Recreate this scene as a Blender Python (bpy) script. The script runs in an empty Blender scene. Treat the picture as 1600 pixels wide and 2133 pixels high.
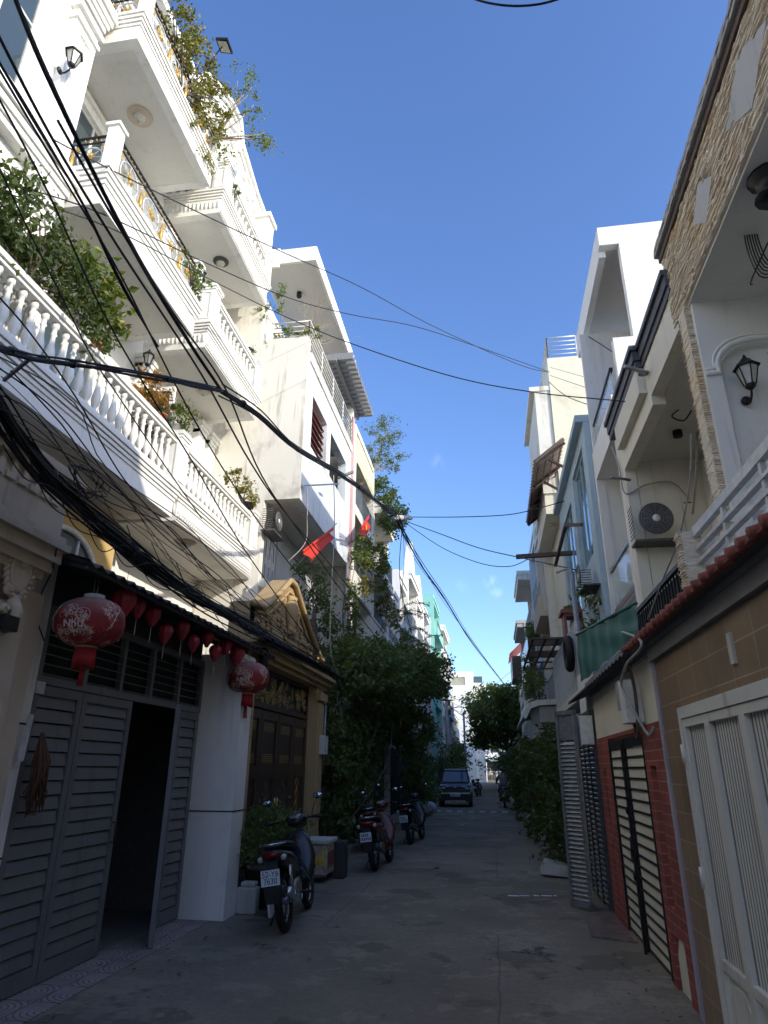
import bpy, math, random
import numpy as np
from mathutils import Vector, Matrix
R = math.radians
scene = bpy.context.scene
col = scene.collection
rng = random.Random(7)

# ------------------------------------------------------------------ camera
F, CX, CY = 1364.0, 800.0, 1066.5          # focal length and centre in pixels of the 1600 x 2133 photograph
EYE = np.array([0.0, 0.0, 1.7])
def _cd(p):
    v = np.array([p[0]-CX, -(p[1]-CY), -F]); return v/np.linalg.norm(v)
_Y = _cd((1030., 1603.)); _U = _cd((825., -2400.))
_U = _U - _Y*np.dot(_U, _Y); _U /= np.linalg.norm(_U)
ROT = np.stack([np.cross(_Y, _U), _Y, _U], 1)      # camera = ROT @ world
def at(px, py, ax, val):
    """world point where the sight line of a photo pixel meets the plane ax = val"""
    d = ROT.T @ np.array([px-CX, -(py-CY), -F]); i = 'XYZ'.index(ax)
    return Vector(EYE + d*((val-EYE[i])/d[i]))
cam = bpy.data.cameras.new('camera'); camo = bpy.data.objects.new('camera', cam); col.objects.link(camo)
M = Matrix([list(r) for r in ROT.T]).to_4x4(); M.translation = Vector(EYE)
camo.matrix_world = M
cam.sensor_fit = 'HORIZONTAL'; cam.sensor_width = 36.0; cam.lens = 36*F/1600
cam.clip_start = 0.05; cam.clip_end = 3000
scene.camera = camo

# ------------------------------------------------------------------ sky and sun
SUN_EL, SUN_AZ = R(23), R(63)              # azimuth measured from -Y (behind the camera) towards +X
to_sun = Vector((math.cos(SUN_EL)*math.sin(SUN_AZ), -math.cos(SUN_EL)*math.cos(SUN_AZ), math.sin(SUN_EL)))
w = bpy.data.worlds.new('World'); scene.world = w; w.use_nodes = True
nt = w.node_tree; nt.nodes.clear()
out = nt.nodes.new('ShaderNodeOutputWorld'); bg = nt.nodes.new('ShaderNodeBackground')
sky = nt.nodes.new('ShaderNodeTexSky'); sky.sky_type = 'NISHITA'; sky.sun_disc = False
sky.sun_elevation = SUN_EL
sky.sun_rotation = math.pi - SUN_AZ        # compass style: 0 = +Y, clockwise seen from above
sky.altitude = 30; sky.air_density = 1.0; sky.dust_density = 1.2; sky.ozone_density = 4.0
bg.inputs['Strength'].default_value = 0.15
# a few thin wisps of cirrus low over the end of the street
tc = nt.nodes.new('ShaderNodeTexCoord')
def wmath(op, a=None, b=None):
    n = nt.nodes.new('ShaderNodeMath'); n.operation = op
    for i, v in enumerate((a, b)):
        if v is None: continue
        if isinstance(v, (int, float)): n.inputs[i].default_value = v
        else: nt.links.new(v, n.inputs[i])
    return n.outputs[0]
last = None
def skydir(px, py):
    d = ROT.T @ np.array([px-CX, -(py-CY), -F]); return d/np.linalg.norm(d)
mp = nt.nodes.new('ShaderNodeMapping'); mp.inputs['Scale'].default_value = (90, 12, 40); mp.inputs['Rotation'].default_value = (0.3, 0.6, 0.2)
nt.links.new(tc.outputs['Generated'], mp.inputs[0])
nz = nt.nodes.new('ShaderNodeTexNoise'); nz.inputs['Scale'].default_value = 1.0; nz.inputs['Detail'].default_value = 6
nt.links.new(mp.outputs[0], nz.inputs['Vector'])
for (px, py, rad, amt) in ((1022, 1212, .016, .16), (1034, 1232, .014, .16), (912, 962, .018, .06), (962, 1222, .016, .05)):
    vd = nt.nodes.new('ShaderNodeVectorMath'); vd.operation = 'DISTANCE'
    nt.links.new(tc.outputs['Generated'], vd.inputs[0]); vd.inputs[1].default_value = tuple(skydir(px, py))
    m1 = nt.nodes.new('ShaderNodeMapRange'); m1.interpolation_type = 'SMOOTHERSTEP'
    nt.links.new(vd.outputs['Value'], m1.inputs[0]); m1.inputs[1].default_value = rad; m1.inputs[2].default_value = 0.0
    m1.inputs[3].default_value = 0.0; m1.inputs[4].default_value = amt
    last = m1.outputs[0] if last is None else wmath('MAXIMUM', last, m1.outputs[0])
rmp = nt.nodes.new('ShaderNodeMapRange'); nt.links.new(nz.outputs[0], rmp.inputs[0]); rmp.inputs[1].default_value = .38; rmp.inputs[2].default_value = .75
msk = wmath('MULTIPLY', rmp.outputs[0], last)
mx = nt.nodes.new('ShaderNodeMix'); mx.data_type = 'RGBA'
nt.links.new(msk, mx.inputs['Factor']); hs = nt.nodes.new('ShaderNodeHueSaturation'); hs.inputs['Saturation'].default_value = 1.09; hs.inputs['Hue'].default_value = .509; nt.links.new(sky.outputs[0], hs.inputs['Color']); nt.links.new(hs.outputs[0], mx.inputs['A']); mx.inputs['B'].default_value = (7.5, 8.2, 9.0, 1)
nt.links.new(mx.outputs['Result'], bg.inputs['Color']); nt.links.new(bg.outputs[0], out.inputs[0])
sl = bpy.data.lights.new('sun', 'SUN'); sl.energy = 2.02; sl.angle = R(0.5); sl.color = (1.0, 0.925, 0.80)
so = bpy.data.objects.new('sun', sl); col.objects.link(so)
so.rotation_euler = (-to_sun).to_track_quat('-Z', 'Y').to_euler()
scene.view_settings.view_transform = 'Standard'; scene.view_settings.look = 'None'
scene.view_settings.exposure = 1.15; scene.view_settings.gamma = 1.0
scene.render.engine = 'CYCLES'
scene.cycles.max_bounces = 14; scene.cycles.diffuse_bounces = 10; scene.cycles.transparent_max_bounces = 8

# ------------------------------------------------------------------ materials
def newmat(name):
    m = bpy.data.materials.new(name); m.use_nodes = True
    return m, m.node_tree, m.node_tree.nodes['Principled BSDF']
def node(t, kind, **kw):
    n = t.nodes.new(kind)
    for k, v in kw.items(): setattr(n, k, v)
    return n
def mixcol(t, fac, a, b, blend='MIX'):
    n = t.nodes.new('ShaderNodeMix'); n.data_type = 'RGBA'; n.blend_type = blend
    for key, v in (('Factor', fac), ('A', a), ('B', b)):
        if hasattr(v, 'is_linked') or hasattr(v, 'links'): t.links.new(v, n.inputs[key])
        elif key == 'Factor': n.inputs[key].default_value = v
        else: n.inputs[key].default_value = tuple(v)+((1,) if len(v) == 3 else ())
    return n.outputs['Result']
def noise(t, scale, detail=5, vec=(1, 1, 1), rough=.6, off=(0, 0, 0)):
    tc = t.nodes.new('ShaderNodeTexCoord'); mp = t.nodes.new('ShaderNodeMapping')
    mp.inputs['Scale'].default_value = vec; mp.inputs['Location'].default_value = off
    t.links.new(tc.outputs['Object'], mp.inputs[0])
    n = t.nodes.new('ShaderNodeTexNoise'); n.inputs['Scale'].default_value = scale
    n.inputs['Detail'].default_value = detail; n.inputs['Roughness'].default_value = rough
    t.links.new(mp.outputs[0], n.inputs['Vector']); return n.outputs[0]
def ramp(t, src, lo, hi, a=0., b=1.):
    n = t.nodes.new('ShaderNodeMapRange'); t.links.new(src, n.inputs[0])
    n.inputs[1].default_value = lo; n.inputs[2].default_value = hi; n.inputs[3].default_value = a; n.inputs[4].default_value = b
    return n.outputs[0]
def bump(t, b, src, strength=.3, dist=.01):
    n = t.nodes.new('ShaderNodeBump'); n.inputs['Strength'].default_value = strength; n.inputs['Distance'].default_value = dist
    t.links.new(src, n.inputs['Height']); t.links.new(n.outputs[0], b.inputs['Normal'])
MATS = {}
def plaster(name, c, dirt=.35, dcol=None, rough=.85, streak=.5, bmp=.25):
    """painted render: faint mottling, grey grime in patches and rain streaks"""
    m, t, b = newmat(name)
    dcol = dcol or tuple(x*.42 for x in c)
    n1 = noise(t, 1.3, 6); n2 = noise(t, 5.0, 6, (1, 1, .10)); n3 = noise(t, 18, 4)
    c0 = mixcol(t, ramp(t, n3, .3, .7, 0, .16), c, tuple(x*.82 for x in c))
    c1 = mixcol(t, ramp(t, n1, .56, .76, 0, dirt), c0, dcol)
    c2 = mixcol(t, ramp(t, n2, .57, .74, 0, streak*dirt*1.4), c1, dcol)
    n4 = noise(t, 11.0, 3, (1, 1, .05), off=(3, 3, 0)); n5 = noise(t, 34, 6, rough=.75, off=(1, 2, 3))
    c2 = mixcol(t, ramp(t, n4, .60, .70, 0, dirt*.55), c2, dcol)
    c2 = mixcol(t, ramp(t, n5, .62, .70, 0, dirt*.6), c2, tuple(x*.7 for x in dcol))
    t.links.new(c2, b.inputs['Base Color']); b.inputs['Roughness'].default_value = rough
    bump(t, b, noise(t, 60, 4), bmp, .004)
    MATS[name] = m; return m
def plain(name, c, rough=.6, metal=0., var=.25, scale=12, bmp=.1, spec=None, vec=(1, 1, 1)):
    m, t, b = newmat(name)
    n = noise(t, scale, 5, vec)
    t.links.new(mixcol(t, ramp(t, n, .3, .72), tuple(min(1, x*(1+var*.5)) for x in c), tuple(x*(1-var) for x in c)), b.inputs['Base Color'])
    b.inputs['Roughness'].default_value = rough; b.inputs['Metallic'].default_value = metal
    if bmp: bump(t, b, noise(t, scale*5, 3), bmp, .003)
    MATS[name] = m; return m
def leafmat(name, c1, c2, c3=None, trans=.35):
    m, t, b = newmat(name)
    g = t.nodes.new('ShaderNodeNewGeometry')
    cr = t.nodes.new('ShaderNodeValToRGB'); t.links.new(g.outputs['Random Per Island'], cr.inputs[0])
    cr.color_ramp.elements[0].color = c1+(1,); cr.color_ramp.elements[1].color = c2+(1,)
    if c3:
        e = cr.color_ramp.elements.new(.9); e.color = c2+(1,); cr.color_ramp.elements[2].color = c3+(1,)
    t.links.new(cr.outputs[0], b.inputs['Base Color']); b.inputs['Roughness'].default_value = .5
    tr = t.nodes.new('ShaderNodeBsdfTranslucent'); t.links.new(mixcol(t, .5, cr.outputs[0], (.3, .35, .02)), tr.inputs[0])
    ms = t.nodes.new('ShaderNodeMixShader'); ms.inputs[0].default_value = trans
    t.links.new(b.outputs[0], ms.inputs[1]); t.links.new(tr.outputs[0], ms.inputs[2])
    t.links.new(ms.outputs[0], t.nodes['Material Output'].inputs[0])
    MATS[name] = m; return m
def brickmat(name, c1, c2, mortar, bw, bh, ms=.01, axes=(0, 1, 2), rough=.7, bstr=.4, freq=2, offs=.5, dirt=.4):
    """brick or tile pattern laid on a wall; axes picks which object axes run along and up"""
    m, t, b = newmat(name)
    tc = t.nodes.new('ShaderNodeTexCoord'); sp = t.nodes.new('ShaderNodeSeparateXYZ'); cb = t.nodes.new('ShaderNodeCombineXYZ')
    t.links.new(tc.outputs['Object'], sp.inputs[0])
    t.links.new(sp.outputs[axes[0]], cb.inputs[0]); t.links.new(sp.outputs[axes[1]], cb.inputs[1])
    br = t.nodes.new('ShaderNodeTexBrick'); t.links.new(cb.outputs[0], br.inputs['Vector'])
    br.offset = offs; br.offset_frequency = freq
    br.inputs['Color1'].default_value = c1+(1,); br.inputs['Color2'].default_value = c2+(1,); br.inputs['Mortar'].default_value = mortar+(1,)
    br.inputs['Scale'].default_value = 1; br.inputs['Mortar Size'].default_value = ms; br.inputs['Brick Width'].default_value = bw; br.inputs['Row Height'].default_value = bh
    n = noise(t, 2.2, 6, (1, 1, .5))
    t.links.new(mixcol(t, ramp(t, n, .5, .75, 0, dirt), br.outputs['Color'], tuple(x*.45 for x in c1)), b.inputs['Base Color'])
    b.inputs['Roughness'].default_value = rough
    ad = t.nodes.new('ShaderNodeMath'); ad.operation = 'MULTIPLY_ADD'
    t.links.new(br.outputs['Fac'], ad.inputs[0]); ad.inputs[1].default_value = -1; t.links.new(noise(t, 40, 4), ad.inputs[2])
    bump(t, b, ad.outputs[0], bstr, .008)
    MATS[name] = m; return m

plaster('white', (.80, .79, .745), .42)
plaster('white_clean', (.82, .815, .775), .26)
plaster('white_old', (.74, .715, .64), .75, (.34, .31, .26), streak=.9)
plaster('cream', (.76, .73, .63), .40, (.42, .37, .26))
plaster('cream_wall', (.74, .70, .55), .40, (.45, .40, .25))
plaster('ivory', (.78, .74, .60), .25)
plaster('yellow_wall', (.60, .42, .17), .25)
plaster('ochre', (.42, .30, .15), .5, (.20, .12, .05), streak=.6)
plaster('beige', (.54, .45, .34), .5, (.16, .13, .10))
plaster('beige_ornament', (.62, .52, .40), .45, (.2, .16, .12))
plaster('grey_blue', (.66, .70, .73), .6, (.30, .32, .33), streak=.9)
plaster('pale_blue', (.42, .53, .60), .35)
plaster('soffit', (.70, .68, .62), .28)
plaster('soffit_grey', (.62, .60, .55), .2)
plaster('grey_wall', (.50, .49, .47), .5)
plaster('concrete', (.40, .385, .36), .6)
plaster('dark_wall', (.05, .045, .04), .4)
plaster('lavender', (.42, .38, .44), .3)
plaster('turquoise', (.25, .56, .50), .4)
plaster('sky_blue', (.42, .58, .68), .3)
plaster('salmon', (.58, .36, .35), .35)
plaster('yellow_trim', (.72, .66, .44), .35)
plaster('dark_trim', (.09, .095, .11), .3, rough=.6)
plaster('pier_tile', (.84, .81, .76), .4, rough=.4, bmp=.05)
plaster('door_grey', (.155, .158, .162), .55, (.085, .08, .075), rough=.5, streak=.8, bmp=.1)
plain('door_slot', (.015, .015, .016), .7)
plain('brown_gate', (.075, .050, .036), .4, .3)
plain('black_metal', (.012, .012, .013), .45, .3)
plain('dark_metal', (.075, .075, .077), .5, .3)
plain('steel', (.33, .34, .35), .45, .6, var=.3)
plain('silver_slat', (.40, .40, .40), .35, .7, var=.3)
plain('white_metal', (.60, .60, .57), .45, .0, var=.2)
plaster('gate_white', (.76, .74, .67), .55, (.42, .36, .28), rough=.45, streak=.9, bmp=.1)
plain('gold', (.66, .40, .09), .35, .4)
plain('rail_white', (.62, .64, .64), .4, .1)
plain('rust', (.12, .085, .07), .85)
plain('cable', (.008, .008, .009), .55, var=.1)
plain('cable_pale', (.38, .36, .33), .6)
plain('wood_cladding', (.24, .235, .225), .7, vec=(1, .1, 6))
plain('terracotta', (.38, .13, .06), .8)
plain('pot_white', (.6, .58, .53), .6)
plain('pot_dark', (.06, .055, .05), .7)
plain('bark', (.10, .075, .055), .9, scale=30)
plain('twig', (.30, .25, .19), .9)
def lantern_mat():
    m, t, b = newmat('lantern_red')
    n = noise(t, 9, 3); n2 = noise(t, 16, 2, off=(3, 1, 2)); n3 = noise(t, 3.5, 3, off=(0, 4, 1))
    def band(src, w_):
        s_ = t.nodes.new('ShaderNodeMath'); s_.operation = 'SUBTRACT'; t.links.new(src, s_.inputs[0]); s_.inputs[1].default_value = .5
        a_ = t.nodes.new('ShaderNodeMath'); a_.operation = 'ABSOLUTE'; t.links.new(s_.outputs[0], a_.inputs[0]); return ramp(t, a_.outputs[0], w_*.5, w_, 1, 0)
    mul = t.nodes.new('ShaderNodeMath'); mul.operation = 'MULTIPLY'; t.links.new(band(n, .022), mul.inputs[0]); t.links.new(ramp(t, n3, .52, .58), mul.inputs[1])
    mu2 = t.nodes.new('ShaderNodeMath'); mu2.operation = 'MULTIPLY'; t.links.new(band(n2, .03), mu2.inputs[0]); t.links.new(ramp(t, n3, .50, .56), mu2.inputs[1])
    g = t.nodes.new('ShaderNodeNewGeometry'); sp = t.nodes.new('ShaderNodeSeparateXYZ'); tc = t.nodes.new('ShaderNodeTexCoord'); t.links.new(tc.outputs['Object'], sp.inputs[0])
    c = mixcol(t, ramp(t, noise(t, 6, 5), .35, .65), (.30, .022, .020), (.20, .015, .016))
    c = mixcol(t, mul.outputs[0], c, (.62, .50, .38)); c = mixcol(t, mu2.outputs[0], c, (.55, .42, .34))
    dust = t.nodes.new('ShaderNodeMath'); dust.operation = 'MULTIPLY'; t.links.new(ramp(t, sp.outputs[2], .02, .19, 0, .75), dust.inputs[0]); t.links.new(ramp(t, noise(t, 12, 5), .3, .6, .3, 1), dust.inputs[1])
    c = mixcol(t, dust.outputs[0], c, (.42, .33, .30))
    t.links.new(c, b.inputs['Base Color']); b.inputs['Roughness'].default_value = .75; MATS['lantern_red'] = m
lantern_mat()
plain('lantern_cloth', (.42, .035, .065), .35, var=.4, scale=9)
plain('tassel', (.36, .018, .018), .7)
plain('lantern_print', (.80, .70, .60), .6, var=.5, scale=30)
plain('brass', (.50, .38, .16), .4, .6)
plain('tarp_green', (.015, .13, .105), .55, vec=(.2, .2, 1), scale=3)
plain('rubber', (.012, .012, .012), .75)
plain('bike_black', (.018, .018, .021), .25)
plain('bike_red', (.11, .02, .02), .25)
plain('bike_green', (.03, .08, .045), .4)
plain('chrome', (.55, .56, .58), .2, .95, bmp=0)
plain('alloy', (.30, .30, .31), .35, .8)
plain('seat_black', (.012, .012, .013), .55)
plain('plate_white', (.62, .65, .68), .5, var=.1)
plain('plate_ink', (.012, .012, .015), .6)
plain('tail_red', (.16, .010, .010), .2)
plain('flag_red', (.58, .035, .012), .7, var=.15)
plain('flag_yellow', (.80, .52, .02), .7)
plain('ac_shell', (.80, .79, .74), .5, var=.2)
plain('ac_dark', (.10, .095, .09), .6)
plain('red_paint', (.24, .08, .065), .6)
plain('paper', (.60, .61, .62), .8)
plain('dry_leaf', (.12, .065, .035), .9)
plain('car_paint', (.055, .085, .13), .25, .4)
plain('car_white', (.62, .64, .66), .3)
plain('car_black', (.012, .013, .014), .4)
plain('skin', (.32, .19, .12), .6, bmp=0)
plain('shirt_grey', (.17, .175, .18), .85)
plain('trousers_grey', (.10, .10, .11), .85)
plain('shirt_pale', (.55, .50, .48), .85)
plain('helmet_dark', (.02, .02, .025), .3)
plain('lamp_glass', (.55, .55, .50), .25, bmp=0)
plain('gravel_pale', (.4, .4, .38), .9)
plain('box_print', (.48, .40, .30), .6, var=.6, scale=25)
plain('bucket', (.30, .31, .32), .5)
plain('awning_tin', (.085, .085, .088), .6, .3, var=.5, scale=3)
plain('roof_tile_red', (.30, .085, .06), .75, var=.5, scale=9)
plain('roof_tile_brown', (.20, .14, .11), .75, var=.5, scale=9)
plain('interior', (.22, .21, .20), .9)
plain('grey_beam', (.22, .22, .22), .6, var=.4, scale=3, vec=(.4, .4, 2))
plain('pergola_grey', (.23, .24, .26), .5)
plain('sandbag', (.28, .27, .24), .9)
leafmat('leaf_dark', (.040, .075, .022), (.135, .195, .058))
leafmat('leaf_deep', (.022, .042, .014), (.075, .115, .035), (.16, .20, .05))  # darkest of the leaf greens, a few islands paler
leafmat('leaf_mid', (.060, .105, .026), (.18, .25, .07))
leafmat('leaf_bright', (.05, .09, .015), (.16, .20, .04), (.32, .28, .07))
leafmat('leaf_yellow', (.10, .11, .02), (.30, .26, .06), (.42, .16, .05))
leafmat('leaf_croton', (.30, .10, .02), (.42, .22, .05), (.10, .12, .03))
leafmat('leaf_grey', (.10, .13, .10), (.20, .24, .20))
leafmat('flower_pink', (.5, .05, .12), (.6, .12, .2), trans=.2)
def glass(name, c=(.05, .07, .08), rough=.06):
    m, t, b = newmat(name)
    b.inputs['Base Color'].default_value = c+(1,); b.inputs['Roughness'].default_value = rough
    b.inputs['Specular IOR Level'].default_value = .9
    bump(t, b, noise(t, 1.5, 2), .05, .01)
    MATS[name] = m
glass('glass'); glass('glass_blue', (.10, .20, .24)); glass('glass_car', (.05, .08, .11), .04); glass('mirror', (.5, .6, .75), .03)
def clear_glass(name):
    m, t, b = newmat(name)
    b.inputs['Base Color'].default_value = (.75, .85, .88, 1); b.inputs['Roughness'].default_value = .03
    b.inputs['Transmission Weight'].default_value = 0; b.inputs['Alpha'].default_value = .45
    MATS[name] = m
clear_glass('rail_glass')
MATS['mirror'].node_tree.nodes['Principled BSDF'].inputs['Metallic'].default_value = 1.0
brickmat('red_brick', (.36, .085, .062), (.27, .065, .05), (.36, .19, .155), .34, .085, .006, (1, 2), offs=.5, bstr=.8)
brickmat('brown_tile', (.33, .225, .135), (.29, .20, .12), (.50, .41, .31), .40, .20, .0045, (1, 2), rough=.32, offs=.0, bstr=.15, dirt=.6)
brickmat('roof_red_tiles', (.35, .06, .04), (.28, .05, .035), (.08, .02, .02), .2, .3, .01, (1, 0))

def stone_mat():
    m, t, b = newmat('split_stone')
    gi = t.nodes.new('ShaderNodeNewGeometry')
    n1 = noise(t, 5.0, 6, (1.6, .8, 7.5), .6); n2 = noise(t, 2.0, 3)
    c = mixcol(t, ramp(t, gi.outputs['Random Per Island'], 0, 1), (.72, .61, .46), (.92, .85, .70))
    c = mixcol(t, ramp(t, n1, .50, .70, 0, .4), c, (.52, .42, .29))
    c = mixcol(t, ramp(t, n2, .52, .72, 0, .6), c, (.80, .60, .33))
    t.links.new(c, b.inputs['Base Color']); b.inputs['Roughness'].default_value = .9
    bump(t, b, n1, .9, .035)
    MATS['split_stone'] = m
stone_mat()
def road_mat():
    m, t, b = newmat('asphalt')
    n1 = noise(t, .45, 7); n2 = noise(t, 2.6, 7, rough=.7); n3 = noise(t, 90, 3); n4 = noise(t, .9, 5, off=(7, 3, 0)); n5 = noise(t, .25, 3, off=(3, 9, 0))
    n6 = noise(t, 1.1, 9, rough=.75, off=(2, 5, 0)); n7 = noise(t, 14, 6, rough=.7); n8 = noise(t, .18, 3, off=(1, 4, 0))
    c = mixcol(t, ramp(t, n1, .38, .62), (.205, .175, .130), (.305, .263, .195))
    c = mixcol(t, ramp(t, n7, .42, .62, 0, .45), c, (.155, .132, .098))
    c = mixcol(t, ramp(t, n6, .545, .575, 0, .6), c, (.36, .31, .225))
    c = mixcol(t, ramp(t, n4, .57, .60, 0, .75), c, (.135, .115, .083))
    c = mixcol(t, ramp(t, n2, .63, .66, 0, .6), c, (.40, .345, .255))
    c = mixcol(t, ramp(t, n8, .5, .62, 0, .35), c, (.14, .12, .088))
    c = mixcol(t, ramp(t, n3, .35, .7, 0, .45), c, (.14, .12, .09))
    # joints between the cast slabs, and a long patched trench
    tj = t.nodes.new('ShaderNodeTexCoord'); bj = t.nodes.new('ShaderNodeTexBrick'); wj = t.nodes.new('ShaderNodeVectorMath'); wj.operation = 'MULTIPLY_ADD'
    nj = t.nodes.new('ShaderNodeTexNoise'); nj.inputs['Scale'].default_value = 1.6; nj.inputs['Detail'].default_value = 5; t.links.new(tj.outputs['Object'], nj.inputs['Vector'])
    t.links.new(nj.outputs['Color'], wj.inputs[0]); wj.inputs[1].default_value = (.10, .10, 0); t.links.new(tj.outputs['Object'], wj.inputs[2]); t.links.new(wj.outputs[0], bj.inputs['Vector'])
    bj.offset = .35; bj.inputs['Scale'].default_value = 1; bj.inputs['Mortar Size'].default_value = .009; bj.inputs['Brick Width'].default_value = 5.7; bj.inputs['Row Height'].default_value = 4.3
    c = mixcol(t, ramp(t, bj.outputs['Fac'], 0, 1, 0, .4), c, (.05, .046, .04))
    t.links.new(c, b.inputs['Base Color'])
    t.links.new(ramp(t, n5, .45, .65, .97, .80), b.inputs['Roughness']); b.inputs['Specular IOR Level'].default_value = .25
    ad = t.nodes.new('ShaderNodeMath'); ad.operation = 'ADD'; t.links.new(n3, ad.inputs[0]); t.links.new(n2, ad.inputs[1])
    bump(t, b, ad.outputs[0], .5, .006)
    MATS['asphalt'] = m
    # thin hairline cracks
    vt = t.nodes.new('ShaderNodeTexVoronoi'); vt.feature = 'DISTANCE_TO_EDGE'; vt.inputs['Scale'].default_value = .55
    tcn = t.nodes.new('ShaderNodeTexCoord'); ds = t.nodes.new('ShaderNodeVectorMath'); ds.operation = 'ADD'
    nn = t.nodes.new('ShaderNodeTexNoise'); nn.inputs['Scale'].default_value = 2.2; nn.inputs['Detail'].default_value = 6
    t.links.new(tcn.outputs['Object'], nn.inputs['Vector']); t.links.new(tcn.outputs['Object'], ds.inputs[0]); t.links.new(nn.outputs['Color'], ds.inputs[1])
    t.links.new(ds.outputs[0], vt.inputs['Vector'])
    cr = ramp(t, vt.outputs['Distance'], .0, .012, 1, 0)
    gate = t.nodes.new('ShaderNodeMath'); gate.operation = 'MULTIPLY'; t.links.new(cr, gate.inputs[0]); t.links.new(ramp(t, n4, .53, .60), gate.inputs[1])
    c = mixcol(t, gate.outputs[0], c, (.04, .038, .035)); t.links.new(c, b.inputs['Base Color'])
road_mat()
def paving_mat():
    m, t, b = newmat('paving')
    # cement tiles pressed with rings, 0.4 m square
    tc = t.nodes.new('ShaderNodeTexCoord')
    vm = t.nodes.new('ShaderNodeVectorMath'); vm.operation = 'MODULO'; vm.inputs[1].default_value = (.4, .4, 1)
    av = t.nodes.new('ShaderNodeVectorMath'); av.operation = 'ADD'; av.inputs[1].default_value = (40, 40, 0)
    t.links.new(tc.outputs['Object'], av.inputs[0]); t.links.new(av.outputs[0], vm.inputs[0])
    sb = t.nodes.new('ShaderNodeVectorMath'); sb.operation = 'SUBTRACT'; sb.inputs[1].default_value = (.2, .2, 0)
    t.links.new(vm.outputs[0], sb.inputs[0])
    sp = t.nodes.new('ShaderNodeSeparateXYZ'); t.links.new(sb.outputs[0], sp.inputs[0])
    cb = t.nodes.new('ShaderNodeCombineXYZ'); t.links.new(sp.outputs[0], cb.inputs[0]); t.links.new(sp.outputs[1], cb.inputs[1])
    ln = t.nodes.new('ShaderNodeVectorMath'); ln.operation = 'LENGTH'; t.links.new(cb.outputs[0], ln.inputs[0])
    def mth(op, a, b_=None):
        n = t.nodes.new('ShaderNodeMath'); n.operation = op
        t.links.new(a, n.inputs[0])
        if b_ is not None:
            if isinstance(b_, (int, float)): n.inputs[1].default_value = b_
            else: t.links.new(b_, n.inputs[1])
        return n.outputs[0]
    rings = mth('SINE', mth('MULTIPLY', ln.outputs['Value'], 140.))
    mask = ramp(t, rings, .55, .8)
    edge = mth('MAXIMUM', mth('ABSOLUTE', sp.outputs[0]), mth('ABSOLUTE', sp.outputs[1]))
    mask = mth('MAXIMUM', mask, ramp(t, edge, .190, .196))
    c = mixcol(t, ramp(t, noise(t, 3, 6), .35, .7), (.40, .32, .29), (.24, .21, .19))
    c = mixcol(t, mth('MULTIPLY', mask, .75), c, (.09, .08, .075))
    t.links.new(c, b.inputs['Base Color']); b.inputs['Roughness'].default_value = .8
    bump(t, b, mth('MULTIPLY', mask, -1.0), .4, .004)
    MATS['paving'] = m
paving_mat()

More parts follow.
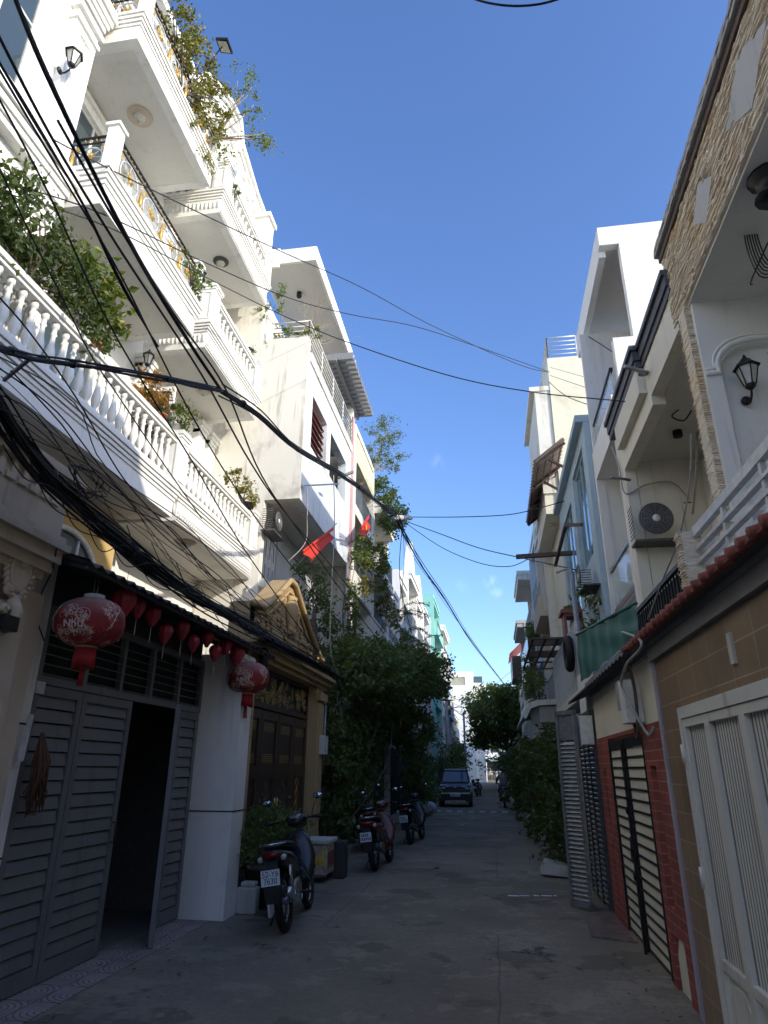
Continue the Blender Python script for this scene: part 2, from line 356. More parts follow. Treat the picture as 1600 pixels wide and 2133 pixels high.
# ------------------------------------------------------------------ mesh helpers
class MB:
    def __init__(s): s.v = []; s.f = []; s.sm = []
    def add(s, vs, fs, smooth=False):
        o = len(s.v); s.v += [tuple(p) for p in vs]
        s.f += [tuple(i+o for i in f) for f in fs]; s.sm += [smooth]*len(fs); return s
    def box(s, x0, x1, y0, y1, z0, z1):
        if x0 > x1: x0, x1 = x1, x0
        if y0 > y1: y0, y1 = y1, y0
        if z0 > z1: z0, z1 = z1, z0
        return s.add([(x0,y0,z0),(x1,y0,z0),(x1,y1,z0),(x0,y1,z0),(x0,y0,z1),(x1,y0,z1),(x1,y1,z1),(x0,y1,z1)],
                     [(0,3,2,1),(4,5,6,7),(0,1,5,4),(1,2,6,5),(2,3,7,6),(3,0,4,7)])
    def prism(s, pts, vec, smooth=False):
        n = len(pts); vec = Vector(vec); p = [Vector(q) for q in pts]
        return s.add(p+[q+vec for q in p], [tuple(range(n))[::-1], tuple(range(n, 2*n))]+[(i, (i+1) % n, n+(i+1) % n, n+i) for i in range(n)])
    def bar(s, a, b, w, h, up=(0, 0, 1)):
        a = Vector(a); b = Vector(b); d = (b-a).normalized(); up = Vector(up)
        if abs(d.dot(up)) > .98: up = Vector((1, 0, 0))
        x = d.cross(up).normalized()*w/2; z = x.cross(d).normalized()*h/2
        return s.prism([a-x-z, a+x-z, a+x+z, a-x+z], b-a)
    def tube(s, pts, r, n=6, closed=False, caps=True):
        P = [Vector(p) for p in pts]; m = len(P); rr = r if isinstance(r, (list, tuple)) else [r]*m
        vs = []; prev = None
        for i, p in enumerate(P):
            if closed: d = P[(i+1) % m]-P[i-1]
            else: d = P[min(i+1, m-1)]-P[max(i-1, 0)]
            if d.length < 1e-9: d = Vector((0, 0, 1))
            d.normalize()
            if prev is None:
                a = Vector((0, 0, 1)) if abs(d.z) < .9 else Vector((1, 0, 0)); x = d.cross(a).normalized()
            else:
                x = prev-d*prev.dot(d); x = x.normalized() if x.length > 1e-6 else d.orthogonal().normalized()
            prev = x; y = d.cross(x)
            for k in range(n):
                t = 2*math.pi*k/n; vs.append(p+(x*math.cos(t)+y*math.sin(t))*rr[i])
        fs = []
        for i in range(m if closed else m-1):
            j = (i+1) % m
            for k in range(n): fs.append((i*n+k, i*n+(k+1) % n, j*n+(k+1) % n, j*n+k))
        if caps and not closed: fs += [tuple(range(n))[::-1], tuple(range((m-1)*n, m*n))]
        return s.add(vs, fs, True)
    def cyl(s, a, b, r, n=12, r2=None): return s.tube([a, b], [r, r if r2 is None else r2], n)
    def lathe(s, prof, c=(0, 0, 0), n=16, axis='Z', sx=1, sy=1):
        vs = []; cx, cy, cz = c
        for (r, z) in prof:
            for k in range(n):
                t = 2*math.pi*k/n; a, b = r*math.cos(t)*sx, r*math.sin(t)*sy
                vs.append((cx+a, cy+b, cz+z) if axis == 'Z' else ((cx+z, cy+a, cz+b) if axis == 'X' else (cx+a, cy+z, cz+b)))
        m = len(prof); fs = [(i*n+k, i*n+(k+1) % n, (i+1)*n+(k+1) % n, (i+1)*n+k) for i in range(m-1) for k in range(n)]
        fs += [tuple(range(n))[::-1], tuple(range((m-1)*n, m*n))]
        return s.add(vs, fs, True)
    def loft(s, secs, n=14, p=2.4, axis='Y'):
        """sections (x, y, z, half width, half height) across the Y axis, superellipse"""
        vs = []
        for (x, y, z, a, b) in secs:
            for k in range(n):
                t = 2*math.pi*k/n; c, q = math.cos(t), math.sin(t)
                u = a*math.copysign(abs(c)**(2/p), c); v = b*math.copysign(abs(q)**(2/p), q)
                vs.append((x+u, y, z+v) if axis == 'Y' else (x+u, y+v, z))
        m = len(secs); fs = [(i*n+k, i*n+(k+1) % n, (i+1)*n+(k+1) % n, (i+1)*n+k) for i in range(m-1) for k in range(n)]
        fs += [tuple(range(n))[::-1], tuple(range((m-1)*n, m*n))]
        return s.add(vs, fs, True)
    def torus(s, c, R_, r, axis='X', n=28, m=8, a0=0, a1=2*math.pi):
        pts = []; full = abs(a1-a0-2*math.pi) < 1e-6; N = n if full else n+1
        for i in range(N):
            t = a0+(a1-a0)*i/n; u, v = R_*math.cos(t), R_*math.sin(t)
            pts.append({'X': (c[0], c[1]+u, c[2]+v), 'Y': (c[0]+u, c[1], c[2]+v), 'Z': (c[0]+u, c[1]+v, c[2])}[axis])
        return s.tube(pts, r, m, closed=full)
    def wall(s, ax, t0, t1, u0, u1, z0, z1, holes=()):
        """wall slab between t0 and t1 on axis ax, with rectangular openings (u0,u1,z0,z1)"""
        us = sorted({u0, u1}|{h[0] for h in holes if u0 < h[0] < u1}|{h[1] for h in holes if u0 < h[1] < u1})
        zs = sorted({z0, z1}|{h[2] for h in holes if z0 < h[2] < z1}|{h[3] for h in holes if z0 < h[3] < z1})
        def P(t, u, z): return (t, u, z) if ax == 'X' else (u, t, z)
        keep = {}
        for i in range(len(us)-1):
            for j in range(len(zs)-1):
                um, zm = (us[i]+us[i+1])/2, (zs[j]+zs[j+1])/2
                keep[i, j] = not any(h[0] < um < h[1] and h[2] < zm < h[3] for h in holes)
        def q(a, b, c, d): s.add([a, b, c, d], [(0, 1, 2, 3)])
        for (i, j), k in keep.items():
            if not k: continue
            a, b, c, d = us[i], us[i+1], zs[j], zs[j+1]
            q(P(t0,a,c), P(t0,b,c), P(t0,b,d), P(t0,a,d)); q(P(t1,a,c), P(t1,a,d), P(t1,b,d), P(t1,b,c))
            if not keep.get((i-1, j)): q(P(t0,a,c), P(t0,a,d), P(t1,a,d), P(t1,a,c))
            if not keep.get((i+1, j)): q(P(t0,b,c), P(t1,b,c), P(t1,b,d), P(t0,b,d))
            if not keep.get((i, j-1)): q(P(t0,a,c), P(t1,a,c), P(t1,b,c), P(t0,b,c))
            if not keep.get((i, j+1)): q(P(t0,a,d), P(t0,b,d), P(t1,b,d), P(t1,a,d))
        return s
    def leaves(s, pts, size, r=rng, asp=.55, droop=.3):
        for p in pts:
            L = size*r.uniform(.6, 1.3); W = L*asp
            d = Vector((r.gauss(0, 1), r.gauss(0, 1), r.gauss(-droop, .7))).normalized()
            x = d.cross(Vector((r.gauss(0, 1), r.gauss(0, 1), r.gauss(0, 1)))).normalized()*W/2
            p = Vector(p)
            up = d.cross(x).normalized()*L*.12
            s.add([p-d*L/2, p+x+up, p+d*L/2, p-x+up], [(0, 1, 2), (0, 2, 3)])
        return s
ORG = {}
def mesh_of(name, mb):
    me = bpy.data.meshes.new(name); me.from_pydata([tuple(v) for v in mb.v], [], mb.f)
    me.polygons.foreach_set('use_smooth', mb.sm); me.update()
    return me
def tag(o, label=None, cat=None, group=None, kind=None):
    for k, v in (('label', label), ('category', cat), ('group', group), ('kind', kind)):
        if v: o[k] = v
    return o
def thing(name, label, cat, loc=(0, 0, 0), group=None):
    o = bpy.data.objects.new(name, None); o.empty_display_size = .2; col.objects.link(o)
    o.location = loc; ORG[o] = Vector(loc); return tag(o, label, cat, group)
SPLIT = {'cornice', 'pilaster', 'pilaster_panel', 'window_surround', 'hinge', 'indicator', 'rear_shock', 'trim_stripe', 'front_fork', 'wheel_arch', 'plaster_panel', 'tile_joint', 'cable_box', 'band', 'eyes', 'pipe_stub', 'pier', 'rail_post', 'drain_strip', 'corner_post', 'roof_rail', 'ground_band', 'roof_canopy', 'railing', 'swingarm', 'wall', 'front_frame', 'panel', 'grille_strip', 'shelf', 'sill', 'cap', 'lintel_beam'}
def clusters(mb, gap=.02):
    """groups of touching pieces of a mesh"""
    n = len(mb.v); par = list(range(n))
    def find(a):
        while par[a] != a: par[a] = par[par[a]]; a = par[a]
        return a
    for f in mb.f:
        r0 = find(f[0])
        for q in f[1:]: par[find(q)] = r0
    isl = {}
    for i in range(n): isl.setdefault(find(i), []).append(i)
    V = np.array(mb.v); keys = list(isl); bb = [(V[isl[k]].min(0)-gap, V[isl[k]].max(0)+gap) for k in keys]
    if len(keys) > 400: return None
    cp = list(range(len(keys)))
    def f2(a):
        while cp[a] != a: a = cp[a]
        return a
    for i in range(len(keys)):
        for j in range(i+1, len(keys)):
            if (bb[i][0] <= bb[j][1]).all() and (bb[j][0] <= bb[i][1]).all(): cp[f2(j)] = f2(i)
    g = {}
    for i in range(len(keys)): g.setdefault(f2(i), set()).update(isl[keys[i]])
    return list(g.values()) if len(g) > 1 else None
def part(name, mb, mat, parent, label=None, bevel=0, kind=None, fix=True):
    """a part; pieces that do not touch become parts of their own"""
    cl = clusters(mb) if name in SPLIT and parent is not None and len(mb.f) < 6000 else None
    if not cl: return part1(name, mb, mat, parent, label, bevel, kind, fix)
    first = None
    for c in cl:
        idx = sorted(c); mp_ = {o: i for i, o in enumerate(idx)}; m2 = MB(); m2.v = [mb.v[i] for i in idx]
        for f, s_ in zip(mb.f, mb.sm):
            if f[0] in mp_: m2.f.append(tuple(mp_[q] for q in f)); m2.sm.append(s_)
        o = part1(name, m2, mat, parent, label, bevel, kind, fix); first = first or o
    return first
def part1(name, mb, mat, parent, label=None, bevel=0, kind=None, fix=True):
    """one mesh object; mb is in world coordinates of its (unrotated) thing"""
    org = ORG.get(parent, Vector((0, 0, 0))) if parent is not None else Vector((0, 0, 0))
    me = bpy.data.meshes.new(name)
    me.from_pydata([(v[0]-org.x, v[1]-org.y, v[2]-org.z) for v in mb.v], [], mb.f)
    me.polygons.foreach_set('use_smooth', mb.sm)
    if fix and len(mb.f) < 20000:
        import bmesh
        bm = bmesh.new(); bm.from_mesh(me); bmesh.ops.recalc_face_normals(bm, faces=bm.faces); bm.to_mesh(me); bm.free()
    me.materials.append(MATS[mat] if isinstance(mat, str) else mat)
    o = bpy.data.objects.new(name, me); col.objects.link(o)
    if parent is not None: o.parent = parent; ORG[o] = org
    if bevel:
        b = o.modifiers.new('bevel', 'BEVEL'); b.width = bevel; b.segments = 2; b.limit_method = 'ANGLE'; b.angle_limit = R(40)
    if label: o['label'] = label
    if kind: o['kind'] = kind
    return o
def solo(name, mb, mat, label, cat, loc=(0, 0, 0), group=None, bevel=0, kind=None):
    """a thing that is one mesh; mb in local coordinates of loc"""
    o = part(name, mb, mat, None, bevel=bevel); o.location = loc
    return tag(o, label, cat, group, kind)
def soloW(name, mb, mat, label, cat, group=None, bevel=0, kind=None):
    """same, mb in world coordinates; origin goes to the base of its bounds"""
    a = np.array(mb.v); c = (a.min(0)+a.max(0))/2; c[2] = a[:, 2].min()
    mb.v = [tuple(q) for q in (a-c)]
    return solo(name, mb, mat, label, cat, tuple(c), group, bevel, kind)
def kids(o): return [c for c in bpy.data.objects if c.parent == o]
def copy_tree(o, parent=None):
    c = o.copy(); col.objects.link(c)
    if parent is not None: c.parent = parent
    ORG[c] = ORG.get(o, Vector((0, 0, 0)))
    for ch in kids(o): copy_tree(ch, c)
    return c
def spline(P, seg=8):
    P = [Vector(p) for p in P]
    if len(P) < 3:
        return [P[0].lerp(P[-1], i/seg) for i in range(seg+1)]
    o = []
    for i in range(len(P)-1):
        p0 = P[max(i-1, 0)]; p1 = P[i]; p2 = P[i+1]; p3 = P[min(i+2, len(P)-1)]
        for k in range(seg):
            t = k/seg; o.append(.5*((2*p1)+(p2-p0)*t+(2*p0-5*p1+4*p2-p3)*t*t+(3*p1-p0-3*p2+p3)*t**3))
    o.append(P[-1]); return o
def text_mesh(txt, size):
    cu = bpy.data.curves.new('text', 'FONT'); cu.body = txt; cu.size = size; cu.align_x = 'CENTER'; cu.align_y = 'CENTER'; cu.extrude = .0015
    o = bpy.data.objects.new('text', cu); col.objects.link(o); bpy.context.view_layer.update()
    me = bpy.data.meshes.new_from_object(o.evaluated_get(bpy.context.evaluated_depsgraph_get()))
    vs = [v.co.copy() for v in me.vertices]; fs = [tuple(p.vertices) for p in me.polygons]
    bpy.data.objects.remove(o); bpy.data.curves.remove(cu); bpy.data.meshes.remove(me)
    return vs, fs
# ------------------------------------------------------------------ ground, road, pavement
def struct(name, mb, mat, label=None):
    o = part(name, mb, mat, None); o['kind'] = 'structure'
    if label: o['label'] = label
    return o
MATS['ground'] = plaster('ground_concrete', (.16, .155, .145), .4)
struct('ground', MB().box(-500, 500, -200, 900, -.5, -.006), 'ground')
def sheet(x0, x1, y0, y1, z, nx=1, ny=1):
    mb = MB(); vs = []
    for j in range(ny+1):
        for i in range(nx+1): vs.append((x0+(x1-x0)*i/nx, y0+(y1-y0)*j/ny, z))
    mb.add(vs, [(j*(nx+1)+i, j*(nx+1)+i+1, (j+1)*(nx+1)+i+1, (j+1)*(nx+1)+i) for j in range(ny) for i in range(nx)]); return mb
struct('road', sheet(-4.2, 2.4, -14, 112, 0.0), 'asphalt')
struct('cross_road', sheet(-70, 60, 112.02, 124, 0.0), 'asphalt')
mb = MB(); mb.prism([(-4.3, 1.0, .002), (-3.36, 2.0, .002), (-3.42, 8.55, .002), (-4.3, 8.55, .002)], (0, 0, .006))
struct('pavement', mb, 'paving')
# concrete aprons and ramps in front of the houses
mb = MB(); r = random.Random(3)
for (x0, x1, y0, y1) in ((.95, 1.40, 8.6, 10.0), (.9, 1.4, 14, 17)):
    mb.prism([(x0, y0, .003), (x1, y0-.2, .003), (x1, y1, .003), (x0+.1, y1-.1, .003)], (0, 0, .018))
plain('wet_tile', (.22, .17, .14), .3, var=.6, scale=6)
struct('kerb_ramp', mb, 'wet_tile')
mb = MB(); y = 15.0
while y < 108:
    L = r.uniform(1.2, 3.2)
    mb.prism([(-3.9, y, 0), (-3.05-r.uniform(0, .35), y+.1, 0), (-3.05-r.uniform(0, .35), y+L, 0), (-3.9, y+L, 0)], (0, 0, r.uniform(.05, .12)))
    y += L+r.uniform(.02, .8)
y = 17.0
while y < 108:
    L = r.uniform(1.2, 3.2)
    mb.prism([(1.9, y, 0), (1.9, y+L, 0), (.95+r.uniform(-.1, .2), y+L, 0), (.95+r.uniform(-.1, .2), y+.1, 0)], (0, 0, r.uniform(.05, .12)))
    y += L+r.uniform(.02, .8)
struct('kerb', mb, 'concrete')
# speed hump with painted dashes across the road
mb = MB(); mb.prism([(-2.9, 30.6, .003), (-2.9, 30.85, .05), (-2.9, 31.1, .003)], (4.4, 0, 0)); hump = struct('speed_hump', mb, 'asphalt')
mb = MB()
for i in range(9):
    x = -2.6+i*.47; mb.prism([(x, 30.61, .008), (x+.24, 30.61, .008), (x+.24, 30.85, .0545), (x, 30.85, .0545)], (0, -.001, .003))
struct('hump_paint', mb, 'gravel_pale')
# water lying in a groove across the road, right of the middle, mirrors the sky
def puddle(name, px, py, w_, d_, seed):
    r = random.Random(seed); c = at(px, py, 'Z', 0); pts = []
    for k in range(18):
        t = 2*math.pi*k/18; q = r.uniform(.75, 1.15)
        pts.append((c.x+w_*math.cos(t)*q, c.y+d_*math.sin(t)*q, .0045))
    mb = MB(); mb.add(pts, [tuple(range(18))]); o = struct(name, mb, 'water'); return o
m, t, b = newmat('water'); b.inputs['Base Color'].default_value = (.02, .022, .024, 1); b.inputs['Roughness'].default_value = .03; b.inputs['Specular IOR Level'].default_value = 1.0; MATS['water'] = m
mb = MB(); r = random.Random(6)  # broken row of thin pale strips across the road
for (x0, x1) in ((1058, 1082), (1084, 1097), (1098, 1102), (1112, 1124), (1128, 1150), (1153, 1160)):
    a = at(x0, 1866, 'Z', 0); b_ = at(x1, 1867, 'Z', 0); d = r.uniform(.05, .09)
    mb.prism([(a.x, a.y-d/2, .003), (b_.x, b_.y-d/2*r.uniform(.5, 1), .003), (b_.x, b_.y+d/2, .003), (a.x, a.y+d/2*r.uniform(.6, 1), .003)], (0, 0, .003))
struct('pale_strips', mb, 'plate_white')
puddle('water', 965, 1722, .30, .03, 4); puddle('water', 1045, 1722, .2, .03, 5)

# ------------------------------------------------------------------ shared facade pieces
def rect_frame(mb, ax, t0, t1, u0, u1, z0, z1, wd):
    """picture-frame moulding on a wall"""
    mb.wall(ax, t0, t1, u0, u1, z0, z1, [(u0+wd, u1-wd, z0+wd, z1-wd)])
def window(parent, x, y0, y1, z0, z1, d=.12, face=1, frame='white_metal', pane='glass', mull=1, trans=1, bars=None, name='window'):
    """window set into a wall facing +X (face 1) or -X (face -1) at plane x; frame, pane, mullions"""
    f = MB(); a, b_ = (x-d, x-d+.06) if face == 1 else (x+d-.06, x+d)
    rect_frame(f, 'X', a, b_, y0+.004, y1-.004, z0+.004, z1-.004, .06)
    for i in range(1, mull+1):
        y = y0+(y1-y0)*i/(mull+1); f.box(a+.005, b_-.005, y-.025, y+.025, z0+.06, z1-.06)
    for i in range(1, trans+1):
        z = z0+(z1-z0)*i/(trans+1); f.box(a+.01, b_-.01, y0+.06, y1-.06, z-.02, z+.02)
    o = part(name, f, frame, parent)
    g = MB(); xm = (a+b_)/2; g.box(xm-.006, xm+.006, y0+.02, y1-.02, z0+.02, z1-.02); part('pane', g, pane, o)
    if bars:
        g = MB(); n = int((y1-y0)/.12)
        for i in range(1, n): g.cyl((x-face*.03, y0+(y1-y0)*i/n, z0), (x-face*.03, y0+(y1-y0)*i/n, z1), .008, 5)
        part('bars', g, bars, o)
    return o
def baluster_mesh(h):
    return MB().lathe([(.045, 0), (.045, .06*h), (.028, .08*h), (.028, .14*h), (.05, .2*h), (.062, .3*h), (.056, .4*h), (.032, .58*h), (.026, .72*h), (.042, .76*h), (.028, .8*h), (.03, .88*h), (.046, .9*h), (.046, h)], n=10)
def balustrade(parent, p0, p1, z, h, mat='white', n=None, piers=(True, True), bal='baluster', pier_w=.3):
    """stone balustrade from p0 to p1 (xy), bottom z, height h: base, handrail, turned balusters, piers"""
    p0 = Vector((p0[0], p0[1], 0)); p1 = Vector((p1[0], p1[1], 0)); L = (p1-p0).length; d = (p1-p0).normalized()
    rail = MB(); zz = Vector((0, 0, 1))
    rail.bar(p0+zz*(z+.035), p1+zz*(z+.035), .19, .07)
    rail.bar(p0+zz*(z+h-.035), p1+zz*(z+h-.035), .21, .07); rail.bar(p0+zz*(z+h-.095), p1+zz*(z+h-.095), .15, .05)
    o = part('balustrade', rail, mat, parent)
    n = n or int(L/.19); me = None
    for i in range(n):
        p = p0+d*(L*(i+.5)/n)
        if me is None:
            b = part(bal, baluster_mesh(h-.19), mat, None); me = b.data
        else: b = bpy.data.objects.new(bal, me); col.objects.link(b)
        b.parent = o; org = ORG[o]; b.location = (p.x-org.x, p.y-org.y, z+.07); ORG[b] = org
    for k, (pp, on) in enumerate(((p0, piers[0]), (p1, piers[1]))):
        if not on: continue
        q = MB(); s_ = pier_w/2
        q.box(pp.x-s_, pp.x+s_, pp.y-s_, pp.y+s_, z-.02, z+h+.02); q.box(pp.x-s_-.04, pp.x+s_+.04, pp.y-s_-.04, pp.y+s_+.04, z+h+.02, z+h+.09)
        q.box(pp.x-s_-.02, pp.x+s_+.02, pp.y-s_-.02, pp.y+s_+.02, z+h-.03, z+h+.018)
        rect_frame(q, 'Y', pp.y-s_-.014, pp.y-s_+.002, pp.x-s_+.04, pp.x+s_-.04, z+.08, z+h-.08, .03)
        rect_frame(q, 'X', pp.x+s_-.002, pp.x+s_+.014, pp.y-s_+.04, pp.y+s_-.04, z+.08, z+h-.08, .03)
        part('pier', q, mat, o)
    return o
def moulded_slab(parent, x0, x1, y0, y1, z0, z1, mat='white', soffit='soffit', name='balcony', lip=.05, steps=4, lace=False):
    """balcony slab jutting to x1: plain fascia below, stepped mouldings above, inset soffit panel"""
    b = MB(); h = z1-z0; zf = z0+h*(.52 if not lace else .62)
    b.box(x0, x1-.16, y0+.16, y1-.16, z0+.012, zf-.01)                       # core
    b.wall('X', x1-.16, x1, y0, y1, z0, zf); b.box(x0, x1-.1601, y0, y0+.158, z0, zf); b.box(x0, x1-.1601, y1-.158, y1, z0, zf)
    for i in range(steps):
        o = .018+.022*i; a = zf+(z1-zf)*i/steps; c = zf+(z1-zf)*(i+1)/steps
        b.box(x0, x1+o, y0-o, y1+o, a, c-.012); b.box(x0, x1+o-.03, y0-o+.03, y1+o-.03, c-.0121, c)
    o_ = part(name, b, mat, parent)
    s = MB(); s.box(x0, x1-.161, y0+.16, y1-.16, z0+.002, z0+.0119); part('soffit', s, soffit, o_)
    if lace:
        l = MB(); n = int((y1-y0)/.085)
        for i in range(n):
            y = y0+.05+(y1-y0-.1)*i/(n-1)
            l.lathe([(.0, 0), (.03, .012), (.034, .02), (0, .028)], (x1, y, z0+.10), 8, 'X')
            l.tube([(x1+.006, y, z0+.13), (x1+.012, y, zf-.06)], [.022, .012], 5)
        n = int((x1-x0)/.085)
        for i in range(n):
            x = x0+.05+(x1-x0-.1)*i/(n-1); l.tube([(x, y0-.006, z0+.13), (x, y0-.012, zf-.06)], [.022, .012], 5)
        l.box(x1, x1+.02, y0, y1, z0+.03, z0+.055)
        part('dentil', l, mat, o_)
    return o_
def ceiling_rose(loc, r, label, up=1, mat='beige_ornament'):
    """round surface lamp with a moulded rose"""
    t = thing('ceiling_lamp', label, 'ceiling lamp', loc, 'round lamps under the balconies')
    part('rose', MB().lathe([(r, 0), (r, -.015), (r*.9, -.03), (r*.8, -.022), (r*.72, -.04), (r*.6, -.045), (0.01, -.05)], loc, 26), mat, t)
    part('diffuser', MB().lathe([(r*.58, -.046), (r*.5, -.085), (r*.3, -.12), (.02, -.13)], loc, 20), 'lamp_glass', t)
    part('finial', MB().lathe([(.02, -.131), (.022, -.14), (.005, -.155)], loc, 8), 'brass', t)
    return t
def ac_unit(loc, face, label, w=.8, h=.55, d=.3, grille='fan', brand=False):
    """outdoor air conditioner; loc = base centre at the wall; face = +1 (+X) -1 (-X) or 'Y' (-Y)"""
    t = thing('air_conditioner', label, 'air conditioner', loc, 'outdoor air conditioner units')
    b = MB().box(0, d, -w/2, w/2, .0, h); 
    body = part('casing', b, 'ac_shell', t, bevel=.015); ORG[body] = Vector((0, 0, 0))
    f = MB(); cy, cz, r_ = -w*.14, h*.5, h*.40
    f.lathe([(r_, 0), (r_, .012), (r_*.97, .014), (.01, .008)], (d, cy, cz), 28, 'X')
    g = MB()
    for k in range(7): g.torus((d+.018, cy, cz), r_*(k+1)/7.2, .0035, 'X', 28, 4)
    for k in range(12):
        a = k*math.pi/6; g.cyl((d+.019, cy, cz), (d+.019, cy+r_*math.cos(a), cz+r_*math.sin(a)), .003, 4)
    a_ = part('fan_opening', f, 'ac_dark', body); part('fan_grille', g, 'steel', body)
    part('hub', MB().lathe([(h*.09, .0), (h*.09, .01), (.005, .014)], (d+.016, cy, cz), 16, 'X'), 'ac_shell', body)
    v = MB()
    for k in range(9): v.box(.03, d-.03, -w/2-.004, -w/2+.002, .06+k*(h-.1)/9, .06+k*(h-.1)/9+.018)
    part('side_louvre', v, 'ac_dark', body)
    br = MB()
    for s in (-1, 1):
        br.bar((0, s*w*.33, -.02), (d+.03, s*w*.33, -.02), .03, .03); br.bar((0, s*w*.33, -.24), (d-.03, s*w*.33, -.03), .025, .02)
    part('bracket', br, 'ac_shell', t)
    sm = MB().box(d+.001, d+.003, w*.30, w*.305, .0, h).box(-.001, d+.002, -w/2-.003, w/2+.003, -.03, -.001); part('seam', sm, 'ac_dark', body)
    lg = MB().box(d+.002, d+.005, w*.33, w*.45, h*.84, h*.88); part('badge', lg, 'ac_dark', body)
    for o in [t]: o.rotation_euler = (0, 0, {1: 0, -1: math.pi, 'Y': -math.pi/2}[face])
    return t
ORGFIX = True
def wall_lantern(loc, yaw, label, s=1.0):
    """hexagonal carriage lamp on a scrolled bracket; local +X points away from the wall"""
    t = thing('wall_lamp', label, 'wall lamp', loc, 'carriage lamps on the walls'); ORG[t] = Vector((0, 0, 0))
    c = MB(); x = .17*s
    c.lathe([(.05*s, 0), (.05*s, .02*s), (.01, .03*s)], (0, 0, -.18*s), 10, 'X')
    c.tube(spline([(0, 0, -.18*s), (.08*s, 0, -.24*s), (.15*s, 0, -.2*s), (x, 0, -.14*s)]), .012*s, 6)
    c.lathe([(.015*s, -.15*s), (.05*s, -.12*s), (.055*s, -.09*s)], (x, 0, 0), 6)
    part('bracket', c, 'black_metal', t)
    g = MB().lathe([(.052*s, -.088*s), (.10*s, .10*s)], (x, 0, 0), 6); g.sm = [False]*len(g.sm); part('lamp_glass', g, 'lamp_glass', t)
    f = MB()
    for k in range(6):
        a = k*math.pi/3; f.cyl((x+.055*s*math.cos(a), .055*s*math.sin(a), -.09*s), (x+.105*s*math.cos(a), .105*s*math.sin(a), .105*s), .007*s, 5)
    part('frame', f, 'black_metal', t)
    h = MB().lathe([(.125*s, .10*s), (.13*s, .115*s), (.06*s, .18*s), (.05*s, .2*s), (.015*s, .215*s), (.02*s, .24*s), (.003*s, .27*s)], (x, 0, 0), 6); h.sm = [False]*len(h.sm)
    part('lamp_cap', h, 'black_metal', t)
    t.rotation_euler = (0, 0, yaw); return t

# ------------------------------------------------------------------ L0: beige gate wall with cartouche, nearest on the left
t = thing('ornate_gate_wall', 'beige gate wall with Greek key cornice and shield ornament beside the grey shuttered gate', 'gate wall', (-3.6, 3, 0))
mb = MB(); mb.box(-4.2, -3.62, -6, 4.82, 0, 3.02)
mb.box(-3.62, -3.55, 4.05, 4.55, 0, 2.85)
part('wall', mb, 'beige', t)
mb = MB()
for (z0, z1, o) in ((3.02, 3.10, .03), (3.10, 3.16, .07), (3.16, 3.24, .12), (3.24, 3.34, .17), (3.34, 3.40, .22), (3.40, 3.46, .18), (3.46, 3.86, .13), (3.86, 3.92, .20), (3.92, 3.97, .25), (3.97, 4.02, .21)):
    mb.box(-4.2, -3.60+o, -6, 4.60+o*.5, z0, z1)
mb.box(-4.2, -3.55, -6, 4.55, 4.02, 4.10)
part('cornice', mb, 'beige', t)
mb = MB(); y = 4.55
while y > .5:                                           # Greek key: small hooked blocks
    mb.box(-3.471, -3.445, y-.055, y, 3.70, 3.855); mb.box(-3.471, -3.445, y-.10, y-.0551, 3.70, 3.745); y -= .135
part('greek_key', mb, 'beige_ornament', t)
mb = MB(); c = at(38, 1185, 'X', -3.55)
mb.lathe([(.001, .0), (.13, .0), (.15, .03), (.13, .055), (.10, .035), (.001, .055)], (-3.56, c.y, c.z), 24, 'X', sx=.8, sy=1.3)
for k in range(28):
    an = k*2*math.pi/28; rr = .155; mb.tube([(-3.55, c.y+rr*.82*math.cos(an), c.z+rr*1.32*math.sin(an)), (-3.52, c.y+rr*.95*math.cos(an+.1), c.z+rr*1.5*math.sin(an+.1)), (-3.545, c.y+rr*1.05*math.cos(an+.25), c.z+rr*1.55*math.sin(an+.25))], [.022, .02, .008], 6)
for sg in (-1, 1):
    for (z0_, r0) in ((.22, .07), (-.20, .055), (-.34, .045)):
        mb.tube([(-3.53, c.y+sg*(.05+r0*(1-q/10)*(1-math.cos(q*.62))), c.z+z0_+r0*(1-q/10)*math.sin(q*.62)) for q in range(10)], [.026, .025, .024, .022, .02, .018, .016, .014, .012, .01], 6)
mb.tube([(-3.54, c.y, c.z-.24), (-3.50, c.y+.02, c.z-.33), (-3.52, c.y, c.z-.44), (-3.54, c.y, c.z-.50)], [.05, .045, .03, .01], 8)
for k in range(6):
    an = k*1.05; mb.tube([(-3.505, c.y, c.z+.04), (-3.50, c.y+.03*math.cos(an), c.z+.04+.03*math.sin(an)), (-3.51, c.y+.05*math.cos(an+.4), c.z+.04+.05*math.sin(an+.4))], [.012, .016, .004], 6)
part('cartouche', mb, 'beige_ornament', t)
mb = MB(); rect_frame(mb, 'X', -3.55, -3.53, 4.12, 4.48, .4, 2.15, .04); part('panel_moulding', mb, 'beige_ornament', t)
p = at(10, 1300, 'X', -3.5); soloW('letter_box', MB().box(-3.53, -3.42, p.y-.10, p.y+.05, p.z-.055, p.z+.055), 'black_metal', 'small black box fixed below the shield ornament', 'letter box', bevel=.006)

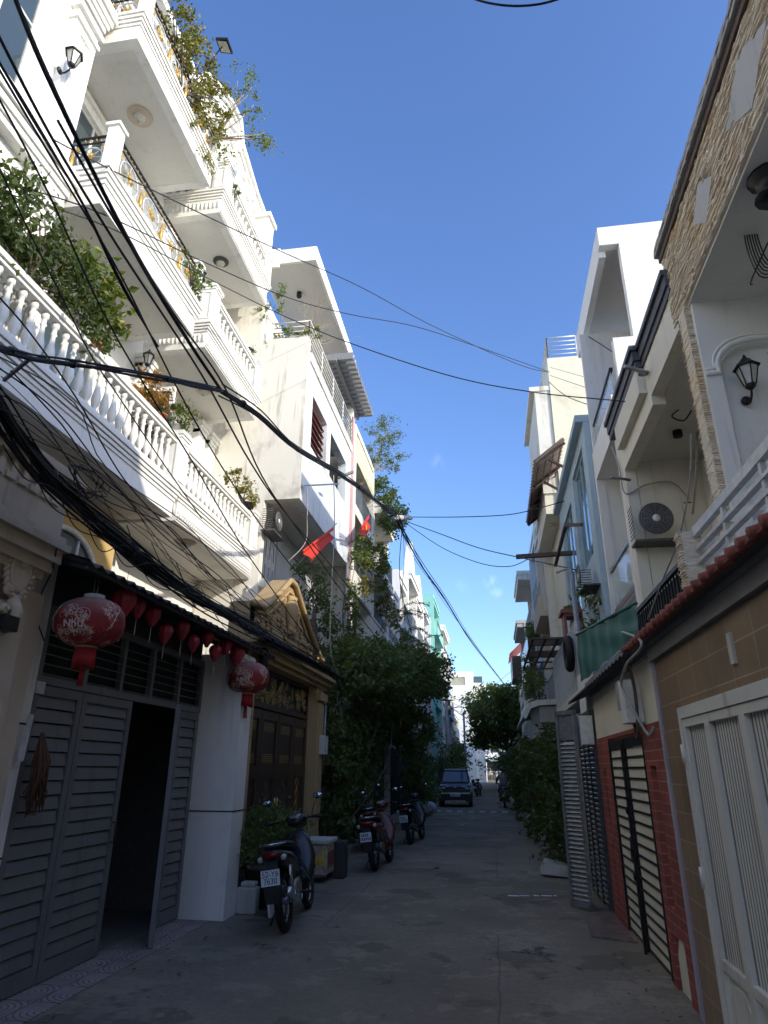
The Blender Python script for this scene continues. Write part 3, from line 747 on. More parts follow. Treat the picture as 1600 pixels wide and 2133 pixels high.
# ------------------------------------------------------------------ L1: white house with grey gate
L1 = thing('white_house', 'tall white house with gilded iron balconies above the grey shuttered gate', 'house', (-6.5, 6.8, 0))
XB = -4.95
body = MB()
holes = [(5.85, 6.75, 9.9, 12.0), (6.75, 8.2, 9.9, 12.0), (5.7, 7.9, 13.1, 15.2), (5.2, 6.2, 6.05, 8.3), (7.0, 8.4, 6.05, 8.3)]
body.wall('X', -6.5, -6.2, 3.0, 9.2, 0, 15.6, [(a, b, c, d) for a, b, c, d in holes if not a == 5.85]+[(6.2001, 6.75, 9.9, 12.0)])
body.box(-12, -6.51, 3.0, 9.2, 0, 15.5)
part('wall', body, 'white', L1)
mb = MB(); mb.box(-12, -5.95, 2.5, 9.3, 15.6, 15.8); mb.box(-12, -5.7, 2.4, 9.4, 15.8, 16.0); part('roof', mb, 'white', L1)
# bay on the camera side with pilaster, cornice runs round it
bay = MB()
bay.wall('X', -5.85, -5.55, 1.0, 5.95, 4.6, 15.6, [(3.9, 5.05, 9.7, 12.2), (3.9, 5.05, 13.2, 15.2), (3.2, 4.6, 6.2, 8.2)])
bay.wall('Y', 5.949, 6.0, -6.2, -5.551, 4.6, 15.6)
part('bay_wall', bay, 'white', L1)
pil = MB()
for z0, z1 in ((9.2, 12.15), (12.9, 15.4), (5.6, 8.8)):
    pil.box(-5.549, -5.43, 5.45, 5.93, z0, z1)
    rect_frame(pil, 'X', -5.43, -5.395, 5.53, 5.85, z0+.15, z1-.5, .03)
    for q in range(4): pil.box(-5.429, -5.398, 5.59+q*.06, 5.615+q*.06, z0+.22, z1-.58)
    pil.box(-5.549, -5.39, 5.42, 5.96, z1-.32, z1-.24); pil.box(-5.549, -5.37, 5.40, 5.98, z1-.1, z1)
part('pilaster', pil, 'white_clean', L1)
cor = MB()
for zc in (8.85, 12.3):
    for i, (dz, o) in enumerate(((0, .02), (.1, .05), (.2, .08), (.32, .12), (.44, .10))):
        cor.box(-5.84, -5.42+o, 1.0, 5.98+o, zc+dz, zc+dz+.1+(.02 if i != 3 else 0)-.012)
part('cornice', cor, 'white', L1)
window(L1, -5.55, 3.9, 5.05, 9.7, 12.2, mull=1, trans=1, frame='white_metal')
window(L1, -5.55, 3.9, 5.05, 13.2, 15.2); window(L1, -5.55, 3.2, 4.6, 6.2, 8.2)
window(L1, -6.2, 6.75, 8.2, 9.9, 12.0, mull=2, trans=0); window(L1, -6.2, 5.7, 7.9, 13.1, 15.2, mull=2); window(L1, -6.2, 5.2, 6.2, 6.05, 8.3); window(L1, -6.2, 7.0, 8.4, 6.05, 8.3, mull=1)
fr = MB()
for (a, b, c, d) in ((6.62, 8.33, 9.8, 12.15), (5.6, 8.0, 13.0, 15.3), (6.9, 8.5, 6.0, 8.4)):
    rect_frame(fr, 'X', -6.199, -6.15, a-.08, b+.02, c-.05, d+.1, .09)
part('window_surround', fr, 'white_clean', L1)
b1 = moulded_slab(L1, -6.2, XB, 2.0, 9.22, 5.46, 5.97, steps=4)
b2 = moulded_slab(L1, -6.2, XB, 6.12, 9.12, 8.90, 9.58, steps=4)
b3 = moulded_slab(L1, -6.2, XB, 6.15, 9.0, 12.34, 12.92, steps=4)
balustrade(L1, (XB-.06, 3.2), (XB-.06, 9.2), 5.97, .88, 'white', n=30, piers=(False, True))
def iron_rail(parent, p0, p1, z, h, seed):
    """wrought iron panel: dark backing scrolls in white, gilded leaves and rosettes"""
    p0 = Vector((p0[0], p0[1], 0)); p1 = Vector((p1[0], p1[1], 0)); L = (p1-p0).length; d = (p1-p0)/L; nrm = Vector((d.y, -d.x, 0))
    r = random.Random(seed)
    def P(u, v, o=0): q = p0+d*u+nrm*o; return (q.x, q.y, z+v)
    top = MB(); top.bar(P(0, h), P(L, h), .035, .022); top.bar(P(0, .03), P(L, .03), .05, .03); top.bar(P(0, h-.11), P(L, h-.11), .02, .018)
    o = part('iron_railing', top, 'black_metal', parent)
    w_ = MB(); g = MB(); nb = max(1, round(L/.62)); bw = L/nb
    for i in range(nb):
        c = (i+.5)*bw; m_ = (h-.11)/2+.02; rr = min(bw*.36, m_*.82)
        def ring(cu, cv, rad, a0=0, a1=6.283, th=.010, n=14):
            w_.tube([P(cu+rad*math.cos(a0+(a1-a0)*k/n), cv+rad*math.sin(a0+(a1-a0)*k/n)) for k in range(n+1)], th, 5)
        ring(c, m_, rr, th=.013, n=20)
        for k in range(8): a = k*math.pi/4; w_.tube([P(c+rr*.3*math.cos(a), m_+rr*.3*math.sin(a)), P(c+rr*.95*math.cos(a), m_+rr*.95*math.sin(a))], .006, 4)
        for sx in (-1, 1):
            for sy in (-1, 1):
                ring(c+sx*bw*.38, m_+sy*m_*.55, .055, r.random()*3, 5+r.random()*2)
                g.add([P(c+sx*bw*.38+.04*math.cos(k), m_+sy*m_*.55+.05*math.sin(k), .012+.006*(k % 2)) for k in range(6)], [tuple(range(6))])
        for k in range(7):
            a = k*.9; g.tube([P(c, m_, .012), P(c+rr*.42*math.cos(a), m_+rr*.42*math.sin(a), .014)], [.02, .008], 5)
        w_.bar(P(i*bw, .03), P(i*bw, h-.1), .016, .016)
        # upright gilded leaf between the circles
        g.tube([P(i*bw, .08, .012), P(i*bw, m_*.8, .016), P(i*bw, m_*1.5, .012)], [.012, .034, .008], 6)
        for q in range(int(bw/.09)): g.lathe([(.002, 0), (.022, .006), (.002, .014)], P(i*bw+.05+q*.09, h-.055, .004), 6, 'X')
    part('scrollwork', w_, 'rail_white', o); part('gilding', g, 'gold', o); return o
for (z, h, y0) in ((9.58, .72, 6.2), (12.92, .72, 6.25)):
    iron_rail(L1, (XB-.02, y0+.1), (XB-.02, 9.0), z, h, 5)
    iron_rail(L1, (-6.15, y0), (XB-.12, y0), z, h, 6)
    q = MB()
    for (yy) in (y0, 9.02):
        q.box(XB-.12, XB+.04, yy-.09, yy+.09, z, z+h+.08); q.box(XB-.15, XB+.07, yy-.12, yy+.12, z+h+.08, z+h+.14); q.box(XB-.10, XB+.02, yy-.07, yy+.07, z+h+.14, z+h+.19)
    part('rail_post', q, 'white', L1)
# gate at street level: piers, louvred steel leaves, transom; opening stands ajar
G = thing('shuttered_gate', 'dark grey louvred steel gate with one leaf open and white tiled piers', 'gate', (-3.85, 7, 0))
q = MB(); q.box(-4.15, -3.84, 4.84, 5.22, 0, 3.42); part('pier', q, 'pier_tile', G)
q = MB(); q.box(-4.0, -3.28, 8.62, 9.02, 0, 3.15); part('pier', q, 'pier_tile', G)
q = MB(); q.box(-3.842, -3.836, 4.84, 5.22, 1.02, 1.035); q.box(-3.842, -3.836, 4.84, 5.22, 2.02, 2.035); q.box(-4.0, -3.275, 8.615, 9.025, 1.18, 1.195); part('tile_joint', q, 'door_slot', G)
def louvre_panel(parent, o, u, w_, z0, z1, mat='door_grey', pitch=.118, slots=True):
    """flat steel leaf with pressed horizontal slots; o = base corner xy, u = unit direction"""
    nrm = Vector((u[1], -u[0], 0)); u = Vector((u[0], u[1], 0)); o = Vector((o[0], o[1], 0))
    b = MB()
    def slab(a0, a1, c0, c1, n0, n1): 
        P = [o+u*a0+nrm*n0, o+u*a1+nrm*n0, o+u*a1+nrm*n1, o+u*a0+nrm*n1]; b.prism([p+Vector((0, 0, c0)) for p in P], (0, 0, c1-c0))
    fw = .075
    slab(0, fw, z0, z1, -.025, .025); slab(w_-fw, w_, z0, z1, -.025, .025); slab(fw, w_-fw, z1-.08, z1, -.025, .025); slab(fw, w_-fw, z0, z0+.14, -.025, .025)
    z = z0+.14
    while z < z1-.1:
        h = min(pitch, z1-.08-z)
        P = [o+u*fw+nrm*(-.02), o+u*(w_-fw)+nrm*(-.02)]
        # slat leaning: bottom edge forward
        a0 = o+u*fw; a1 = o+u*(w_-fw)
        b.add([a0+nrm*.016+Vector((0,0,z+.012)), a1+nrm*.016+Vector((0,0,z+.012)), a1-nrm*.004+Vector((0,0,z+h)), a0-nrm*.004+Vector((0,0,z+h)),
               a0+nrm*.002+Vector((0,0,z+.012)), a1+nrm*.002+Vector((0,0,z+.012)), a1-nrm*.016+Vector((0,0,z+h)), a0-nrm*.016+Vector((0,0,z+h))],
              [(0,1,2,3),(4,7,6,5),(0,4,5,1),(3,2,6,7),(0,3,7,4),(1,5,6,2)])
        z += pitch
    leaf = part('gate_leaf', b, mat, parent)
    s = MB(); slabm = b; P = [o+u*fw-nrm*.024, o+u*(w_-fw)-nrm*.024, o+u*(w_-fw)-nrm*.019, o+u*fw-nrm*.019]
    s.prism([p+Vector((0, 0, z0+.14)) for p in P], (0, 0, z1-z0-.22)); part('backing', s, 'door_slot', leaf)
    return leaf
louvre_panel(G, (-3.87, 5.22), (0, 1), .72, .02, 2.36); l = louvre_panel(G, (-3.87, 5.95), (0, 1), .92, .02, 2.36)
part('handle', MB().tube([(-3.83, 6.78, 1.0), (-3.79, 6.78, 1.0), (-3.79, 6.78, 1.18), (-3.83, 6.78, 1.18)], .009, 6), 'black_metal', l)
louvre_panel(G, (-3.87, 8.02), (0, 1), .58, .02, 2.36)
d_ = Vector((.42, -.90, 0)).normalized()
lv = louvre_panel(G, (-3.85, 8.0), (d_.x, d_.y), .86, .02, 2.36)
part('latch', MB().box(-3.63, -3.60, 7.46, 7.50, 1.1, 1.3), 'steel', lv)
tr = MB(); tr.box(-3.90, -3.84, 5.22, 8.62, 2.37, 2.44); tr.box(-3.90, -3.84, 5.22, 8.62, 2.98, 3.05)
for y in (5.22, 5.9, 6.55, 7.2, 7.9, 8.56): tr.box(-3.90, -3.84, y, y+.06, 2.44, 2.98)
z = 2.46
while z < 2.95: tr.prism([(-3.885, 5.28, z), (-3.85, 5.28, z-.012), (-3.845, 5.28, z-.004), (-3.88, 5.28, z+.008)], (0, 3.28, 0)); z += .085
part('transom', tr, 'door_grey', G)
part('backing', MB().box(-3.93, -3.925, 5.22, 8.6, 2.44, 2.98), 'door_slot', G)
part('upper_sheet', MB().box(-3.93, -3.90, 5.22, 8.62, 3.051, 3.455), 'dark_metal', G)
part('end_sheet', MB().box(-3.92, -3.4, 9.021, 9.04, 3.16, 3.36), 'dark_metal', G)
# dark yard behind the gate
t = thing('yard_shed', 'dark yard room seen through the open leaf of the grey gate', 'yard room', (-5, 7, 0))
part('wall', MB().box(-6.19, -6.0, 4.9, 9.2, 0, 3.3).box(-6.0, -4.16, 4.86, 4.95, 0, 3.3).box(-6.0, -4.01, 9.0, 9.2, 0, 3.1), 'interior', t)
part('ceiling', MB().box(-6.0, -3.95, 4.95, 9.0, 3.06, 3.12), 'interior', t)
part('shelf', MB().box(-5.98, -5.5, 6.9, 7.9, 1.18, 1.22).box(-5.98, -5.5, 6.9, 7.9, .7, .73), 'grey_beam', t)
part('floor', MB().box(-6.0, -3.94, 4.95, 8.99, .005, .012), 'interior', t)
# corrugated awning over the gate
A = thing('corrugated_awning', 'black corrugated tin awning over the grey shuttered gate', 'awning', (-3.6, 7, 3.4))
mb = MB(); n = 110; vs = []
for i in range(n+1):
    y = 4.70+(9.62-4.70)*i/n; c = .022*math.cos(i*math.pi/2*1.0)
    for (x, z) in ((-3.18, 3.26), (-3.5, 3.36), (-4.9, 3.78)): vs.append((x, y, z+c))
    for (x, z) in ((-3.18, 3.25), (-3.5, 3.35), (-4.9, 3.77)): vs.append((x, y, z+c-.006))
fs = []
for i in range(n):
    a, b = i*6, i*6+6
    for k in range(2): fs += [(a+k, b+k, b+k+1, a+k+1), (a+3+k, a+4+k, b+4+k, b+3+k)]
    fs += [(a, a+3, b+3, b)]
mb.add(vs, fs, True); part('tin_sheet', mb, 'awning_tin', A, fix=False)
fr = MB()
for y in (4.8, 6.0, 7.2, 8.4, 9.5): fr.bar((-3.22, y, 3.225), (-4.9, y, 3.72), .03, .03)
fr.bar((-3.22, 4.72, 3.225), (-3.22, 9.6, 3.225), .03, .025); fr.bar((-3.9, 4.72, 3.38), (-3.9, 9.6, 3.38), .04, .05)
part('awning_frame', fr, 'dark_metal', A)
# yellow ground-floor wall with an arched window seen above the awning
mb = MB(); mb.wall('X', -6.19, -5.9, 6.4, 9.3, 3.3, 5.45)
part('ground_floor_wall', mb, 'yellow_wall', L1)
mb = MB(); c = (8.05, 4.2)
arc = [(c[0]+.75*math.cos(a), c[1]+.62*math.sin(a)) for a in np.linspace(math.pi, 0, 16)]
mb.prism([(-5.9, y, z) for y, z in arc+[(8.8, 3.4), (7.3, 3.4)]], (.02, 0, 0)); ow = part('arched_window', mb, 'glass', L1)
mb = MB(); mb.tube([(-5.86, 8.8, 3.4)]+[(-5.86, c[0]+.8*math.cos(a), c[1]+.67*math.sin(a)) for a in np.linspace(0, math.pi, 18)]+[(-5.86, 7.25, 3.4)], .05, 6)
for k in (-.25, .25): mb.bar((-5.86, c[0]+k, 3.4), (-5.86, c[0]+k, 4.78), .03, .03)
part('window_surround', mb, 'white_metal', ow)

# ------------------------------------------------------------------ L2: neighbouring white house with balustrades and lace relief
L2 = thing('balustrade_house', 'white house with stone balustrades and a lace-carved curved gable', 'house', (-6.5, 11, 0))
mb = MB(); mb.wall('X', -6.5, -6.2, 9.2, 12.95, 0, 14.2, [(10.0, 11.9, 9.6, 11.7), (9.9, 11.6, 6.1, 8.4), (10.1, 12.0, 12.5, 14.0)]); mb.box(-12, -6.51, 9.21, 12.95, 0, 14.2)
part('wall', mb, 'white', L2)
for (z0, z1, y0, y1) in ((9.6, 11.7, 10.0, 11.9), (6.1, 8.4, 9.9, 11.6), (12.5, 14.0, 10.1, 12.0)): window(L2, -6.2, y0, y1, z0, z1, mull=1, trans=0)
mb = MB()
for (y, z0, z1) in ((9.45, 6.0, 8.9), (12.0, 6.0, 8.9), (12.55, 6.0, 8.9), (9.45, 9.6, 12.0), (12.2, 9.6, 12.0)):
    mb.box(-6.199, -6.05, y, y+.34, z0, z1)
    for k in range(3): mb.box(-6.05, -6.035, y+.07+k*.08, y+.10+k*.08, z0+.2, z1-.5)
    for k in range(3): mb.box(-6.199, -6.02+.03*k, y-.03*k, y+.34+.03*k, z1-.3+k*.09, z1-.22+k*.09)
part('pilaster', mb, 'white_clean', L2)
moulded_slab(L2, -6.2, XB, 9.36, 12.92, 5.46, 6.02, steps=4, lace=True)
moulded_slab(L2, -6.2, XB, 9.62, 12.42, 9.02, 9.58, steps=4, lace=True)
moulded_slab(L2, -6.2, XB, 9.52, 12.42, 12.22, 12.82, steps=4, lace=True)
balustrade(L2, (XB-.06, 9.5), (XB-.06, 12.78), 6.02, .80, 'white', n=17, piers=(False, True))
balustrade(L2, (XB-.08, 9.75), (XB-.08, 12.3), 9.58, .80, 'white', n=13)
balustrade(L2, (XB-.25, 9.66), (-6.2, 9.66), 9.58, .80, 'white', n=5, piers=(False, False))
balustrade(L2, (XB-.08, 9.66), (XB-.08, 12.3), 12.82, .72, 'white', n=13)
balustrade(L2, (XB-.25, 9.62), (-6.2, 9.62), 12.82, .72, 'white', n=5, piers=(False, False))
# curved gable with relief
gp = []
for (px, py) in ((410, 165), (428, 150), (450, 172), (478, 205), (498, 245), (503, 300), (518, 350), (533, 400), (548, 440), (556, 462)):
    p = at(px, py, 'X', -5.3); gp.append((p.y, p.z))
gp = [(gp[0][0]-.3, gp[0][1]-.5)]+gp
base = [(gp[-1][0], 12.9), (9.2, 12.9), (gp[0][0], 13.4)]
mb = MB(); mb.prism([(-5.6, y, z) for y, z in gp+base], (.3, 0, 0)); mb.box(-6.2, -5.25, 9.25, 12.45, 14.1, 14.35)
ga = part('gable', mb, 'white_clean', L2)
mb = MB(); mb.tube([(-5.27, y, z-.06) for y, z in gp], .07, 6); mb.tube([(-5.27, y-.12, z-.32) for y, z in gp], .04, 6)
r = random.Random(11)
for k in range(95):
    i = r.randrange(1, len(gp)-2); t_ = r.random(); y = gp[i][0]*(1-t_)+gp[i+1][0]*t_; z = gp[i][1]*(1-t_)+gp[i+1][1]*t_-r.uniform(.35, 2.0)
    if z < 13.3: continue
    a0 = r.random()*6.3; rad = r.uniform(.09, .22); sg = r.choice((-1, 1))
    mb.tube([(-5.27, y+rad*(1-k2/11)*math.cos(a0+sg*k2*.7), z+rad*(1-k2/11)*math.sin(a0+sg*k2*.7)) for k2 in range(11)], [.05, .05, .046, .044, .042, .04, .036, .032, .028, .022, .015], 6)
part('relief', mb, 'white', ga)
# end pedestal at the foot of the gable
mb = MB(); mb.box(-5.4, -4.9, 12.0, 12.4, 13.55, 14.6); mb.box(-5.45, -4.84, 11.94, 12.46, 14.6, 14.72); part('pedestal', mb, 'white', L2)
# framed relief picture on the first-floor wall
p = at(345, 770, 'X', -5.9)
q = thing('framed_relief', 'framed bronze and silver relief picture on the white wall behind the balustrade', 'picture', (-6.1, 10.6, 7.4))
part('frame', MB().wall('Y', 9.30, 9.36, -6.15, -5.25, 6.9, 8.0, [(-6.07, -5.33, 6.98, 7.92)]), 'ac_shell', q)
mb = MB(); r = random.Random(4)
for k in range(26):
    x, z = r.uniform(-6.0, -5.4), r.uniform(7.05, 7.85); mb.tube([(x, 9.32, z), (x+r.uniform(-.1, .1), 9.31, z+r.uniform(-.03, .06))], [.03, .01], 5)
part('relief', mb, 'brass', q); part('backing', MB().box(-6.07, -5.33, 9.325, 9.345, 6.98, 7.92), 'dark_metal', q)

# ------------------------------------------------------------------ L2 street gate: ochre arch with pediment
P = thing('ochre_gateway', 'ochre gateway with carved pediment over a dark brown gate', 'gateway', (-3.5, 11, 0))
XG = -3.40
mb = MB(); mb.box(-3.75, XG, 9.03, 9.42, 0, 3.2); mb.box(-3.75, XG+.02, 13.0, 13.5, 0, 3.2)
part('pier', mb, 'ochre', P)
mb = MB(); mb.box(XG+.0, XG+.035, 9.10, 9.36, .9, 3.0); mb.box(XG+.02, XG+.06, 13.08, 13.42, .9, 2.9); mb.box(XG, XG+.08, 8.98, 9.47, 3.0, 3.1); mb.box(XG, XG+.10, 12.95, 13.55, 2.95, 3.1)
mb.box(XG, XG+.06, 12.96, 13.54, 0, .5)
part('pilaster_panel', mb, 'ochre', P)
mb = MB()
for (z0, z1, o) in ((3.2, 3.27, .05), (3.27, 3.36, .12), (3.36, 3.42, .20), (3.42, 3.47, .14)): mb.box(-3.8, XG+o, 8.95-o*.4, 13.6+o, z0, z1)
mb.box(-3.7, XG-.02, 9.05, 9.25, 3.47, 4.0)
part('cornice', mb, 'ochre', P)
ap = at(608, 1212, 'X', XG)
half = [(9.0, 3.47), (9.0, 3.95), (9.05, 4.02), (9.25, 4.05), (9.45, 4.05)]
prof = [(9.0, 3.47), (9.0, 3.98), (9.5, 4.02)]+[(9.5+(ap.y-.15-9.5)*s, 4.02+(ap.z-4.02)*(s**1.1)) for s in (.2, .4, .6, .8, 1.0)]+[(ap.y+.15, ap.z)]+[(ap.y+.15+(13.0-ap.y-.15)*s, ap.z-(ap.z-3.85)*(1-(1-s)**1.15)) for s in (.2, .4, .6, .8, 1.0)]+[(13.25, 3.78), (13.5, 3.85), (13.5, 3.47)]
mb = MB(); mb.prism([(-3.72, y, z) for y, z in prof], (.30, 0, 0)); ped = part('pediment', mb, 'ochre', P)
mb = MB(); top = prof[1:-1]
mb.tube([(XG+.03, y, z-.02) for y, z in top], .05, 6); mb.tube([(XG, ap.y+(y-ap.y)*.84, 3.5+(z-3.5)*.84) for y, z in top], .03, 6)
r = random.Random(5)
def urn(cy, cz, s):
    mb.lathe([(.001, -.25*s), (.12*s, -.24*s), (.07*s, -.15*s), (.17*s, .0), (.19*s, .14*s), (.12*s, .22*s), (.15*s, .28*s), (.001, .30*s)], (XG+.02, cy, cz), 14, 'Z', sx=.5, sy=1)
urn(ap.y, 4.15, 1.25)
for k in range(46):
    s = r.choice((-1, 1)); u = r.random()**.8; y = ap.y+s*(.18+u*1.45); zmax = ap.z-.15-(ap.z-3.9)*(abs(y-ap.y)/1.9)
    z = r.uniform(3.6, max(3.68, zmax-.1)); a0 = r.random()*6.3; rad = r.uniform(.05, .12)
    mb.tube([(XG+.0, y+rad*(1-k2/8)*math.cos(a0+s*k2*.8), z+rad*(1-k2/8)*math.sin(a0+s*k2*.8)) for k2 in range(8)], [.025, .025, .024, .022, .02, .018, .014, .01], 5)
part('carving', mb, 'ochre', ped)
# brown double gate
D = thing('brown_gate', 'dark brown panelled double gate with gilded lattice strips and pierced transom', 'gate', (-3.55, 11.2, 0))
ys = [9.42+k*(13.0-9.42)/4 for k in range(5)]
for k in range(4):
    a, b = ys[k]+.008, ys[k+1]-.008
    mb = MB(); mb.wall('X', -3.62, -3.56, a, b, .05, 2.55, [(a+.12, b-.12, .3, 1.55), (a+.12, b-.12, 1.72, 2.42)])
    lf = part('gate_leaf', mb, 'brown_gate', D)
    mb = MB(); mb.box(-3.61, -3.59, a+.12, b-.12, .3, 1.55).box(-3.61, -3.59, a+.12, b-.12, 1.72, 2.42); part('panel', mb, 'brown_gate', lf)
    mb = MB(); r = random.Random(20+k)
    for q in range(5):
        for zz in (1.78, 2.25): mb.box(-3.588, -3.582, a+.16, b-.16, zz+q*.028, zz+q*.028+.012)
    part('grille_strip', mb, 'brass', lf)
    if k in (0, 3):
        mb = MB()
        yc = (a+b)/2
        for q in range(6):
            z = .42+q*.19; mb.tube([(-3.583, yc, z), (-3.583, yc+.09, z+.095), (-3.583, yc, z+.19), (-3.583, yc-.09, z+.095), (-3.583, yc, z)], .006, 4)
            mb.lathe([(.002, 0), (.022, .006), (.002, .012)], (-3.585, yc, z), 6, 'X')
        part('lattice', mb, 'gold', lf)
    else:
        mb = MB(); yc = (a+b)/2
        for q in range(8): mb.torus((-3.583, yc+(.05 if q % 2 else -.05), .45+q*.14), .06, .010, 'X', 12, 4)
        part('carving', mb, 'bark', lf)
    if k in (1, 2): part('handle', MB().cyl((-3.54, (b-.06 if k == 1 else a+.06), .95), (-3.54, (b-.06 if k == 1 else a+.06), 1.25), .016, 8), 'brass', lf)
mb = MB(); mb.wall('X', -3.62, -3.56, 9.42, 13.0, 2.58, 3.19, [(9.5, 12.92, 2.66, 3.12)])
tr = part('transom', mb, 'brown_gate', D)
mb = MB(); r = random.Random(8)
for k in range(110):
    y, z = r.uniform(9.55, 12.87), r.uniform(2.7, 3.08); mb.torus((-3.585, y, z), r.uniform(.03, .055), .008, 'X', 10, 4)
part('fretwork', mb, 'brass', tr); part('backing', MB().box(-3.66, -3.65, 9.43, 12.99, .06, 3.18), 'dark_metal', D)

# ------------------------------------------------------------------ L3: worn cream and pale blue house
L3 = thing('worn_blue_house', 'worn tall house, cream side wall and pale blue front with red louvres', 'house', (-6, 15.6, 0))
XC = -3.97
mb = MB()
mb.box(-12, -5.2, 12.96, 18.2, 0, 13.0)                                           # core
mb.wall('Y', 12.955, 13.15, -12, XC-.0, 7.28, 11.6, [(-6.4, -5.55, 10.15, 12.9)])  # side wall of the upper box
mb.wall('Y', 12.955, 13.15, -12, -4.78, 0, 7.279)
mb.box(-8, -5.52, 12.955, 13.6, 11.601, 15.5)
part('side_wall', mb, 'white_old', L3)
mb = MB()
mb.wall('X', -4.2, XC, 13.151, 18.2, 7.28, 11.0, [(13.6, 15.1, 8.9, 10.3), (15.5, 17.5, 9.0, 10.3)])
mb.box(-5.19, -4.201, 13.151, 18.2, 7.30, 7.45); mb.box(-5.19, -4.201, 13.151, 18.2, 10.9, 10.99)
part('front_box', mb, 'grey_blue', L3)
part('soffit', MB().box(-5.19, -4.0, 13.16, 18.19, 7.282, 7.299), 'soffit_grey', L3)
lv = MB(); z = 8.98
while z < 10.25: lv.prism([(-4.14, 13.61, z), (-4.04, 13.61, z-.04), (-4.04, 13.61, z-.025), (-4.14, 13.61, z+.012)], (0, 1.48, 0)); z += .19
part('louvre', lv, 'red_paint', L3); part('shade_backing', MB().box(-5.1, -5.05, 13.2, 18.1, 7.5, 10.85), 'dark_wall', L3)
part('window_column', MB().box(-4.15, -3.96, 15.11, 15.49, 8.9, 10.3), 'cream', L3)
mb = MB(); mb.wall('X', -5.19, -5.0, 13.2, 18.2, 0, 7.28, [(13.5, 14.75, 5.55, 6.95), (16.0, 17.3, 5.4, 6.95)]); part('front_wall', mb, 'grey_wall', L3)
for (a, b, c, d) in ((13.5, 14.75, 5.55, 6.95), (16.0, 17.3, 5.4, 6.95)):
    wn = window(L3, -5.0, a, b, c, d, mull=3, trans=0, frame='white_metal', pane='glass')
    for q in range(4):
        u0 = a+.06+q*(b-a-.12)/4; sh = MB(); sh.wall('X', -5.05, -5.02, u0+.02, u0+(b-a-.12)/4-.02, c+.07, d-.07, [(u0+.09, u0+(b-a-.12)/4-.09, c+.75, d-.2), (u0+.09, u0+(b-a-.12)/4-.09, c+.2, c+.55)]); part('shutter', sh, 'white_metal', wn)
mb = MB(); mb.box(-4.9, -4.55, 13.0, 18.0, 5.30, 5.42); mb.box(-4.999, -4.62, 13.0, 18.0, 5.42, 5.48); mb.prism([(-4.999, 12.9, 4.6), (-4.55, 12.9, 4.6), (-4.55, 12.9, 5.0), (-4.999, 12.9, 5.3)], (0, 5.0, 0)); part('sill', mb, 'white_old', L3)
mb = MB(); mb.box(-5.6, -3.93, 13.151, 18.3, 11.0, 11.25); part('roof_terrace', mb, 'white_old', L3)
mb = MB(); mb.box(-5.5, -3.92, 13.04, 18.4, 14.05, 14.5); mb.box(-5.6, -4.9, 12.98, 13.04, 13.9, 14.5); mb.box(-5.5, -5.2, 16.4, 18.4, 11.25, 14.05); mb.box(-4.12, -3.95, 18.2, 18.4, 11.25, 14.05)
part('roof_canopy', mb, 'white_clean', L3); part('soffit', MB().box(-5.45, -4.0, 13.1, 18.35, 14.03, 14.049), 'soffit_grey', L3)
def pipe_rail(parent, pts, z, h, n, mat='white_metal', r_=.018, posts=1.2, name='railing'):
    mb = MB()
    for k in range(n): mb.tube([(x, y, z+h*(k+1)/n) for x, y in pts], r_ if k < n-1 else r_*1.5, 5)
    for i in range(len(pts)-1):
        a, b = Vector(pts[i]+(0,)), Vector(pts[i+1]+(0,)); m_ = max(1, int((b-a).length/posts))
        for k in range(m_+1): p = a.lerp(b, k/m_); mb.cyl((p.x, p.y, z), (p.x, p.y, z+h), r_*1.1, 5)
    return part(name, mb, mat, parent)
pipe_rail(L3, [(-4.9, 13.02), (-3.98, 13.02), (-3.98, 18.2)], 11.25, .85, 6)
PY0, PY1 = at(740, 770, 'X', -3.95).y, at(775, 865, 'X', -3.45).y; PZ = at(775, 865, 'X', -3.45).z
mb = MB(); PERG = thing('roof_pergola', 'grey slatted pergola jutting from the roof against the sky', 'pergola', (-4, 18.5, PZ))
for i in range(14):
    y = 15.6+i*.25; mb.box(-4.75, -3.43, y, y+.12, PZ-.02+.0, PZ+.20)
mb.box(-4.7, -4.6, 15.5, 19.0, PZ-.10, PZ-.021); mb.box(-3.98, -3.90, 15.5, 19.0, PZ-.10, PZ-.021)
part('slats', mb, 'pergola_grey', PERG)
mb = MB(); mb.box(XC, XC+.05, 18.2, 18.42, 0, 12.3); part('drain_strip', mb, 'salmon', L3)
part('parapet', MB().box(-4.3, -3.93, 18.42, 18.75, 0, 12.2), 'white_old', L3)
part('downpipe', MB().cyl((-3.93, 17.9, 0), (-3.93, 17.9, 7.3), .05, 8), 'steel', L3)
part('balcony_opening', MB().box(-6.38, -5.56, 13.16, 13.25, 10.2, 12.85), 'glass', L3)
r = random.Random(2)
mb = MB()
for k in range(22): x = -6.35+k*.04; mb.cyl((x, 12.99, 10.2), (x, 12.99, 11.0), .006, 4)
part('bars', mb, 'black_metal', L3)
for (yy, nm) in ((14.2, 'near'), (15.7, 'middle'), (17.2, 'far')):
    soloW('soffit_lamp', MB().lathe([(.07, 0), (.075, -.12), (.05, -.16)], (-4.7, yy, 14.03), 10), 'black_metal', nm+' one of three black lamps under the white roof canopy', 'ceiling lamp', 'black lamps under the roof canopy')

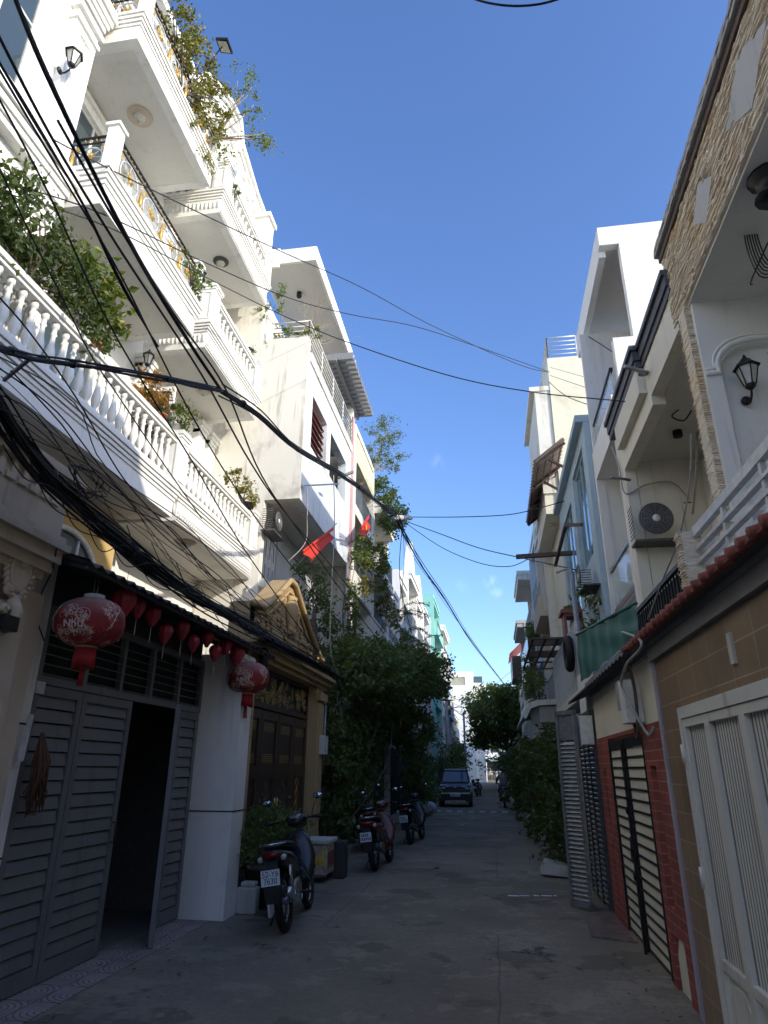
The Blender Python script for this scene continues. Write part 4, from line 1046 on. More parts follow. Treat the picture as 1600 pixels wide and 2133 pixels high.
mb = MB(); r = random.Random(123)
for k in range(520):
    y = 3+45*r.random()**1.6; x = r.choice((-3.2+r.gauss(0, .25), 1.15+r.gauss(0, .12), r.uniform(-3.2, 1.2)) if r.random() < .5 else (-3.1+abs(r.gauss(0, .2)), 1.2-abs(r.gauss(0, .12)))); a = r.random()*6.3; L = r.uniform(.012, .035)
    p = Vector((x, y, .014)); d = Vector((math.cos(a), math.sin(a), 0))*L; e = Vector((-d.y, d.x, .15*L))*.5; mb.add([p-d, p+e, p+d, p-e], [(0, 1, 2, 3)])
o = part('leaf_litter', mb, 'dry_leaf', None, fix=False); tag(o, 'dry leaves and grit scattered along the edges of the road', 'litter', kind='stuff')
# ------------------------------------------------------------------ R1: split-stone house, nearest on the right
R1 = thing('stone_house', 'split-stone faced house with arched niche above a brown tiled wall', 'house', (3, 3, 0))
XW = 1.42
mb = MB(); mb.wall('X', XW, XW+.25, -8, 6.05, 0, 2.58, [(.6, 5.44, .0, 2.13)]); part('ground_wall', mb, 'brown_tile', R1)
mb = MB(); mb.box(XW-.04, XW+.25, -8, 6.10, 2.581, 2.69); mb.box(XW-.06, XW+.25, -8, 6.14, 2.691, 2.725); part('lintel_beam', mb, 'grey_beam', R1)
mb = MB(); mb.box(XW-.015, XW+.25, 6.051, 6.14, 0, 2.58); part('edge_strip', mb, 'lavender', R1); MATS['lavender'].diffuse_color = (.3, .3, .3, 1)
mb = MB(); mb.box(1.72, 6.5, -8, 6.13, 2.87, 3.02); part('balcony_floor', mb, 'grey_wall', R1)
mb = MB(); mb.wall('X', 3.9, 4.1, -8, 5.99, 3.02, 6.19); mb.box(4.1, 9, -8, 6.13, 0, 7.1); part('back_wall', mb, 'white', R1)
# party wall with arched niche, facing the camera
N0, N1 = at(1495, 780, 'Y', 6.0), at(1650, 780, 'Y', 6.0)
nx0, nx1 = N0.x, N0.x+.78; nz = N0.z-.02
mb = MB(); mb.wall('Y', 6.0, 6.13, 2.2, 6.5, 3.02, 6.19)
mb.wall('Y', 5.90, 5.999, 2.24, nx0, 3.02, 6.18); mb.wall('Y', 5.90, 5.999, nx1, 3.9, 3.02, 6.18)
arc = [(nx0+(nx1-nx0)/2+(nx1-nx0)/2*math.cos(a), nz+.30*math.sin(a)) for a in np.linspace(math.pi, 0, 20)]
for i in range(len(arc)-1):
    (a, c), (b, d) = arc[i], arc[i+1]; mb.prism([(a, 5.90, c), (b, 5.90, d), (b, 5.90, 6.18), (a, 5.90, 6.18)], (0, .099, 0))
part('party_wall', mb, 'white', R1)
mb = MB(); mb.tube([(nx0-.14, 5.89, nz-.03), (nx0-.02, 5.89, nz-.03)]+[(x+(-.03 if x < (nx0+nx1)/2 else .03), 5.89, z+.035) for x, z in arc]+[(nx1+.14, 5.89, nz-.03)], .028, 6)
mb.tube([(nx0-.14, 5.895, nz+.02), (nx0-.05, 5.895, nz+.03)]+[(x+(-.06 if x < (nx0+nx1)/2 else .06), 5.895, z+.08) for x, z in arc], .014, 5)
part('niche_moulding', mb, 'white_clean', R1)
mb = MB(); mb.box(2.22, 3.95, -8, 5.96, 6.172, 6.22); part('soffit', mb, 'soffit', R1)
# split-stone fascia with sunken diamonds and the upright stone edge
def rough_slab(x0, x1, y0, y1, z0, z1, seed, amp=.02, step=.05, ends=True, diamonds=(), course=.024):
    """thin split stones laid in level courses on the street face (x0), each stone its own block"""
    r = random.Random(seed); mb = MB(); mb.box(x0+.012, x1, y0, y1, z0+.004, z1-.004)
    rows = max(1, round((z1-z0)/course)); h = (z1-z0)/rows
    for j in range(rows):
        y = y0+r.uniform(-.2, 0); z = z0+j*h
        while y < y1:
            L = min(r.uniform(.07, .26), max(.04, (y1-y0))); a = max(y, y0-.004*r.random()); b = min(y+L-.004, y1+.006*r.random()); y += L
            if b-a < .02: continue
            dep = r.uniform(.0, amp*.9); yc, zc = (a+b)/2, z+h/2
            if any(abs(yc-dy)/wy+abs(zc-dz)/wz < 1 for (dy, dz, wy, wz) in diamonds): continue
            f = x0-dep; q = [r.uniform(-.006, .006) for _ in range(8)]
            za, zb = z+.002+r.uniform(0, .003), z+h-.001-r.uniform(0, .003)
            mb.add([(f+q[0], a, za+.004), (f+q[1], b, za+.004), (f+q[2], b, zb-.003), (f+q[3], a, zb-.003), (x0+.02, a, za), (x0+.02, b, za), (x0+.02, b, zb), (x0+.02, a, zb),
                    ((2*f+q[4])/2-.004, (a*2+b)/3, za+.003), ((2*f+q[5])/2-.003, (a*2+b)/3, zb-.002)],
                   [(0, 8, 9, 3), (8, 1, 2, 9), (0, 4, 5, 1, 8), (3, 9, 2, 6, 7), (0, 3, 7, 4), (1, 5, 6, 2)])
    return mb
dm = [(5.05, 6.66, .30, .24), (3.9, 6.70, .45, .30), (2.6, 6.7, .45, .3)]
part('stone_fascia', rough_slab(2.20, 2.42, -2, 6.36, 6.20, 7.12, 1, .022, diamonds=dm), 'split_stone', R1, fix=False)
for (dy, dz, wy, wz) in dm: part('diamond_panel', MB().prism([(2.188, dy-wy, dz), (2.188, dy, dz-wz), (2.188, dy+wy, dz), (2.188, dy, dz+wz)], (.02, 0, 0)), 'grey_wall', R1)
part('fascia_back', MB().box(2.22, 2.42, -8, -2.001, 6.2, 7.1), 'split_stone', R1)
mb = MB()
vs = []; r = random.Random(9); n = 60
part('stone_edge', rough_slab(2.20, 2.40, 5.98, 6.22, 3.02, 6.2, 3, .02), 'split_stone', R1, fix=False)
rr = rough_slab(0, .2, 0, .2, 3.02, 6.2, 4, .02)      # the edge's camera side: the same cladding turned a quarter
rr.v = [(2.185+y*1.15, 5.965+x, z) for (x, y, z) in rr.v]
part('stone_edge', rr, 'split_stone', R1, fix=False)
mb = MB(); mb.box(2.165, 2.9, -8, 6.38, 7.125, 7.20); part('dark_coping', mb, 'rust', R1)
part('stone_coping', rough_slab(2.13, 2.9, -2, 6.40, 7.205, 7.33, 15, .006, course=.06), 'concrete', R1, fix=False)
part('coping_back', MB().box(2.13, 2.9, -8, -2.001, 7.205, 7.33), 'concrete', R1)
# balcony rail with stone posts
mb = MB()
XR = 1.74
for z, w_ in ((3.50, .075), (3.38, .028), (3.27, .028), (3.16, .028), (3.05, .028)): mb.box(XR-.02, XR+.03, -4, 5.45, z, z+w_)
for y in (.2, 1.0, 1.8, 2.6, 4.0, 4.75): mb.box(XR-.012, XR+.022, y, y+.04, 3.02, 3.52)
part('railing', mb, 'rail_white', R1)
part('stone_post', rough_slab(1.66, 1.9, 3.0, 3.42, 2.9, 3.92, 7, .02), 'split_stone', R1, fix=False)
mb = MB(); rr = rough_slab(1.66, 1.9, 3.0, 3.42, 2.9, 3.92, 8, .02)
part('corner_post', rough_slab(1.62, 1.76, 5.46, 5.60, 2.9, 3.56, 9, .015), 'split_stone', R1, fix=False)
mb = MB(); mb.box(1.761, 2.18, 5.47, 5.60, 2.9, 3.50); part('corner_wall', mb, 'white_old', R1)
part('niche_lower', MB().box(nx0, nx1, 5.97, 5.999, 3.02, 3.9), 'grey_wall', R1)
# tile canopy: small clay tiles on the beam
mb = MB(); y = -3.0; k = 0
while y < 6.6:
    mb.prism([(1.27, y, 2.735), (1.27, y+.155, 2.735), (1.62, y+.155, 2.845), (1.62, y, 2.845)], (0, 0, .015))
    mb.tube([(1.25, y+.078, 2.748), (1.62, y+.078, 2.865)], [.034, .03], 8)
    mb.tube([(1.275, y+.0, 2.735), (1.62, y+.0, 2.84)], [.022, .022], 6); y += .16; k += 1
t = thing('tile_canopy', 'small red-brown clay tile canopy along the top of the brown tiled wall', 'canopy', (1.4, 3, 2.9))
part('tiles', mb, 'roof_tile_red', t)
part('canopy_board', MB().box(1.30, 1.60, -3, 6.55, 2.7255, 2.733), 'dark_metal', t)
wall_lantern(at(1553, 830, 'Y', 5.98)+Vector((0, 0, .14)), -math.pi/2, 'black carriage lamp hanging in the arched niche of the stone house', .95)
p = at(1600, 365, 'Z', 6.18); soloW('ceiling_lamp', MB().lathe([(.16, 0), (.16, -.05), (.11, -.09), (.10, -.19), (.14, -.24), (.02, -.26)], (p.x, p.y, 6.19), 12), 'black_metal', 'black bell-shaped lamp under the stone house balcony ceiling, cut by the right edge', 'ceiling lamp')
mb = MB(); p = at(1598, 520, 'Y', 5.0)
for k in range(6): mb.tube(spline([(p.x, p.y, p.z+.45), (p.x-.05-.02*k, p.y, p.z+.2), (p.x-.02*k, p.y+.03, p.z-.1-.03*k), (p.x+.1, p.y, p.z-.05*k)], 5), .006, 5)
mb.tube(spline([at(1600, 505, 'Y', 5.0), at(1582, 545, 'Y', 5.0), at(1564, 588, 'Y', 5.0), at(1568, 592, 'Y', 5.0)], 5), .007, 5)
soloW('cable_coil', mb, 'cable', 'black cable coil hanging by the stone house under its balcony ceiling', 'cable')
# white steel gate
WG = thing('white_gate', 'white steel gate with fluted upright bars in the brown tiled wall', 'gate', (1.45, 4, 0))
mb = MB(); mb.wall('X', 1.385, 1.455, .6, 5.44, .06, 2.14, [(.66, 5.38, .1, 2.06)]); part('gate_frame', mb, 'gate_white', WG)
ys = [5.37, 4.80, 4.14, 3.3, 2.45, 1.6, .67]
for a, b in zip(ys[1:], ys[:-1]):
    mb = MB(); mb.wall('X', 1.395, 1.435, a, b, .10, 2.055, [(a+.05, b-.05, .16, .50), (a+.05, b-.05, .56, 2.0)])
    lf = part('gate_leaf', mb, 'gate_white', WG)
    mb = MB(); n = int((b-a-.1)/.048)
    for k in range(n): y = a+.060+k*.048; mb.prism([(1.4275, y, .56), (1.425, y+.002, .56), (1.425, y+.022, .56), (1.4275, y+.024, .56)], (0, 0, 1.44))
    part('flutes', mb, 'gate_white', lf); part('sheet', MB().box(1.428, 1.434, a+.05, b-.05, .505, 2.0), 'wood_cladding', lf); part('kick_plate', MB().box(1.43, 1.434, a+.05, b-.05, .16, .50), 'gate_white', lf)
    mb = MB(); yc = (a+b)/2; q = (b-a)/2-.09
    mb.prism([(1.412, yc-q, .20), (1.412, yc+q, .20), (1.412, yc+q, .36), (1.412, yc+q*.4, .45), (1.412, yc-q*.4, .45), (1.412, yc-q, .36)], (.016, 0, 0)); part('embossed_panel', mb, 'gate_white', lf)
mb = MB()
for z in (1.75, .95): mb.cyl((1.38, 5.40, z), (1.38, 5.40, z+.13), .018, 8)
part('hinge', mb, 'gate_white', WG)
part('vent_slot', MB().box(1.40, 1.421, at(1520, 1330, 'X', 1.42).y-.06, at(1520, 1330, 'X', 1.42).y+.0, 2.28, 2.46), 'soffit_grey', R1)

# ------------------------------------------------------------------ R2: red brick ground floor, cream upper floor with dark cornice
R2 = thing('red_brick_house', 'cream house with dark cornice above a red brick street wall', 'house', (3, 8, 0))
mb = MB(); mb.wall('X', XW, XW+.2, 6.15, 9.98, 0, 2.1, [(6.96, 9.0, .0, 2.06), (6.55, 6.78, .62, 1.74), (9.42, 9.6, .15, 1.72), (6.40, 6.82, 0, .42)]); part('brick_wall', mb, 'red_brick', R2)
mb = MB(); mb.box(XW+.05, XW+.2, 6.55, 6.78, .62, 1.74).box(XW+.05, XW+.2, 9.42, 9.6, .15, 1.72); mb.prism([(XW+.03, 6.42, 0), (XW+.03, 6.80, 0), (XW+.03, 6.80, .25), (XW+.03, 6.68, .42), (XW+.03, 6.56, .36), (XW+.03, 6.44, .12)], (.15, 0, 0))
part('plaster_panel', mb, 'ivory', R2)
mb = MB(); mb.box(XW+.01, XW+.2, 6.15, 9.98, 2.101, 2.66); part('upper_band', mb, 'ivory', R2)
mb = MB(); mb.box(XW-.03, XW+.25, 6.15, 10.02, 2.661, 2.80); mb.box(XW-.07, XW+.25, 6.15, 10.04, 2.801, 2.86); part('dark_band', mb, 'grey_beam', R2)
BG = thing('slatted_gate', 'cream slatted double gate with black bars in the red brick wall', 'gate', (1.45, 8, 0))
for (a, b) in ((6.98, 7.98), (8.0, 8.98)):
    mb = MB(); mb.box(1.44, 1.448, a+.02, b-.02, .04, 1.92); lf = part('gate_leaf', mb, 'ivory', BG)
    mb = MB(); z = .04
    while z < 1.95: mb.box(1.425, 1.439, a, b, z, z+.018); z += .105
    mb.box(1.415, 1.44, a-.005, a+.03, .02, 2.03); mb.box(1.415, 1.44, b-.03, b+.005, .02, 2.03); mb.box(1.42, 1.439, a+.03, b-.03, 1.93, 2.03)
    part('bars', mb, 'black_metal', lf)
mb = MB(); mb.box(1.385, 1.413, 7.965, 8.01, -.0, 1.97); mb.cyl((1.38, 7.99, .85), (1.38, 7.99, 1.05), .012, 6)
mb.torus((1.375, 7.98, .68), .035, .009, 'X', 14, 5); mb.torus((1.375, 7.98, 1.30), .03, .008, 'X', 14, 5); mb.box(1.37, 1.40, 7.93, 8.04, .82, .9)
part('bolt', mb, 'black_metal', BG)
# corrugated strip awning
mb = MB(); n = 90; vs = []
for i in range(n+1):
    y = 6.3+(11.2-6.3)*i/n; c = .016*math.cos(i*math.pi/2)
    for k, (x, z) in enumerate(((1.22, 2.70), (1.9, 2.98))): vs.append((x, y, z+c))
    for k, (x, z) in enumerate(((1.22, 2.69), (1.9, 2.97))): vs.append((x, y, z+c))
fs = []
for i in range(n): a, b = i*4, i*4+4; fs += [(a, b, b+1, a+1), (a+2, a+3, b+3, b+2), (b, a, a+2, b+2)]
mb.add(vs, fs, True); soloW('tin_awning', mb, 'awning_tin', 'narrow grey corrugated awning below the green tarpaulin', 'awning')
# upper floor: frame, cornice, recess
mb = MB(); mb.wall('X', 2.2, 2.36, 6.25, 9.75, 5.98, 6.62, [(6.2, 7.6, 5.9, 6.12)]); mb.box(2.2, 2.36, 9.55, 9.76, 2.9, 5.979); mb.box(2.10, 2.199, 7.75, 9.4, 6.25, 6.62); mb.box(2.36, 3.4, 6.25, 9.75, 6.14, 6.62)
mb.box(2.22, 2.36, 6.25, 9.54, 2.88, 3.1)
part('front_frame', mb, 'cream', R2)
mb = MB(); mb.box(3.3, 8, 6.2, 9.75, 2.9, 6.9); mb.box(2.37, 3.3, 9.56, 9.74, 2.9, 6.13); part('wall', mb, 'cream', R2)
part('soffit', MB().box(2.361, 3.3, 6.25, 9.559, 6.10, 6.139), 'soffit_grey', R2)
mb = MB()
for (z0, z1, o) in ((6.621, 6.72, .025), (6.72, 6.86, .05), (6.86, 6.93, .085)):
    mb.box(2.2-o, 2.6, 6.25, 7.75, z0, z1); mb.box(2.12-o, 2.6, 7.7501-o, 9.80, z0, z1)
part('dark_cornice', mb, 'dark_trim', R2)

mb = MB(); mb.cyl((2.15, 7.6, 6.45), (2.15, 7.6, 6.44), .07, 12); mb.cyl((2.17, 7.55, 6.42), (1.86, 7.3, 6.38), .028, 8); part('pipe_stub', mb, 'steel', R2)
mb = MB(); mb.cyl((2.2, 9.3, 5.7), (1.9, 9.1, 5.68), .02, 8); part('pipe_stub', mb, 'steel', R2)
RB = MB(); RB.box(1.98, 2.03, 6.7, 9.5, 3.66, 3.71)
for i in range(24): y = 6.72+i*.12; RB.box(1.995, 2.015, y, y+.012, 3.02, 3.66)
RB.box(1.985, 2.025, 6.7, 9.5, 3.0, 3.03); part('railing', RB, 'black_metal', R2)
part('railing_top', MB().box(2.05, 2.06, 6.7, 9.5, 3.1, 3.66), 'door_slot', R2)
p = at(1400, 1065, 'Y', 9.3)
ac_unit(Vector((at(1392, 1120, 'Y', 9.22).x, 9.555, at(1392, 1120, 'Y', 9.22).z)), 'Y', 'cream air conditioner facing the camera on the end wall of the cream house', .86, .60, .33)
soloW('soffit_lamp', MB().lathe([(.065, 0), (.065, -.09), (.055, -.095)], (2.75, 8.6, 6.10), 12), 'black_metal', 'short black lamp under the balcony ceiling of the cream house', 'ceiling lamp')

# ------------------------------------------------------------------ R3: white block with wood cladding and glass rail
R3 = thing('white_block_house', 'bright white block house with a deep roof frame and glass balcony rail', 'house', (3, 11, 0))
mb = MB(); mb.wall('Y', 9.77, 9.93, 2.36, 8, 7.0, 10.97, [(2.36, 2.70, 8.55, 10.56)])
part('side_wall', mb, 'white_clean', R3)
mb = MB(); mb.box(2.36, 2.48, 9.931, 13.1, 10.42, 10.97); mb.box(2.481, 8, 9.931, 12.86, 10.6, 10.95); mb.box(4.2, 8, 9.931, 12.0, 0, 10.59)
part('roof_frame', mb, 'white_clean', R3)
mb = MB(); mb.box(2.481, 4.19, 9.94, 12.85, 10.57, 10.599); part('soffit', mb, 'soffit_grey', R3)
mb = MB(); mb.box(2.2, 2.4, 9.77, 12.0, 6.85, 7.45); mb.box(2.401, 4.2, 9.94, 12.0, 6.85, 7.0); part('upper_balcony', mb, 'white_clean', R3)
part('lavender_wall', MB().box(3.3, 3.4, 9.94, 12.0, 7.0, 10.2), 'lavender', R3)
mb = MB(); mb.box(2.22, 3.3, 11.90, 12.0, 7.0, 10.19); part('divider_wall', mb, 'white', R3)
part('glass_rail', MB().box(2.28, 2.29, 9.95, 11.9, 7.46, 8.0), 'rail_glass', R3); part('handrail', MB().box(2.26, 2.32, 9.9, 11.9, 8.0, 8.05), 'black_metal', R3)
mb = MB(); mb.box(2.2, 2.36, 9.77, 9.95, 2.9, 6.849); mb.box(2.2, 2.36, 11.86, 12.0, 2.9, 6.849); mb.box(2.361, 4.2, 11.88, 12.0, 2.9, 6.85); part('front_frame', mb, 'white', R3)
part('front_wall', MB().box(3.4, 3.5, 9.95, 11.87, 2.9, 6.84), 'white', R3)
mb = MB()
for k in range(8): mb.box(2.24, 2.30, 9.951, 11.859, 3.55+k*.1, 3.64+k*.1)
part('wood_cladding', mb, 'wood_cladding', R3)
part('glass_rail', MB().box(2.26, 2.27, 9.96, 11.85, 4.36, 5.0), 'rail_glass', R3); part('handrail', MB().box(2.235, 2.295, 9.951, 11.86, 5.0, 5.07), 'steel', R3)
mb = MB(); mb.box(2.2, 2.5, 9.951, 11.859, 3.3, 3.549); mb.box(1.5, 1.7, 10.0, 12.0, 2.5, 3.2); part('ground_band', mb, 'white', R3)
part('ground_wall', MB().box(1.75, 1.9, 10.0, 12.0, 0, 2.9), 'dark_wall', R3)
# its folding steel shutters: one leaf stands out into the street
def slat_leaf(name, label, a, b, z1, mat, wavy=False, top=.35):
    t = thing(name, label, 'shutter', (a[0], a[1], 0), None); a = Vector((a[0], a[1], 0)); b = Vector((b[0], b[1], 0)); u = (b-a).normalized(); L = (b-a).length; nn = Vector((u.y, -u.x, 0))
    if nn.y > 0: nn = -nn
    f = MB()
    for s in (0, L-.045): f.bar(a+u*(s+.0225)+Vector((0, 0, .02)), a+u*(s+.0225)+Vector((0, 0, z1)), .045, .05, up=nn)
    f.bar(a+Vector((0, 0, z1-.03)), b+Vector((0, 0, z1-.03)), .05, .06); f.bar(a+Vector((0, 0, .06)), b+Vector((0, 0, .06)), .05, .06)
    f.bar(a+u*.045+Vector((0, 0, z1-top/2-.05))-nn*.01, b-u*.045+Vector((0, 0, z1-top/2-.05))-nn*.01, .012, top)
    part('leaf_frame', f, mat, t)
    s = MB(); z = .11
    while z < z1-top-.1:
        p = a+u*.045; q = b-u*.045; h = .055
        s.prism([p+nn*.022+Vector((0, 0, z)), p-nn*.012+Vector((0, 0, z+h*.7)), p-nn*.016+Vector((0, 0, z+h*.62)), p+nn*.014+Vector((0, 0, z-.006))], q-p); z += h
    part('slats', s, mat, t); part('backing', MB().bar(a+u*.045-nn*.02+Vector((0, 0, .7*z1*.7)), b-u*.045-nn*.02+Vector((0, 0, .49*z1)), .004, z1*.98), 'door_slot', t) if False else None
    return t
slat_leaf('folding_shutter', 'grey louvred shutter leaf standing out into the street next to the vines', (.93, 10.3), (1.17, 10.02), 2.5, 'steel')
slat_leaf('folding_shutter', 'dark folded shutter leaf behind the louvred leaf on the right', (1.15, 10.42), (1.185, 10.2), 2.45, 'dark_metal')
t = thing('roller_grille', 'silver roller grille with bulging slats beside the red brick wall', 'roller grille', (1.42, 10.8, 0))
mb = MB()
for i in range(3):
    y0 = 10.12+i*.52; z = .06
    while z < 2.05:
        mb.tube([(1.43, y0, z), (1.40, y0+.12, z+.012), (1.385, y0+.25, z+.016), (1.40, y0+.38, z+.012), (1.43, y0+.5, z)], .022, 6); z += .066
part('slats', mb, 'silver_slat', t)
mb = MB()
for y in (10.05, 10.62, 11.14, 11.70): mb.box(1.38, 1.45, y, y+.035, 0, 2.12)
mb.box(1.36, 1.5, 10.03, 11.8, 2.12, 2.5); part('grille_frame', mb, 'dark_metal', t)
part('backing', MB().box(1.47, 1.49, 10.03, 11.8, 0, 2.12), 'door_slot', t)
soloW('meter_box', MB().box(1.22, 1.40, 10.0, 10.2, 2.03, 2.42), 'ac_shell', 'pale box mounted over the silver roller grille', 'meter box', bevel=.01)
t = thing('meter_box_pair', 'two grey meter boxes with pipes on the cream band by the red brick', 'meter box', (1.4, 6.9, 2.2))
part('box', MB().box(1.30, XW+.009, 7.12, 7.38, 2.28, 2.56), 'concrete', t, bevel=.008)
part('box', MB().box(1.27, XW+.009, 6.78, 7.05, 2.12, 2.52), 'ac_shell', t, bevel=.008)
part('conduit', MB().tube(spline([(1.33, 6.7, 2.66), (1.36, 6.72, 2.4), (1.35, 6.75, 2.05), (1.36, 6.9, 2.0), (1.34, 6.85, 2.15)], 6), .016, 6), 'rust', t)
mb = MB(); mb.tube(spline([at(1240, 1305, 'X', 1.75)]+[at(px, py, 'X', xx) for px, py, xx in ((1350, 1290, 1.5), (1330, 1330, 1.28), (1305, 1385, 1.25), (1295, 1430, 1.25), (1320, 1480, 1.27), (1350, 1530, 1.34), (1362, 1515, 1.38))][1:], 8), .013, 8)
soloW('drain_hose', mb, 'cable_pale', 'thick pale hose looping from the tile canopy down past the meter boxes', 'hose')
mb = MB(); mb.tube(spline([at(1440, 905, 'X', 2.1), at(1437, 1000, 'X', 2.1), at(1415, 1120, 'X', 2.05), at(1380, 1210, 'X', 2.0), at(1350, 1290, 'X', 1.9)], 8), .010, 6); soloW('hanging_cable', mb, 'cable_pale', 'thin pale cable hanging past the air conditioner of the cream house', 'cable')
mb = MB(); mb.tube(spline([at(1452, 900, 'Y', 8.5), at(1450, 990, 'Y', 8.6), at(1443, 1070, 'Y', 9.2)], 6), .016, 8); soloW('drain_pipe', mb, 'cable_pale', 'pale drain pipe running down behind the stone edge to the air conditioner', 'pipe')
mb = MB(); mb.tube(spline([at(1275, 930, 'X', 2.17), at(1290, 975, 'X', 2.17), at(1303, 1028, 'X', 2.17), at(1345, 1010, 'Y', 9.5), at(1400, 1005, 'Y', 9.5), at(1435, 1040, 'Y', 9.5)], 8), .013, 6); soloW('wall_conduit', mb, 'cable_pale', 'bundled pale conduit running under the ceiling to the air conditioner', 'conduit')

# ------------------------------------------------------------------ R4: narrow pale blue house with tall window, R5: cream tower
R4 = thing('blue_glass_house', 'narrow pale blue house with tall blue windows beside the white block', 'house', (3, 14.5, 0))
mb = MB(); mb.wall('X', 2.1, 2.3, 12.02, 17.25, 0, 8.2, [(12.5, 14.2, 5.6, 7.9), (12.6, 14.0, 3.4, 4.9), (14.8, 16.8, 3.4, 7.6)]); mb.box(2.301, 8, 12.02, 17.25, 0, 8.15)
part('wall', mb, 'pale_blue', R4)
window(R4, 2.1, 12.5, 14.2, 5.6, 7.9, face=-1, frame='pale_blue', pane='glass_blue', mull=1, trans=0); window(R4, 2.1, 12.6, 14.0, 3.4, 4.9, face=-1, pane='glass_blue'); window(R4, 2.1, 14.8, 16.8, 3.4, 7.6, face=-1, frame='pale_blue', pane='glass_blue', trans=2)
part('roof', MB().box(1.95, 8, 12.01, 17.27, 8.2, 8.35), 'pale_blue', R4)
ac_unit(Vector((2.1, 12.5, 4.9)), -1, 'cream air conditioner on the pale blue house, right of the potted palms', .75, .55, .3)
R5 = thing('cream_tower_house', 'tall cream house with roof railing and jutting tiled canopy', 'house', (3, 19, 0))
mb = MB(); mb.box(2.2, 9, 17.3, 21.0, 0, 9.4); mb.box(2.2, 9, 17.3, 21.0, 9.4, 13.3); part('wall', MB().box(2.2, 9, 17.3, 21.0, 0, 13.3), 'cream_wall', R5)
mb = MB(); mb.box(1.75, 2.19, 17.35, 20.9, 8.9, 12.2); mb.box(1.6, 2.199, 17.32, 20.95, 12.2, 12.35); part('bay', mb, 'white_old', R5)
part('lower_balcony', MB().box(1.78, 2.19, 17.4, 20.9, 8.3, 8.899), 'cream', R5)
soloW('ceiling_lamp', MB().lathe([(.13, 0), (.12, -.03), (.02, -.05)], (1.98, 18.3, 8.3), 14), 'lamp_glass', 'small round lamp under the balcony of the tall cream house', 'ceiling lamp', 'round lamps under the balconies')
pipe_rail(R5, [(3.1, 17.35), (2.24, 17.35), (2.24, 20.9)], 13.3, .75, 5, mat='rail_white')
mb = MB(); y = 16.0
t = thing('tiled_canopy', 'brown tiled canopy on brackets jutting from the tall cream house', 'canopy', (1.4, 18, 8.5))
mb = MB()
for i in range(22): y = 15.4+i*.21; mb.prism([(1.42, y, 8.95), (1.42, y+.2, 8.95), (2.18, y+.2, 9.55), (2.18, y, 9.55)], (0, 0, .05)); mb.tube([(1.41, y+.1, 9.0), (2.18, y+.1, 9.61)], .055, 6)
part('tiles', mb, 'roof_tile_brown', t)
mb = MB()
for y in (15.45, 16.9, 18.4, 19.9): mb.bar((1.44, y, 8.90), (2.19, y, 9.48), .06, .07); mb.bar((2.18, y, 8.75), (1.75, y, 9.05), .05, .06)
for k in range(4): mb.bar((1.50+k*.2, 15.4, 8.93+k*.155), (1.50+k*.2, 20.0, 8.93+k*.155), .03, .04)
part('rafters', mb, 'brown_gate', t)
for (a, b, c, d) in ((17.6, 19.2, 6.2, 7.6),): pass

# green tarpaulin screen, corrugated screen, tyre, grate
t = thing('green_tarpaulin', 'dark green tarpaulin screen stretched above the corrugated awning', 'tarpaulin', (2, 10, 2.9))
mb = MB(); vs = []; n = 40
A_ = (1.32, 10.2); B_ = (1.42, 6.45)
for j in range(13):
    for i in range(n+1):
        s = i/n; x = A_[0]+(B_[0]-A_[0])*s+.008*math.sin(i*.9+.3*math.sin(i))+.006*math.sin(j*.7+i*.25); vs.append((x, A_[1]+(B_[1]-A_[1])*s, 2.90+(3.58-.40*s-2.90)*j/12+.012*math.sin(i*.7)))
mb.add(vs, [(j*(n+1)+i, j*(n+1)+i+1, (j+1)*(n+1)+i+1, (j+1)*(n+1)+i) for j in range(12) for i in range(n)], True)
part('sheet', mb, 'tarp_green', t, fix=False); part('pole', MB().cyl((1.32, 10.2, 3.60), (1.42, 6.45, 3.19), .018, 8), 'tarp_green', t)
mb = MB(); mb.cyl((1.55, 11.7, 0), (1.55, 11.7, 5.0), .045, 8); mb.tube(spline([(1.55, 11.7, 5.0), (1.5, 11.75, 5.08), (1.3, 11.9, 5.06)], 4), .02, 6)
soloW('steel_post', mb, 'steel', 'rusty grey steel post rising at the far end of the green tarpaulin', 'post')
t = thing('corrugated_screen', 'grey upright corrugated balcony screen with a white lower edge beside the green tarpaulin', 'screen', (1.6, 16, 3))
mb = MB(); y = 12.2
while y < 17.4: mb.box(1.60, 1.612, y, y+.04, 3.05, 4.28); y += .15
part('backing', MB().box(1.645, 1.65, 12.2, 17.4, 3.05, 4.28), 'dark_metal', t)
part('sheet', mb, 'rail_white', t); part('edge_beam', MB().box(1.56, 1.9, 12.1, 17.5, 2.88, 3.04), 'white_old', t)
mb = MB(); mb.torus((1.50, 12.9, 3.75), .27, .075, 'X', 28, 10); soloW('tyre', mb, 'rubber', 'old black tyre hung on the grey corrugated screen', 'tyre')
t = thing('steel_grate', 'rusty steel window grate lying flat and jutting out above the corrugated screen', 'grate', (1.2, 16, 4.3))
mb = MB(); X0, X1, Y0, Y1, Z = .95, 1.75, 14.4, 19.0, 4.32
for y in (Y0, 15.2, 16.1, 16.9, 17.8, Y1): mb.bar((X0, y, Z), (X1, y, Z), .06, .04)
for x in (X0, 1.22, 1.49, X1): mb.bar((x, Y0, Z+.003), (x, Y1, Z+.003), .05, .035)
for y in np.arange(14.5, 15.2, .13): mb.bar((X0, y, Z), (X1, y, Z), .02, .02)
for y in np.arange(16.1, 16.9, .13): mb.bar((X0, y, Z), (X1, y, Z), .02, .02)
part('bars', mb, 'rust', t)
t = thing('red_shrine', 'small red wooden shrine on the beige balcony above the rusty grate', 'shrine', (1.9, 17.5, 4.6))
c = at(1190, 1303, 'X', 1.9)
